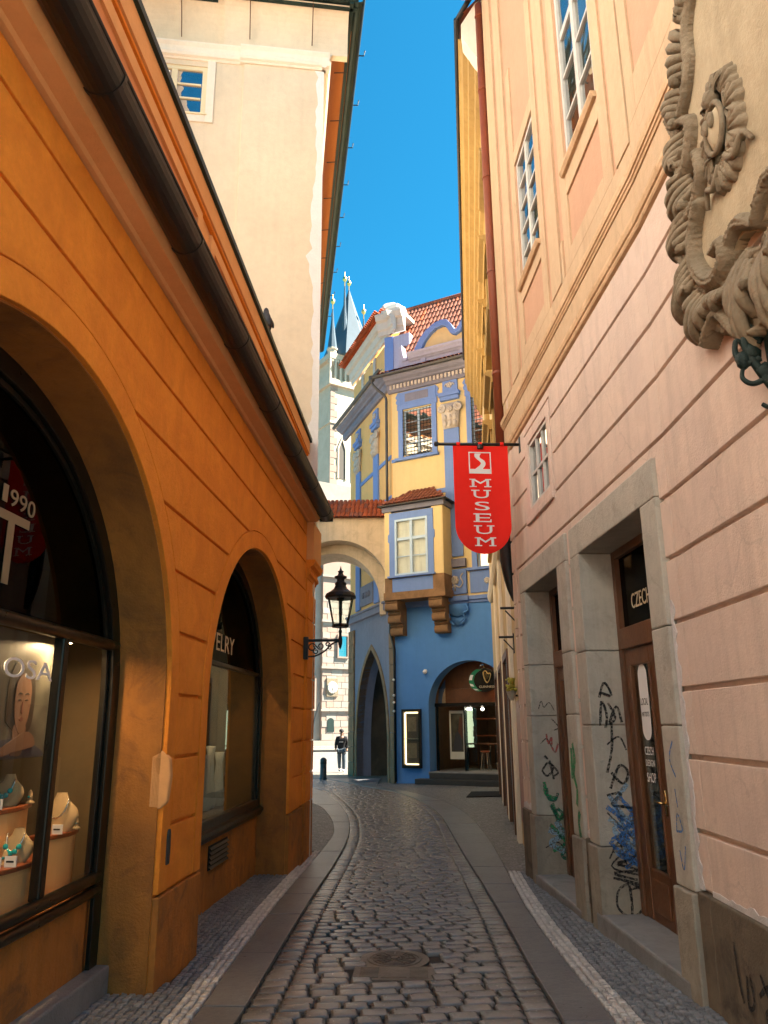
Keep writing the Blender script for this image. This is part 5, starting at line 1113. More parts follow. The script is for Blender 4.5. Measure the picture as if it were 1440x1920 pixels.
# lit menu case, camera dome, mat
mc = root('menu_case', 'wall mounted menu case with lit edges on the blue wall beside the shop arch', 'display case', BF(.69, .27, .05))
part('frame', MB().ring(BF, [(.40, .36), (.40, 2.18), (.98, 2.18), (.98, .36), (.40, .36)], [(.32, .27), (.32, 2.26), (1.06, 2.26), (1.06, .27), (.32, .27)], 0, .14), 'bronze', mc, bevel=.008)
part('back_panel', MB().box(BF, .4, .98, .36, 2.18, 0.005, .02), 'room', mc)
M['striplight'] = simple('warm_strip_glow', (1, .85, .6), .5, emit=.9, ec=(1, .78, .42))
for a, b, c, d in ((.41, .45, .4, 2.14), (.45, .93, 2.12, 2.16), (.45, .93, .38, .41)): part('light_strip', MB().box(BF, a, b, c, d, .03, .05), 'striplight', mc)
part('shelf', MB().box(BF, .42, .96, 1.24, 1.26, .03, .1), 'silver', mc); part('glass_door', MB().add(P_((.4, .36, .12), (.98, .36, .12), (.98, 2.18, .12), (.4, 2.18, .12)), [[0, 1, 2, 3]]), 'glass', mc)
for k, z in enumerate((1.5, .6)): part('menu_sheet', MB().box(BF, .52, .86, z, z + .5, .03, .035), 'carved', mc)
t = root('dome_camera', 'small white dome camera on the blue wall left of the arch', 'camera', BF(1.26, 3.56, 0)); part('mount', MB().lathe(BF(1.26, 3.58, .0), [(.0, 0), (.06, 0), (.06, .07), (0, .07)], 12, (-.4394, -.8983, 0)), 'white_print', t); part('dome', MB().ball(BF(1.26, 3.53, .09), .075), 'white_print', t, True)
lt = root('cable_lamp_row', 'vertical row of small white lamps on the dark pipe at the blue corner', 'lamp', BF(.05, 2.2, .15))
for z in (3.3, 2.75, 2.5, 2.2): part('lamp_globe', MB().ball(BF(.05, z, .17), .045), 'white_print', lt, True)
# dark meter box below the lamps
t = thing('door_mat', MB().add([(1.25, 22.75, GZ + .012), (2.35, 23.0, GZ + .012), (2.6, 24.6, GZ + .012), (1.5, 24.5, GZ + .012), (1.25, 22.75, GZ + .035), (2.35, 23.0, GZ + .035), (2.6, 24.6, GZ + .035), (1.5, 24.5, GZ + .035)], [[3, 2, 1, 0], [4, 5, 6, 7], [0, 1, 5, 4], [1, 2, 6, 5], [2, 3, 7, 6], [3, 0, 4, 7]]), 'mat', 'black rectangular door mat lying on the pavement before the steps', 'door mat', (1.9, 23.7, GZ), bevel=.006)

# ================================================================== ARCHED BRIDGE between the cream house and the blue house
br = root('arch_bridge', 'beige arched bridge with a tiled top spanning from the cream house to the blue house', 'bridge', (-3.0, 29, 0))
def KB(s, z, d): return (s, 28.55 + d + .10 * (s + 1.2) * -1, z)
ia = Arch(-3.1, 2.05, 6.55, 2.05, 6.3)
o_ = [(-6.5, 6.3)] + ia.line(26) + [(-1.0, 6.3), (-1.0, 9.48), (-6.5, 9.68)]
part('wall', MB().prism(KB, o_, 0, .75), 'bridge', br); 
ia2 = Arch(-3.3, 1.85, 6.3, 1.95, 5.8)
o2 = [(-6.5, 5.8)] + ia2.line(26) + [(-1.2, 5.8), (-1.2, 9.3), (-6.5, 9.4)]
part('rear_wall', MB().prism(KB, o2, .75, 2.4), 'bridge', br)
kr = part('bridge_roof', MB().add([KB(-6.5, 9.56, -.15), KB(-.95, 9.36, -.15), KB(-.95, 10.35, 1.0), KB(-6.5, 10.55, 1.0)], [[0, 1, 2, 3]]), 'tile', br)
tile_plane(kr, KB(-5.4, 9.53, -.18), KB(-.98, 9.37, -.18), KB(-5.4, 10.52, 1.0), 25, 4, new=.8)
part('springer', MB().box(KB, -1.25, -.95, 6.2, 6.9, -.05, .7), 'bridge', br, bevel=.04)

# ================================================================== APRICOT BUILDING on the right
pb = root('apricot_building', 'tall apricot house with grooved ground floor, stone doorways and a carved cartouche', 'building', (1.85, 6, 0))
gro = [0.68, 1.05, 1.52, 1.97, 2.44, 2.90, 3.35, 3.81, 4.28, 4.73, 5.17, 5.58]
DR = [Rect(5.64, 7.94, -1, 3.70), Rect(8.12, 10.37, -1, 3.72)]
SWN = Rect(8.44, 9.78, 4.28, 5.46)
END = 10.95; RS = 0.9
def rpoly(s0, s1, z0, z1, rects):
    p = [(s0, z0)]
    for r in rects: p += [(r.s0 + .03, z0), (r.s0 + .03, r.zt - .03), (r.s1 - .03, r.zt - .03), (r.s1 - .03, z0)]
    return p + [(s1, z0), (s1, z1), (s0, z1)]
part('wall', MB().prism(RW, rpoly(RS, 5.458, -.6, 6.2, []), -.5, -.036), 'pink', pb)
m_ = MB(); m_.prism(RW, rpoly(5.462, END, -.6, 4.28, DR), -.5, -.036); m_.prism(RW, [(5.462, 4.28), (8.5, 4.28), (8.5, 5.4), (9.72, 5.4), (9.72, 4.28), (END, 4.28), (END, 6.2), (5.462, 6.2)], -.5, -.036)
part('wall', m_, 'pink', pb)
def bend(mb, F, poly, d0, d1): return mb.prism(F, poly, d0, d1)
for z0, z1 in zip(gro, gro[1:]):
    for p in courses(RS, 5.458, z0 + .017, z1 - .017, [], []): part('course', MB().prism(RW, p, -.045, 0), 'pink', pb, bevel=.006)
    for p in courses(5.46, END, z0 + .017, z1 - .017, [], [r for r in DR if r.zt > z0] + [SWN]): part('course', MB().prism(RW, p, -.045, 0), 'pink', pb, bevel=.006)
for s0, s1, F in ((RS, 5.458, RW), (5.46, 5.64, RW), (7.94, 8.12, RW), (10.37, END, RW)):
    part('plinth', MB().box(F, s0, s1, -.6, 0.675, -.3, .03), 'pink_plinth', pb, bevel=.012)
# string cornice between ground floor and upper floor
for s0, s1 in ((RS, 5.458), (5.462, END + .02)):
    part('string_cornice', MB().sweep(RW, [(5.60, -.03), (5.60, .012), (5.62, .022), (5.64, .022), (5.65, .036), (5.69, .046), (5.72, .046), (5.73, .016), (5.73, -.03)], s0, s1), 'pink_mould', pb)
    part('string_fascia', MB().box(RW, s0, s1, 5.73, 6.02, -.03, .008), 'pink_up', pb)
    part('string_cornice', MB().sweep(RW, [(6.02, -.03), (6.02, .02), (6.045, .026), (6.05, .036), (6.075, .038), (6.08, .05), (6.12, .055), (6.15, .055), (6.165, .01), (6.18, -.03)], s0, s1), 'pink_mould', pb)
# upper wall with raised strips
w1, w2 = Rect(8.36, 9.38, 7.5, 9.45), Rect(6.13, 7.17, 7.55, 10.1)
m_ = MB(); m_.box(RW, RS, 5.458, 6.18, 14.3, -.5, -.022)
for z0, z1 in ((6.18, 7.5), (7.5, 7.55), (7.55, 9.45), (9.45, 10.1), (10.1, 14.3)):
    for p in courses(5.462, END, z0, z1, [], [r for r in (w1, w2) if r.zb <= z0 + .001 and r.zt >= z1 - .001]): m_.prism(RW, p, -.5, -.022)
part('upper_wall', m_, 'pink_panel', pb)
def st(s0, s1, z0, z1, d1=.0, mat='pink_up', nm='raised_strip', d0=-.03): return part(nm, MB().box(RW, s0, s1, z0, z1, d0, d1), mat, pb, bevel=.005)
st(5.463, END, 6.18, 6.42); st(RS, 5.457, 6.18, 6.55)
for w in (w1, w2):
    st(w.s0 - .24, w.s0 - .02, 6.42, 11.2); st(w.s1 + .02, w.s1 + .24, 6.42, 11.2); st(w.s0 - .02, w.s1 + .02, 6.42, 6.62); st(w.s0 - .02, w.s1 + .02, 7.26, w.zb - .005); st(w.s0 - .02, w.s1 + .02, w.zt + .005, w.zt + .22)
    part('window_sill', MB().sweep(RW, [(w.zb - .06, -.02), (w.zb - .06, .035), (w.zb - .02, .06), (w.zb + .005, .06), (w.zb + .005, -.1)], w.s0 - .05, w.s1 + .05), 'pink_mould', pb)
for s0, s1 in ((7.58, 7.96), (9.78, 10.2), (10.42, END), (5.463, 5.78)): st(s0, s1, 6.42, 14.3, .012)
st(7.42 + .07, 7.56, 6.42, 6.9); 
for s0, s1, z0 in ((4.2, 5.25, 6.9), (2.3, 3.6, 6.9), (.95, 1.7, 6.9)):
    for a, b, c, d in ((s0 - .3, s0, 6.55, 12), (s1, s1 + .2, 6.55, 12), (s0, s1, 6.55, z0)): st(a, b, c, d)
window(RW, w1.s0, w1.s1, w1.zb, w1.zt, -.06, pb, 'white_wood', 2, 5, 'glass_dark', fw_=.06, bar=.035, back='curtain', backd=.2, mull=.09)
window(RW, w2.s0, w2.s1, w2.zb, w2.zt, -.06, pb, 'white_wood', 2, 5, 'glass_dark', fw_=.06, bar=.035, back='curtain', backd=.2, mull=.09, transom=lambda a, b: [a, a + .55, a + 1.1, a + 1.66, b], tbar=.09)
# small ground floor window
window(RW, 8.62, 9.58, 4.40, 5.28, -.045, pb, 'white_wood', 3, 2, 'glass_dark', fw_=.05, bar=.035, back='curtain', backd=.1)
part('window_surround', MB().ring(RW, [(8.62, 4.40), (8.62, 5.28), (9.58, 5.28), (9.58, 4.40), (8.62, 4.40)], [(8.47, 4.30), (8.47, 5.43), (9.75, 5.43), (9.75, 4.30), (8.47, 4.30)], -.14, .006), 'pink', pb, bevel=.006)
part('window_sill', MB().box(RW, 8.46, 9.77, 4.22, 4.30, -.03, .03), 'pink', pb, bevel=.008)
part('upper_side_wall', MB().box(lambda a, b, c: (a, b, c), rwx(END) + .02, 7, END - .3, END - .01, -.5, 14.3), 'pink', pb)
part('near_end_wall', MB().box(lambda a, b, c: (a, b, c), 2.1, 8, RS, RS + .3, -.5, 14.3), 'pink', pb)
part('roof', MB().box(lambda a, b, c: (a, b, c), 1.0, 8, RS, END, 14.3, 14.6), 'tile', pb)

# stone doorways
def doorway(s0, s1, i0, i1, zt, zi, base, lab):
    dw = part('doorway', MB().box(RW, s0, s1, zi, zt, -.40, .035), 'stone', pb, bevel=.012)      # lintel
    zs = [base, .66, 1.75 + random.uniform(-.1, .1), 2.5 + random.uniform(-.15, .1), zi]
    for a, b in ((s0, i0), (i1, s1)):
        for k, (z0, z1) in enumerate(zip(zs, zs[1:])):
            part('jamb_stone', MB().box(RW, a, b, z0 + .003, z1 - .003, -.40, .035 + (.03 if k == 0 else random.uniform(0, .004))), 'stone' if k else 'stone_low', dw, bevel=.012)
    return dw
zb1, zb2 = gz(6.8) - .1, gz(9.3) - .1
d1 = doorway(5.64, 7.94, 5.95, 7.64, 3.70, 3.39, zb1, ''); d2 = doorway(8.12, 10.37, 8.48, 10.10, 3.72, 3.42, zb2, '')
part('door_step', MB().box(RW, 5.80, 7.80, zb1, .10, -.4, .07), 'stone_step', d1, bevel=.02); part('door_step', MB().box(RW, 8.3, 10.2, zb2, .0, -.4, .07), 'stone_step', d2, bevel=.02)
def rd(sc): return lambda a, z, d: RW(sc - a, z, d)          # reading direction: left to right on the wall
def door(i0, i1, zs, zi, dw, txt, a0, a1, z0, z1):
    D_ = -.34; c = (i0 + i1) / 2
    fr = MB(); fr.box(RW, i0, i0 + .09, zs, zi, D_ - .05, D_ + .05); fr.box(RW, i1 - .09, i1, zs, zi, D_ - .05, D_ + .05); fr.box(RW, i0 + .09, i1 - .09, zi - .08, zi, D_ - .05, D_ + .05); fr.box(RW, i0 + .09, i1 - .09, 2.42, 2.62, D_ - .05, D_ + .06)
    f = part('door_frame', fr, 'wood', pb, bevel=.01)
    part('transom_pane', MB().box(RW, i0 + .09, i1 - .09, 2.62, zi - .08, D_ - .006, D_), 'tint_glass', f)
    m_ = MB(); letters(m_, rd(c), txt, a0, a1, z0, z1, D_ + .004, .003); part('transom_lettering', m_, 'cream_letter', f)
    for a, b in ((i0 + .09, c - .004), (c + .004, i1 - .09)):
        lf = MB(); w_ = b - a
        lf.box(RW, a, a + .14, zs, 2.42, D_ - .03, D_ + .03); lf.box(RW, b - .14, b, zs, 2.42, D_ - .03, D_ + .03)
        lf.box(RW, a + .14, b - .14, zs, zs + .42, D_ - .03, D_ + .025); lf.box(RW, a + .14, b - .14, 2.26, 2.42, D_ - .03, D_ + .03)
        L_ = part('door_leaf', lf, 'wood', pb, bevel=.012)
        part('door_panel', MB().box(RW, a + .19, b - .19, zs + .08, zs + .35, D_ + .02, D_ + .04), 'wood', L_, bevel=.012)
        part('door_pane', MB().box(RW, a + .14, b - .14, zs + .42, 2.26, D_ - .006, D_), 'glass', L_)
        for e in (a + .14, b - .14): part('glazing_bead', MB().box(RW, e - .018, e + .018, zs + .42, 2.26, D_ + .0, D_ + .045), 'wood', L_, bevel=.006)
        h = MB(); e = c - .07 if a < c - .2 and b < c + .1 else c + .07
        sgn = -1 if e < c else 1
        h.tube([RW(e, 1.10, D_ + .03), RW(e, 1.10, D_ + .085), RW(e + sgn * .11, 1.105, D_ + .085)], .011, 8); h.box(RW, e - .018, e + .018, 1.0, 1.2, D_ + .03, D_ + .04); part('door_handle', h, 'brass', L_, True)
    part('room', MB().add([RW(*q) for q in ((i0, zs, -.5), (i1, zs, -.5), (i1, zi, -.5), (i0, zi, -.5), (i0, zs, -1.6), (i1, zs, -1.6), (i1, zi, -1.6), (i0, zi, -1.6))], [[4, 5, 6, 7], [0, 1, 5, 4], [1, 2, 6, 5], [2, 3, 7, 6], [3, 0, 4, 7]]), 'darkroom', pb)
    return f
f1 = door(5.95, 7.64, .10, 3.39, d1, 'CZECH', -.50, -.04, 2.78, 2.92); f2 = door(8.48, 10.10, .0, 3.42, d2, 'SHOP', -.02, .3, 2.78, 2.90)
# stickers on the near door glass: white pill and lettering
fl = rd(7.20); DZ = -.335
pill = [(.0 + .105 * math.cos(R(a)), 2.20 + .105 * math.sin(R(a)) + (.0 if a <= 180 else -.46)) for a in list(range(0, 181, 15)) + list(range(180, 361, 15))]
stk = part('door_sticker', MB().prism(fl, [(a, z - .04) for a, z in pill], DZ, DZ + .002), 'white_print', pb)
m_ = MB(); letters(m_, fl, 'LOCAL', -.085, .085, 1.90, 1.96, DZ + .003, .001); letters(m_, fl, 'ARTISTS', -.085, .085, 1.80, 1.84, DZ + .003, .001); part('sticker_lettering', m_, 'black', stk)
for wd_, z0, z1 in (('CZECH', 1.47, 1.54), ('DESIGN', 1.375, 1.43), ('SHOP', 1.24, 1.32)): part('door_lettering', letters(MB(), fl, wd_, -.1, .1, z0, z1, DZ + .001, .001), 'white_print', pb)
# striped garment behind the glass
def stripes():
    m, n, l, b = new_mat('black_white_stripes'); g = n.new('ShaderNodeNewGeometry'); sp = n.new('ShaderNodeSeparateXYZ'); l.new(g.outputs['Position'], sp.inputs[0])
    mt = n.new('ShaderNodeMath'); mt.operation = 'MULTIPLY'; mt.inputs[1].default_value = 15; l.new(sp.outputs[2], mt.inputs[0]); fr = n.new('ShaderNodeMath'); fr.operation = 'FRACT'; l.new(mt.outputs[0], fr.inputs[0])
    gt = n.new('ShaderNodeMath'); gt.operation = 'GREATER_THAN'; gt.inputs[1].default_value = .5; l.new(fr.outputs[0], gt.inputs[0]); mx = n.new('ShaderNodeMix'); mx.data_type = 'RGBA'; l.new(gt.outputs[0], mx.inputs['Factor'])
    mx.inputs[6].default_value = (.01, .01, .01, 1); mx.inputs[7].default_value = (.5, .5, .48, 1); l.new(mx.outputs[2], b.inputs['Base Color']); b.inputs['Roughness'].default_value = .9; return m
M['stripes'] = stripes()
sg_ = root('striped_dress', 'black and white striped dress hanging behind the glass of the nearer door', 'dress', RW(7.1, .5, -.55))
def drs(u, v): w_ = .13 + .10 * (1 - v) ** 1.5; a = 2 * math.pi * u; return RW(7.08 + w_ * math.cos(a), .55 + .75 * v, -.56 + .07 * math.sin(a) * (1 + .25 * math.sin(5 * a)))
part('skirt', MB().grid(drs, 24, 8), 'stripes', sg_, True); part('hanger', MB().tube([RW(7.2, 1.3, -.56), RW(7.08, 1.36, -.56), RW(6.96, 1.3, -.56)], .01, 6), 'black_iron', sg_)
# ---- flaking white plaster along the plinth and the door frame
def jag(F, a0, a1, z0, z1, n, vert=False):
    e = [(a0, z0)] + [(a0 + (a1 - a0) * random.uniform(.35, 1), z0 + (z1 - z0) * i / n) if vert else (a0 + (a1 - a0) * i / n, z0 + (z1 - z0) * random.uniform(.3, 1)) for i in range(n + 1)] + [(a0, z1) if vert else (a1, z0)]
    return MB().prism(F, e, .0, .006)
part('flaking_plaster', jag(RW, 5.64, 5.56, .69, 2.6, 40, True), 'peel', pb); part('flaking_plaster', jag(RW, 2.0, 5.45, .677, .735, 70), 'peel', pb); part('flaking_plaster', jag(RW, 7.95, 8.11, .68, .76, 12), 'peel', pb); part('flaking_plaster', jag(RW, 10.38, 10.94, .68, .78, 14), 'peel', pb)
# ---- graffiti
def spray(name, c):
    m, n, l, b = new_mat(name); out = n['Material Output']; g = n.new('ShaderNodeNewGeometry'); nz = n.new('ShaderNodeTexNoise'); nz.inputs['Scale'].default_value = 55; nz.inputs['Detail'].default_value = 3; l.new(g.outputs['Position'], nz.inputs['Vector'])
    mr = n.new('ShaderNodeMapRange'); mr.inputs['From Min'].default_value = .36; mr.inputs['From Max'].default_value = .56; mr.inputs['To Min'].default_value = .25; l.new(nz.outputs['Fac'], mr.inputs['Value'])
    tr = n.new('ShaderNodeBsdfTransparent'); mx = n.new('ShaderNodeMixShader'); l.new(mr.outputs[0], mx.inputs[0]); l.new(tr.outputs[0], mx.inputs[1]); l.new(b.outputs[0], mx.inputs[2]); l.new(mx.outputs[0], out.inputs['Surface'])
    b.inputs['Base Color'].default_value = (*c, 1); b.inputs['Roughness'].default_value = .7; return m
M['g_black'] = spray('black_spray', (.012, .012, .014)); M['g_green'] = spray('green_spray', (.02, .26, .09)); M['g_blue'] = spray('blue_spray', (.05, .17, .45)); M['g_red'] = spray('red_spray', (.4, .09, .08)); M['g_teal'] = spray('dark_green_spray', (.01, .14, .09)); M['g_pale'] = spray('pale_blue_spray', (.25, .38, .5))
J1 = lambda a, z, d: RW(7.64 - d, z, -a); J2 = lambda a, z, d: RW(10.10 - d, z, -a)
def graf(F, mat, w, *strokes):
    for q in strokes: part('graffiti', ribbon(MB(), F, q, w * 1.35, .007), mat, pb)
graf(J1, 'g_black', .018, [(.06, 1.98), (.12, 2.12), (.18, 2.0), (.07, 2.03)], [(.05, 1.72), (.08, 1.95), (.12, 1.82), (.10, 1.7)], [(.14, 1.93), (.2, 1.8), (.14, 1.74), (.22, 1.9), (.26, 1.75)], [(.16, 1.75), (.14, 1.5), (.08, 1.3)], [(.10, 1.16), (.2, 1.36), (.28, 1.3), (.22, 1.2), (.12, 1.3)], [(.06, 1.1), (.2, 1.12), (.1, 1.02), (.3, .98), (.27, .84)])
graf(J1, 'g_blue', .022, [(.12, 1.02), (.2, .88), (.14, .93), (.22, .8), (.13, .84), (.24, .7), (.15, .76), (.25, .6)], [(.3, 1.0), (.22, .8), (.3, .74), (.2, .6), (.28, .55), (.18, .48)], [(.1, .75), (.2, .64), (.12, .6), (.3, .5)])
graf(J1, 'g_black', .016, [(.08, .62), (.26, .56), (.1, .52), (.3, .46), (.06, .44), (.28, .38)], [(.1, .5), (.32, .6)], [(.06, .40), (.3, .34), (.2, .30)], [(.21, .36), (.32, .28), (.30, .14), (.19, .08), (.08, .16), (.1, .3), (.21, .36)], [(.2, .34), (.21, .2), (.2, .05)])
graf(J2, 'g_black', .018, [(.06, 1.18), (.14, 1.28), (.2, 1.2), (.12, 1.12), (.06, 1.18)], [(.16, 1.3), (.2, 1.08)], [(.18, 1.26), (.26, 1.16), (.2, 1.12)], [(.1, 1.36), (.14, 1.32)])
graf(J2, 'g_red', .016, [(.14, 1.62), (.16, 1.5), (.2, 1.58), (.2, 1.48)], [(.2, 1.46), (.24, 1.4), (.28, 1.5)]); graf(J2, 'g_black', .008, [(.06, 1.92), (.1, 2.02), (.13, 1.94), (.2, 2.0), (.26, 1.9)])
graf(J2, 'g_teal', .026, [(.10, .98), (.12, .86), (.2, .84), (.24, .92)], [(.14, .78), (.2, .66)], [(.22, .74), (.28, .68), (.22, .6), (.2, .7), (.22, .74)], [(.22, .54), (.3, .48), (.22, .42), (.34, .4)], [(.26, .34), (.34, .3), (.3, .18), (.24, .22), (.34, .28)])
graf(J1, 'g_pale', .03, [(.08, 1.1), (.2, .9), (.1, .8), (.28, .66)], [(.26, 1.2), (.12, 1.0), (.3, .86)], [(.06, .9), (.3, .72), (.1, .6)])
graf(J1, 'g_black', .012, [(.1, 1.55), (.22, 1.62), (.28, 1.5)], [(.05, .95), (.3, .7)], [(.3, .68), (.05, .5), (.3, .42)], [(.04, .56), (.14, .7), (.2, .5), (.3, .62)], [(.12, .04), (.3, .02)], [(.16, .0), (.28, -.02)])
graf(J2, 'g_green', .03, [(.08, 1.05), (.1, .9), (.22, .86)], [(.16, .8), (.24, .62), (.3, .7)], [(.12, .56), (.3, .36), (.14, .26)]); graf(J1, 'g_blue', .03, [(.05, 1.0), (.3, .8), (.06, .7), (.32, .5)], [(.18, 1.08), (.3, .9), (.16, .74), (.3, .58)])
graf(J2, 'g_pale', .05, [(.1, .5), (.24, .44), (.12, .34), (.28, .26)], [(.2, .6), (.3, .4)]); graf(J2, 'g_black', .010, [(.06, 1.5), (.14, 1.56), (.2, 1.46)], [(.05, .3), (.2, .36), (.3, .26)], [(.22, 1.8), (.3, 1.7), (.24, 1.66)])
FJ = lambda a, z, d: RW(8.30 - a, z, .036 + d)
graf(FJ, 'g_green', .05, [(.0, 1.55), (.04, 1.4), (-.02, 1.25), (.06, 1.1), (.02, .95)], [(.1, .9), (.04, .8), (.08, .66)], [(-.06, 1.5), (-.08, 1.2)])
FK = lambda a, z, d: RW(5.80 - a, z, .042 + d)
graf(FK, 'g_blue', .012, [(.06, 1.62), (-.02, 1.5), (.06, 1.38)], [(.02, 1.3), (.04, 1.18)], [(-.02, 1.02), (.02, 1.14), (.08, 1.04), (-.02, 1.02)], [(.0, .9), (.04, .78), (.1, .94)])
FP = lambda a, z, d: RW(8.03 - a, z, .033 + d)
graf(FP, 'g_black', .012, [(-.05, .45), (-.05, .1)], [(.0, .3), (.0, -.05)], [(.04, .28), (.04, -.04)], [(.08, .24), (.08, 0)])
FN = lambda a, z, d: RW(5.0 - a, z, .033 + d)
graf(FN, 'g_black', .02, [(-.12, .5), (-.1, .3), (-.06, .2)], [(.02, .36), (.0, .2), (.08, .24), (.06, .38)], [(.2, .42), (.28, .3), (.22, .22), (.34, .14)], [(.16, .3), (.3, .38), (.4, .26)])

# ---- red downpipe at the far corner, dark lower part
px_, py_ = 1.325, 11.08
dp = part('downpipe', MB().tube([(px_, py_, 14.3), (px_, py_, 5.55)], .085, 14), 'redpipe', pb, True, label='red brown rain pipe at the corner')
for z in (14.0, 12.4, 10.6, 8.8, 7.0): part('pipe_clip', MB().lathe((px_, py_, z), [(.088, 0), (.096, 0), (.096, .04), (.088, .04)], 14), 'redpipe', dp); part('pipe_clip', MB().tube([(px_, py_, z), (px_ + .1, py_ - .15, z + .01)], .012, 6), 'black_iron', dp)
part('downpipe', MB().tube(catmull([(px_, py_, 5.55), (px_, py_, 4.8), (px_ - .01, py_, 4.2), (px_ + .02, py_, 3.75), (px_ + .09, py_, 3.45)], 6), lambda t: .10 * (1 - .55 * max(0, t - .6) / .4), 12), 'black_iron', pb, True, label='dark lower end of the rain pipe')
part('house_plate', MB().box(RW, 10.72, 10.86, 3.02, 3.16, 0, .02), 'cream_letter', pb, bevel=.004)

# ================================================================== CARTOUCHE
ct = root('stone_cartouche', 'large carved sandstone rocaille cartouche with a crest relief on the apricot wall', 'cartouche', RW(3.72, 3.7, .05))
CU, CV = 3.60, 5.09
outer = [(0, 1.36), (.2, 1.34), (.36, 1.2), (.5, 1.1), (.62, .98), (.70, .82), (.80, .66), (.80, .5), (.90, .42), (.86, .22), (.94, .1), (.90, -.12), (.98, -.3), (.96, -.5), (1.0, -.66), (.92, -.8), (.86, -.95), (.70, -.98), (.52, -.96), (.44, -1.1), (.28, -1.2), (.14, -1.34), (0, -1.38)]
inner = [(0, .98), (.12, .97), (.22, .9), (.28, .78), (.34, .66), (.38, .54), (.44, .42), (.42, .3), (.46, .18), (.42, .06), (.38, -.04), (.44, -.16), (.50, -.3), (.52, -.44), (.50, -.56), (.42, -.66), (.34, -.74), (.26, -.7), (.2, -.62), (.14, -.6), (.1, -.62), (.05, -.66), (0, -.68)]
loop = lambda l: resample([(q[0], q[1]) for q in catmull(l + [(-x, y) for x, y in l[::-1][1:]], 6)], 260)
lo, li = loop(outer), loop(inner)
part('field', MB().prism(RW, [(CU + x * 1.42, CV + y * 1.22) for x, y in li[:-1:3]], 0, .062), 'carved_pale', ct)
import numpy as np
def carve():
    """height field of shells, leaf flutes and C-scrolls (u: along the wall, v: up)"""
    st_ = .0105; us = np.arange(-1.12, 1.121, st_); vs_ = np.arange(-1.5, 1.501, st_); Ug, Vg = np.meshgrid(us, vs_); H = np.zeros_like(Ug)
    def shell(cx, cy, r_, ang, n=9, h=.13, spread=115):
        nonlocal H
        cx, cy, r_, h = cx * 1.10, cy * 1.06, r_ * .74, h * .85
        for sg in (1, -1):
            dx, dy = (Ug - sg * cx), (Vg - cy); rho = np.hypot(dx, dy); ph = np.arctan2(dy, dx * sg) - R(ang); ph = (ph + np.pi) % (2 * np.pi) - np.pi
            fl = np.abs(np.cos(ph * n * 90 / spread)); re = r_ * (1 + .10 * fl); t = np.clip(rho / re, 0, 1)
            k = np.clip((R(spread) - np.abs(ph)) / R(12), 0, 1)
            hh = (h * (1 - .55 * t ** 2) * (.42 + .58 * fl ** .7 * np.clip(t * 1.5, 0, 1) + .58 * np.clip(1 - t * 1.5, 0, 1)) - .035 * np.exp(-((t - .22) / .12) ** 2)) * np.where(t < 1, 1, 0) * np.where(k > 0, 1, 0)
            H = np.maximum(H, hh)
    def scroll_(pts, w_, h, groove=1.6):
        nonlocal H
        pts = [(a * (1.26 if a < .7 else 1.1), b * 1.12) for a, b in pts]; w_ *= .74
        c_ = resample(catmull(pts, 8), 60)
        for sg in (1, -1):
            D2 = np.full_like(Ug, 9.0)
            for i_, (a, b) in enumerate(c_):
                tw_ = w_ * (.45 + .55 * math.sin(math.pi * (.12 + .8 * i_ / 60))); D2 = np.minimum(D2, np.hypot(Ug - sg * a, Vg - b) / tw_)
            hh = np.where(D2 < 1, h * np.sqrt(np.clip(1 - D2 ** 2, 0, 1)) ** .6 - .022 * (0.5 + .5 * np.cos(D2 * np.pi * 2 * groove)), 0); H = np.maximum(H, hh)
    for cx, cy, r_, an, n_ in ((.0, 1.14, .30, 90, 11), (.32, 1.04, .26, 62, 9), (.55, .84, .24, 40, 9), (.66, .56, .24, 20, 9), (.70, .28, .22, 5, 9), (.72, .02, .24, -5, 9), (.74, -.24, .24, -10, 9), (.76, -.48, .24, -25, 9), (.68, -.72, .30, -50, 11), (.40, -.84, .36, -80, 13), (.08, -.92, .46, -90, 13)): shell(cx, cy, r_, an, n_, .12 + random.uniform(0, .05))
    for pts, w_, h in (([(.10, 1.02), (.26, .98), (.36, .84), (.38, .66), (.46, .52), (.56, .46), (.58, .56), (.52, .60)], .075, .17), ([(.52, .40), (.44, .30), (.50, .16), (.60, .10), (.62, .2), (.55, .22)], .07, .19), ([(.42, .08), (.40, -.06), (.48, -.16), (.60, -.18), (.62, -.08), (.55, -.06)], .07, .18), ([(.46, -.22), (.56, -.34), (.58, -.5), (.50, -.66), (.38, -.74), (.28, -.70), (.28, -.60), (.36, -.60)], .085, .21), ([(.30, -.68), (.16, -.60), (.06, -.66), (.0, -.72)], .07, .17),
                       ([(.84, .62), (.76, .42), (.80, .3)], .05, .13), ([(.88, .2), (.80, .04), (.86, -.12)], .05, .14), ([(.92, -.3), (.82, -.42), (.86, -.6), (.78, -.66)], .055, .15), ([(.62, -.98), (.46, -.9), (.36, -1.0), (.26, -1.14), (.14, -1.2)], .06, .17)): scroll_(pts, w_, h)
    rs = np.random.RandomState(5); H = np.where(H > .012, H * .5 + .04 + rs.normal(0, .003, H.shape), 0); H = np.where(H > .012, H, 0)
    # opening of the field stays free of low relief
    n_u, n_v = len(us), len(vs_); idx = -np.ones(H.shape, int); V = []; Fc = []
    keep = np.zeros(H.shape, bool); keep[:-1, :-1] |= H[:-1, :-1] > 0; m0 = H > 0
    grow_ = m0.copy(); grow_[1:] |= m0[:-1]; grow_[:-1] |= m0[1:]; grow_[:, 1:] |= grow_[:, :-1].copy(); grow_[:, :-1] |= grow_[:, 1:].copy()
    for j_ in range(n_v):
        for i_ in range(n_u):
            if grow_[j_, i_]: idx[j_, i_] = len(V); V.append(RW(CU + us[i_], CV + vs_[j_], max(.0, H[j_, i_]) if m0[j_, i_] else .0))
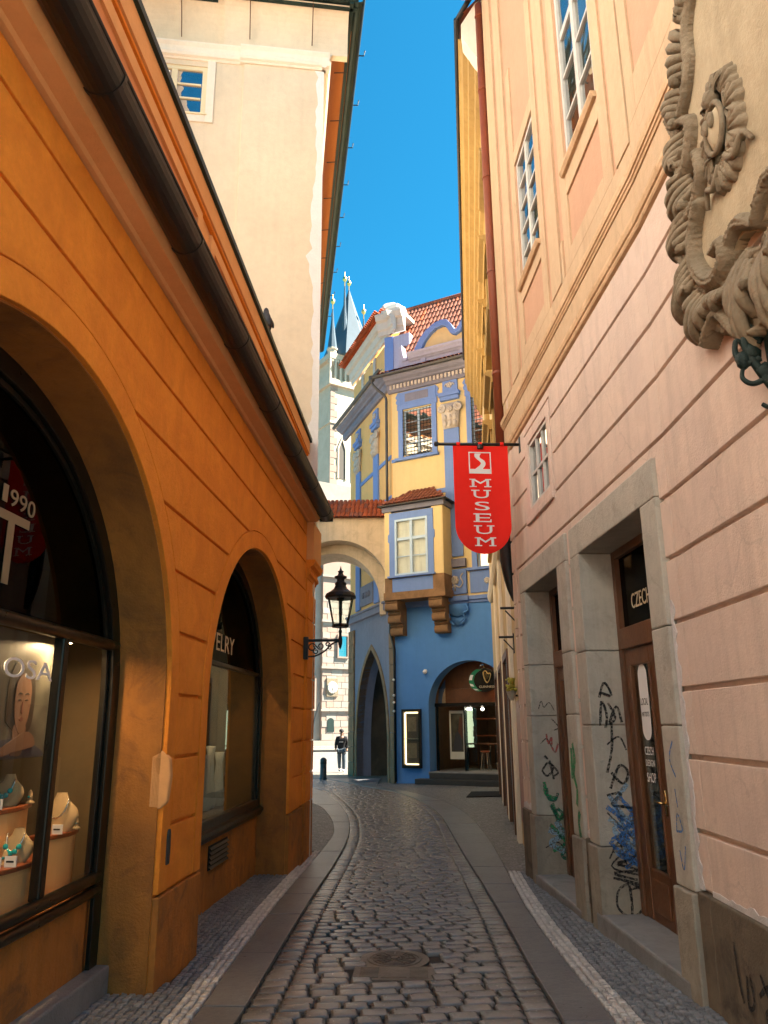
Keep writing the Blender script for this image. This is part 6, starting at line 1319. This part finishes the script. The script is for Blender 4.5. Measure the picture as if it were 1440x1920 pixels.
    for j_ in range(n_v - 1):
        for i_ in range(n_u - 1):
            q = [idx[j_, i_], idx[j_, i_ + 1], idx[j_ + 1, i_ + 1], idx[j_ + 1, i_]]
            if min(q) >= 0: Fc.append([int(x) for x in q])
    return MB().add(V, Fc)
part('rocaille_frame', carve(), 'carved', ct, True)
for k in range(132):                              # finger-like rocaille flutes round the rim
    if k % 6 == 5: continue
    i_ = int(k * 260 / 132); o_, q_ = lo[i_], li[i_]; amp = .85 + .25 * math.sin(k * 1.05) + random.uniform(-.05, .05)
    def pt(f, d, tw=0): return RW(CU + q_[0] * 1.36 + (o_[0] * 1.06 - q_[0] * 1.36) * f, CV + q_[1] * 1.2 + (o_[1] * 1.03 - q_[1] * 1.2) * f + tw, d)
    tw = .05 * math.sin(k * .7)
    part('rocaille_flute', MB().tube(catmull([pt(.30, .07), pt(.55, .125, tw * .5), pt(.85 * amp, .12, tw), pt(1.04 * amp, .05, tw * 1.3)], 4), lambda t: .030 * (.65 + .6 * math.sin(math.pi * (.1 + .8 * t))), 6), 'carved', ct, True)
# small standing figure in relief
fx, fz = CU + .20, CV - .02
def fan(cx, cz, r_, ang, spread=75, n=5, base=.075, h=.045):
    def fn(u, v):
        ph = R(ang - spread + 2 * spread * u); fl = abs(math.cos(math.pi * n * u)); rr_ = r_ * v * (1 + .12 * fl); hh = base + h * math.sin(math.pi * min(1, .25 + .6 * v)) * (.55 + .45 * fl) if v < .99 else .062
        return RW(cx + rr_ * math.cos(ph), cz + 1.15 * rr_ * math.sin(ph), hh)
    return MB().grid(fn, n * 8, 7)
for cx, cz, r_, an in ((.11, .17, .13, 35), (.14, .04, .14, 5), (.13, -.11, .14, -30), (.05, -.2, .15, -75), (-.05, -.2, .15, -105), (-.13, -.11, .14, -150), (-.14, .04, .14, 175), (-.11, .17, .13, 145)): part('crest_leaf', fan(fx + cx * .8, fz + cz, r_, an), 'carved', ct, True)
def oval(u, v): r_ = u; a = 2 * math.pi * v; return RW(fx + .105 * r_ * math.cos(a), fz + .15 * r_ * math.sin(a), .155 - .05 * u ** 3 + .008 * math.sin(a * 3) * u)
part('crest_shield', MB().grid(oval, 7, 28), 'carved_pale', ct, True)
part('crest_rim', MB().tube([RW(fx + .11 * math.cos(a * math.pi / 14), fz + .155 * math.sin(a * math.pi / 14), .125) for a in range(28)], .018, 8, True), 'carved', ct, True)
for cx, r_, an in ((-.055, .11, 115), (0, .14, 90), (.055, .11, 65)): part('crest_plume', fan(fx + cx, fz + .20, r_, an, 45, 3, .09), 'carved', ct, True)
part('crest_helm', MB().ball(RW(fx, fz + .20, .12), .055, (.9, 1.0, 1.1), 12, 8, .03), 'carved', ct, True)
for q in (-1, 1): part('crest_boss', MB().ball(RW(fx + q * .035, fz + .03, .155), .035, (.6, .8, 1.5), 10, 7, .05), 'carved', ct, True)
for q in (-1, 1): part('crest_ribbon', MB().tube(catmull([RW(fx + q * .04, fz - .22, .10), RW(fx + q * .14, fz - .30, .11), RW(fx + q * .24, fz - .24, .10), RW(fx + q * .30, fz - .33, .08)], 6), lambda t: .026 * (1 - .5 * t), 7), 'carved', ct, True)

# ================================================================== IRON SCROLL BRACKET at the right picture edge
ib = root('iron_bracket', 'dark green scrolled iron lamp bracket on the apricot wall below the cartouche', 'bracket', RW(3.86, 3.6, 0))
G = lambda a, z: RW(3.80 + a * .3, z - .05, .04 + a * .75)
for pts, r_ in (([(-.16, 3.30), (-.05, 3.45), (.05, 3.62), (.10, 3.76), (.05, 3.84), (.0, 3.80), (.02, 3.74)], .028), ([(.02, 3.66), (.1, 3.64), (.16, 3.70), (.15, 3.78), (.11, 3.76)], .02), ([(-.02, 3.55), (.08, 3.52), (.14, 3.56), (.13, 3.62)], .018), ([(-.08, 3.46), (.0, 3.38), (.05, 3.4)], .018), ([(-.16, 3.30), (-.16, 3.9), (-.16, 4.0)], .025), ([(-.16, 3.86), (-.06, 3.92), (.02, 3.88)], .022)):
    part('scroll', MB().tube(catmull([G(a, z) for a, z in pts], 7), lambda t, r_=r_: r_ * (1 - .45 * t), 8), 'green_iron', ib, True)
m_ = MB()
for a, z in ((.06, 3.70), (.0, 3.58), (-.05, 3.48), (.12, 3.66), (.02, 3.8)): m_.ball(G(a, z), .045, (1, .6, 1.1), 8, 6, .2)
part('leafwork', m_, 'green_iron', ib, True)
part('wall_plate', MB().box(RW, 3.70, 3.80, 3.2, 4.05, 0, .03), 'green_iron', ib, bevel=.008)

# ================================================================== MUSEUM BANNER
def BN(a, z, d): return (a, 10.03 - .0875 * (1.447 - a) - d, z)
bn = root('museum_banner', 'red rounded banner with white museum lettering hanging from a black pole', 'banner', (1.447, 10.03, 5.44))
part('pole', MB().tube([BN(.30, 5.445, 0), BN(1.46, 5.445, 0)], .022, 10), 'black_iron', bn, True); part('pole_end', MB().lathe(BN(.30, 5.445, 0), [(.022, -.03), (.035, -.02), (.035, .02), (.022, .03)], 10, (1, 0, 0)), 'black_iron', bn)
part('wall_plate', MB().box(BN, 1.435, 1.46, 5.33, 5.55, -.05, .05), 'black_iron', bn, bevel=.008)
wv = lambda a, z: .006 * math.sin(9 * (a - .5)) + .006 * math.sin(5 * z) * (5.44 - z)
def BC(a, z, d): return BN(a, z, d + wv(a, z))
xl, xr, zt_, zs_ = .525, 1.275, 5.42, 4.30; xc = (xl + xr) / 2; rx = (xr - xl) / 2
def bcf(u, v):
    z = zt_ - (zt_ - 3.905) * v
    hw = rx if z > zs_ else rx * math.sqrt(max(1e-4, 1 - ((zs_ - z) / (zs_ - 3.905)) ** 2))
    return xc + (2 * u - 1) * hw, z
m_ = MB(); vs = [1 - (1 - i / 40) ** 1.25 for i in range(41)]
def cloth(d): return lambda u, v: (lambda q: BC(q[0], q[1], d))(bcf(u, 1 - (1 - v) ** 1.4))
m_.grid(cloth(.004), 16, 44); m_.grid(cloth(-.004), 16, 44)
part('cloth', m_, 'red', bn, True)
for a in (.60, .90, 1.20): part('loop', MB().lathe(BN(a, 5.445, 0), [(.025, -.025), (.03, -.02), (.03, .02), (.025, .025)], 12, (1, 0, 0)), 'red', bn)
part('clamp', MB().lathe(BN(.90, 5.40, 0), [(.03, -.03), (.045, -.02), (.045, .03), (.02, .05)], 10), 'black_iron', bn)
pr = 'white_print'; e = .0055
lg = MB(); lg.ring(BC, [(.75, 5.035), (.75, 5.315), (1.025, 5.315), (1.025, 5.035), (.75, 5.035)], [(.735, 5.02), (.735, 5.33), (1.04, 5.33), (1.04, 5.02), (.735, 5.02)], e, e + .002)
lg.prism(BC, [(.75, 5.035), (1.025, 5.035), (1.025, 5.085), (.75, 5.085)], e, e + .002)
sl = [(.82, 5.31), (.815, 5.27), (.84, 5.235), (.88, 5.20), (.90, 5.17), (.885, 5.14), (.85, 5.11), (.82, 5.085)]; sr = [(.905, 5.31), (.885, 5.27), (.90, 5.24), (.945, 5.21), (.965, 5.17), (.955, 5.13), (.935, 5.105), (.925, 5.085)]
lg.ring(BC, catmull(sl, 4), catmull(sr, 4), e, e + .002); part('logo', lg, pr, bn)
m_ = MB()
letters(m_, BC, 'COMMUNISM', .745, 1.03, 5.055, 5.075, e + .003, .001) if False else None
letters(m_, BC, 'MUSEUM', .80, .975, 5.04, 5.052, e + .003, .001) if False else None
glyphs = [('M', .735, 1.03, 4.83, 4.945), ('U', .755, 1.02, 4.675, 4.79), ('S', .765, 1.025, 4.505, 4.625), ('E', .77, 1.03, 4.34, 4.46), ('U', .77, 1.045, 4.175, 4.295), ('M', .775, 1.06, 4.01, 4.13)]
for ch, a0, a1, z0, z1 in glyphs:
    m_ = MB(); ins = .03; letters(m_, BC, ch, a0 + ins, a1 - ins, z0, z1, e, .002, .015)
    hh = .014
    def bar(x0, x1, zz): m_.prism(BC, [(x0, zz), (x1, zz), (x1, zz + hh), (x0, zz + hh)], e, e + .0022)
    if ch == 'M': bar(a0, a0 + .095, z0); bar(a1 - .095, a1, z0); bar(a0, a0 + .08, z1 - hh); bar(a1 - .08, a1, z1 - hh)
    if ch == 'U': bar(a0, a0 + .11, z1 - hh); bar(a1 - .10, a1, z1 - hh)
    if ch == 'E': bar(a0, a0 + .09, z0); bar(a0, a0 + .09, z1 - hh); m_.prism(BC, [(a1 - .045, z0), (a1 - .02, z0), (a1 - .02, z0 + .04), (a1 - .03, z0 + .04)], e, e + .0022); m_.prism(BC, [(a1 - .045, z1), (a1 - .025, z1), (a1 - .025, z1 - .035), (a1 - .035, z1 - .035)], e, e + .0022)
    part('lettering', m_, pr, bn)

# ================================================================== OCHRE HOUSE beyond the apricot one
oh = root('ochre_house', 'ochre house with deep moulded eave seen edge-on behind the red rain pipe', 'building', (1.5, 11, -.2))
part('wall', MB().box(OW, .02, 15.2, -.5, 13.0, -5, 0), 'ochre_wall', oh)
prof = [(12.6, -.1), (12.6, .06), (12.75, .10), (12.8, .18), (13.0, .2), (13.05, .28), (13.3, .30), (13.36, .40), (13.55, .42), (13.6, .50), (13.85, .54), (13.9, .58), (13.9, -.1)]
part('eave_cornice', MB().sweep(OW, prof, .35, 15.3), 'ochre', oh)
part('eave_end', MB().prism(lambda a, b, c: OW(c, b, a), [(.52, 13.9), (.50, 13.6), (.2, 13.0), (.0, 12.6), (-1.5, 12.6), (-1.5, 16.5), (-.3, 15.3)], .05, .36), 'cream_pale', oh)
part('gutter', MB().tube([OW(-.02, 13.95, .60), OW(13.4, 13.95, .60)], .05, 8), 'gutter', oh, True)
part('verge', MB().tube([OW(0.02, 13.95, .60), OW(.1, 15.0, .1), OW(.2, 16.6, -1.0)], .05, 8), 'gutter', oh, True)
part('roof', MB().add([OW(0, 13.98, .6), OW(13.4, 13.98, .6), OW(13.4, 19, -4), OW(0, 19, -4)], [[0, 1, 2, 3]]), 'tile', oh)
for s in (1.6, 4.2, 6.8, 9.4):
    for z0, z1 in ((6.2, 8.4), (9.6, 11.6)):
        for a, b in ((s - .75, s - .5), (s + .5, s + .75)): part('window_surround', MB().box(OW, a, b, z0, z1, 0, .10), 'ochre', oh, bevel=.01)
        part('window_hood', MB().sweep(OW, [(z1, 0), (z1, .14), (z1 + .1, .16), (z1 + .15, .26), (z1 + .22, .28), (z1 + .24, 0)], s - .85, s + .85), 'ochre', oh); part('window_sill', MB().box(OW, s - .85, s + .85, z0 - .12, z0, 0, .18), 'ochre', oh)
        part('shutter', MB().box(OW, s - .5, s + .5, z0, z1, 0, .04), 'bronze', oh)
for s, m in ((.3, 'white_patch'), (3.1, 'cream_pale'), (6.5, 'cream_pale'), (9.8, 'cream_pale')): part('pilaster', MB().box(OW, s, s + .5, -.5, 5.6, 0, .07), m, oh, bevel=.01)
part('string_course', MB().sweep(OW, [(5.4, 0), (5.4, .08), (5.5, .14), (5.6, .16), (5.62, 0)], 0, 13.2), 'cream_pale', oh)
part('door_board', MB().box(OW, 1.2, 2.2, .25, 2.1, 0, .05), 'wood_red', oh, bevel=.01)
for s in (4.2, 7.4, 10.6):
    part('shop_opening', MB().box(OW, s, s + 1.8, -.2, 3.0, 0, .02), 'black_gloss', oh); part('shop_frame', MB().ring(OW, [(s, -.2), (s, 3.0), (s + 1.8, 3.0), (s + 1.8, -.2)], [(s - .14, -.2), (s - .14, 3.14), (s + 1.94, 3.14), (s + 1.94, -.2)], 0, .08), 'wood', oh)
for k, (s, z) in enumerate(((1.5, 3.55), (2.6, 3.2))):
    t = root('sign_bracket', 'thin black sign bracket on the ochre house, %s one' % ('upper nearer', 'lower farther')[k], 'bracket', OW(s, z, 0)); part('arm', MB().tube([OW(s, z, 0), OW(s, z, .26)], .02, 6), 'black_iron', t); part('brace', MB().tube([OW(s, z - .22, .02), OW(s, z - .04, .18)], .012, 6), 'black_iron', t); part('plate', MB().box(OW, s - .04, s + .04, z - .28, z + .06, 0, .02), 'black_iron', t)
M['flower'] = plaster('yellow_flowers', (.65, .55, .10), (.25, .32, .05), scale=25, amt=.9, bump=.6)
t = root('flower_basket', 'small wall basket of yellow flowers on the ochre house', 'flower basket', OW(2.4, 1.9, .15))
m_ = MB()
for i in range(60): m_.ball(Vector(OW(2.4 + random.gauss(0, .11), 2.33 + random.uniform(-.05, .14), 0.10 + random.gauss(0, .04))), random.uniform(.015, .035), n=6, m=4)
part('flowers', m_, 'flower', t, True, kind='stuff'); part('basket', MB().lathe(OW(2.4, 2.12, .10), [(.03, 0), (.06, .06), (.09, .16), (.08, .16), (.03, .05)], 14), 'stone', t); part('wall_arm', MB().tube([OW(2.4, 2.2, 0), OW(2.4, 2.2, .15)], .015, 6), 'black_iron', t)

# ================================================================== CHURCH TOWER far behind
tx, ty = -15.2, 144.0; hw = 4.2
tw = root('church_tower', 'pale sunlit gothic church tower with dark slate spire and corner pinnacles far behind', 'tower', (tx, ty, 0))
TA = R(36)
TW = lambda a, b, c: (tx + a * math.cos(TA) - b * math.sin(TA), ty + a * math.sin(TA) + b * math.cos(TA), c)
part('shaft', MB().box(TW, -hw, hw, -hw, hw, -1, 66), 'tower', tw)
for z in (28, 44, 58): part('string_course', MB().box(TW, -hw - .25, hw + .25, -hw - .25, hw + .25, z, z + .5), 'tower', tw)
for sx in (-1, 1):
    for i in range(46): part('quoin_stone', MB().box(TW, *(sorted((sx * (hw + .08), sx * (hw - (1.5 if i % 2 else .9))))), -hw - .10, -hw + .02, 2 + i * 1.4, 3.3 + i * 1.4), 'hall2', tw)
g0 = part('gallery', MB().box(TW, -hw - .6, hw + .6, -hw - .6, hw + .6, 66, 67.2), 'tower', tw); part('gallery', MB().box(TW, -hw - .5, hw + .5, -hw - .5, hw + .5, 71.6, 72.8), 'tower', tw)
part('gallery_core', MB().box(TW, -hw + .3, hw - .3, -hw + .3, hw - .3, 67, 72), 'tower', tw)
for i in range(9):
    x = -hw - .3 + (2 * hw + .6) * i / 8; part('gallery_post', MB().box(TW, x - .2, x + .2, -hw - .45, -hw - .05, 67.2, 71.6), 'tower', tw)
    if i < 8: part('gallery_arch', MB().prism(lambda a, b, c: TW(a, c, b), [(x + .2, 71.6), (x + .2, 70.2), (x + .3, 70.9), (x + .47, 71.3), (x + .64, 70.9), (x + .74, 70.2), (x + .74, 71.6)], -hw - .4, -hw - .1), 'tower', tw)
for x in (-1.6, 1.6):
    part('lancet_window', MB().prism(lambda a, b, c: TW(a, c, b), [(x - .7, 47), (x + .7, 47), (x + .7, 53), (x, 55), (x - .7, 53)], -hw - .05, -hw + .05), 'room', tw); part('lancet_frame', MB().ring(lambda a, b, c: TW(a, c, b), [(x - .7, 47), (x - .7, 53), (x, 55), (x + .7, 53), (x + .7, 47)], [(x - 1, 47), (x - 1, 53.2), (x, 55.6), (x + 1, 53.2), (x + 1, 47)], -hw - .2, -hw + .05), 'tower', tw)
def spire(cx, cy, z0, r_, h, n=8, fin=True):
    part('spire', MB().lathe((cx, cy, z0), [(r_, 0), (r_ * .62, h * .35), (r_ * .3, h * .68), (.12, h)], n), 'slate', tw)
    if fin:
        part('finial', MB().lathe((cx, cy, z0 + h - .2), [(.1, 0), (.1, 1.2), (.45, 1.6), (.5, 2.0), (.3, 2.4), (.08, 2.6), (.07, 3.6)], 10), 'gold', tw, True)
spire(tx + 2.0, ty, 72.8, 6.0, 17.5)
for dx, dy, h, r_ in ((-3.7, -3.7, 9, 1.0), (3.7, -3.7, 9, 1.0), (-3.7, 3.7, 9, 1.0), (3.7, 3.7, 9, 1.0), (-.6, -3.2, 15.5, .95)):
    q_ = TW(dx, dy, 0); part('turret', MB().lathe((q_[0], q_[1], 71), [(r_ * .9, 0), (r_ * .9, 2.6), (r_ * 1.1, 2.8), (r_ * 1.1, 3.1)], 8), 'tower', tw); spire(q_[0], q_[1], 74, r_, h, 8)
part('gable_front', MB().prism(lambda a, b, c: TW(a, c, b), [(-1.2, 72.8), (1.6, 72.8), (.2, 78.5)], -3.9, -3.3), 'tower', tw)

# ================================================================== TOWN HALL side of the square
th = root('town_hall', 'sunlit pale stone town hall with a round clock disc at the end of the passage', 'building', (-9, 76, 0))
HA = R(36)
HW_ = lambda s, z, d: (-9 + (s + 9) * math.cos(HA) + d * math.sin(HA), 76 + (s + 9) * math.sin(HA) - d * math.cos(HA), z)
part('wall', MB().box(HW_, -30, 8, -1, 26, -6, 0), 'hall', th); part('wall', MB().box(HW_, -9.65, -6.0, -1, 24, -3, .35), 'hall2', th)
part('base', MB().box(HW_, -30, 8, -1, .3, 0, .7), 'hall', th)
for z in (3.0, 7.0, 11.5, 16): part('string_course', MB().box(HW_, -9.8, -5.9, z, z + .22, .3, .55), 'hall', th)
z = .35; r_ = 0
while z < 14:
    s = -9.65 + (.5 if r_ % 2 else 0)
    while s < -6.1: e = min(-6.02, s + random.uniform(.8, 1.3)); part('ashlar', MB().box(HW_, s + .02, e - .02, z, z + .56, .3, .37 + random.uniform(0, .03)), random.choice(['hall', 'hall', 'hall2']), th); s = e
    z += .6; r_ += 1
dc = part('clock_frame', MB().box(HW_, -9.2, -7.95, 4.35, 6.1, .35, .5), 'carved', th, bevel=.03)
part('clock_disc', MB().lathe(HW_(-8.58, 5.2, .5), [(0, 0), (.52, 0), (.56, .05), (.5, .1), (0, .1)], 28, (math.sin(HA), -math.cos(HA), 0)), 'white_stucco', dc)
for a in range(12): part('hour_mark', MB().tube([HW_(-8.58 + .4 * math.cos(a * math.pi / 6), 5.2 + .4 * math.sin(a * math.pi / 6), .61), HW_(-8.58 + .48 * math.cos(a * math.pi / 6), 5.2 + .48 * math.sin(a * math.pi / 6), .61)], .02, 5), 'gold', dc)
part('clock_hand', MB().tube([HW_(-8.58, 5.2, .62), HW_(-8.36, 5.42, .62)], .02, 5), 'black_iron', dc); part('clock_hand', MB().tube([HW_(-8.58, 5.2, .62), HW_(-8.64, 4.86, .62)], .02, 5), 'black_iron', dc)
part('arched_doorway', MB().prism(HW_, Arch(-8.68, .36, 2.05, .32, 1.1).line(10), .38, .44), 'green_gutter', th)
for s, z0, z1 in ((-10.6, 3.2, 6.2), (-11.8, 8, 10.5), (-11.8, 13, 15.5), (-7.4, 8.2, 10.2), (-14, 8, 10.5), (-14, 13, 15.5), (-4, 8, 10.5), (-4, 13, 15.5)):
    w_ = .5 if s != -10.6 else .28; dd = .35 if s == -7.4 else 0
    f = part('window', MB().ring(HW_, [(s - w_, z0), (s - w_, z1), (s + w_, z1), (s + w_, z0), (s - w_, z0)], [(s - w_ - .15, z0 - .15), (s - w_ - .15, z1 + .15), (s + w_ + .15, z1 + .15), (s + w_ + .15, z0 - .15), (s - w_ - .15, z0 - .15)], dd + .03, dd + .2), 'hall2', th); part('pane', MB().box(HW_, s - w_, s + w_, z0, z1, dd + .02, dd + .05), 'glass_dark', f)
part('lamp_arm', MB().tube(catmull([HW_(-10.7, 1.2, .4), HW_(-10.4, 3.0, .8), HW_(-10.2, 3.8, 1.0)], 6), .08, 6), 'pipe_grey', th)
# step beside the square
struct('square_kerb', MB().box(W, -30, 6, 62, 75.2, GZ - .1, GZ + .10), 'paving')

# neighbours that close the street behind the camera and to the sides are left open to the sky

# ================================================================== BOLLARD
bo = root('bollard', 'short dark metal bollard with rounded top standing left of the walker', 'bollard', (-3.70, 30.7, GZ))
part('post', MB().lathe((-3.70, 30.7, GZ), [(.15, 0), (.15, .03), (.125, .05), (.12, .62), (.125, .64), (.125, .68), (.115, .72), (.08, .76), (.03, .785), (0, .79)], 20), 'pipe_grey', bo, True)
part('band', MB().lathe((-3.70, 30.7, GZ + .56), [(.122, 0), (.13, .01), (.13, .05), (.122, .06)], 20), 'black_iron', bo)

# ================================================================== PERSON walking towards the camera
PX, PY, PZ = -3.47, 35.4, GZ
M['hoodie'] = plaster('black_hoodie', (.012, .012, .014), (.02, .02, .022), rough=.9, scale=6); M['jeans'] = plaster('blue_grey_jeans', (.075, .10, .125), (.05, .07, .09), rough=.9, scale=6); M['shoe'] = simple('pale_trainers', (.5, .5, .48), .7); M['cap'] = simple('black_cap', (.01, .01, .012), .8)
pe_ = root('person', 'person in a black hoodie, cap and grey blue jeans walking towards the lane', 'person', (PX, PY, PZ))
def skin_mesh(name, verts, edges, rads, mat, parent, lv=2, rootv=0):
    me = bpy.data.meshes.new(name); me.from_pydata(verts, edges, []); o = bpy.data.objects.new(name, me); COL.objects.link(o); o.parent = parent; LOC[o.name] = LOC[parent.name]
    md = o.modifiers.new('skin', 'SKIN'); 
    if not me.skin_vertices: 
        bm = bmesh.new(); bm.from_mesh(me); bm.verts.layers.skin.verify(); bm.to_mesh(me); bm.free()
    for v, r_ in zip(me.skin_vertices[0].data, rads): v.radius = (r_, r_) if not isinstance(r_, tuple) else r_
    me.skin_vertices[0].data[rootv].use_root = True
    md.use_smooth_shade = True; ss = o.modifiers.new('sub', 'SUBSURF'); ss.levels = lv; ss.render_levels = lv
    me.materials.append(M[mat]); return o
# body: pelvis, torso, head, arms, legs in one surface (y negative = towards the camera)
bv = [(0, 0, .93), (0, 0, 1.15), (0, -.01, 1.38), (0, -.015, 1.50), (0, -.03, 1.60), (0, -.035, 1.70), (.19, 0, 1.42), (.25, .02, 1.17), (.24, -.05, .95), (.235, -.07, .86), (-.19, 0, 1.42), (-.25, .0, 1.17), (-.25, -.08, .95), (-.245, -.10, .86), (.10, 0, .90), (.11, -.06, .50), (.10, .02, .09), (.10, -.10, .04), (-.10, 0, .90), (-.10, .02, .50), (-.09, .14, .12), (-.09, .06, .05)]
be = [(0, 1), (1, 2), (2, 3), (3, 4), (4, 5), (2, 6), (6, 7), (7, 8), (8, 9), (2, 10), (10, 11), (11, 12), (12, 13), (0, 14), (14, 15), (15, 16), (16, 17), (0, 18), (18, 19), (19, 20), (20, 21)]
brr = [(.15, .10), (.14, .10), (.15, .11), .055, .085, .075, .06, .045, .035, .04, .06, .045, .035, .04, .085, .06, .04, .045, .085, .06, .04, .045]
skin_mesh('body', bv, be, brr, 'skin', pe_)
skin_mesh('hoodie', bv[:4] + bv[6:9] + bv[10:13] + [(0, 0, .88)], [(10, 0), (0, 1), (1, 2), (2, 3), (2, 4), (4, 5), (5, 6), (2, 7), (7, 8), (8, 9)], [(.20, .14), (.205, .145), (.20, .14), .085, .09, .07, .058, .09, .07, .058, (.195, .14)], 'hoodie', pe_)
skin_mesh('jeans', [bv[0]] + bv[14:17] + bv[18:21], [(0, 1), (1, 2), (2, 3), (0, 4), (4, 5), (5, 6)], [(.17, .125), .115, .092, .082, .115, .092, .082], 'jeans', pe_)
for sx, y0, z0 in ((.10, -.06, .0), (-.09, .09, .01)):
    o = part('shoe', MB().ball((PX + sx, PY + y0, PZ + z0 + .05), .13, (.40, 1.0, .42), 12, 8), 'shoe', pe_, True)
hd = (PX, PY - .035, PZ + 1.68)
part('cap', MB().lathe((hd[0], hd[1], hd[2] + .0), [(.108, 0), (.112, .03), (.10, .08), (.06, .12), (0, .13)], 16), 'cap', pe_, True)
part('cap_peak', MB().prism(lambda a, b, c: (hd[0] + a, hd[1] + b, hd[2] + c), [(-.08, -.08), (-.06, -.16), (0, -.185), (.06, -.16), (.08, -.08)], .005, .018), 'cap', pe_)
part('nose', MB().ball((hd[0], hd[1] - .10, hd[2] - .06), .016, (1, 1.2, 1.4), 8, 6), 'skin', pe_, True)
for sx in (-1, 1): part('eye', MB().ball((hd[0] + sx * .035, hd[1] - .088, hd[2] - .03), .011, n=8, m=6), 'black', pe_, True); part('ear', MB().ball((hd[0] + sx * .095, hd[1] + .005, hd[2] - .05), .028, (.4, .8, 1.2), 8, 6), 'skin', pe_, True)
part('mouth', MB().ball((hd[0], hd[1] - .088, hd[2] - .105), .02, (1.2, .4, .3), 8, 5), 'lip_print', pe_, True)
m_ = MB(); letters(m_, lambda a, z, d: (PX + a, PY - .158 - d, PZ + z), 'NYC', -.09, .09, 1.22, 1.28, 0, .004) if False else None
part('chest_print', MB().box(lambda a, b, c: (PX + a, PY - .158 - c, PZ + b), -.09, .09, 1.235, 1.27, 0, .006), 'grey_print', pe_)
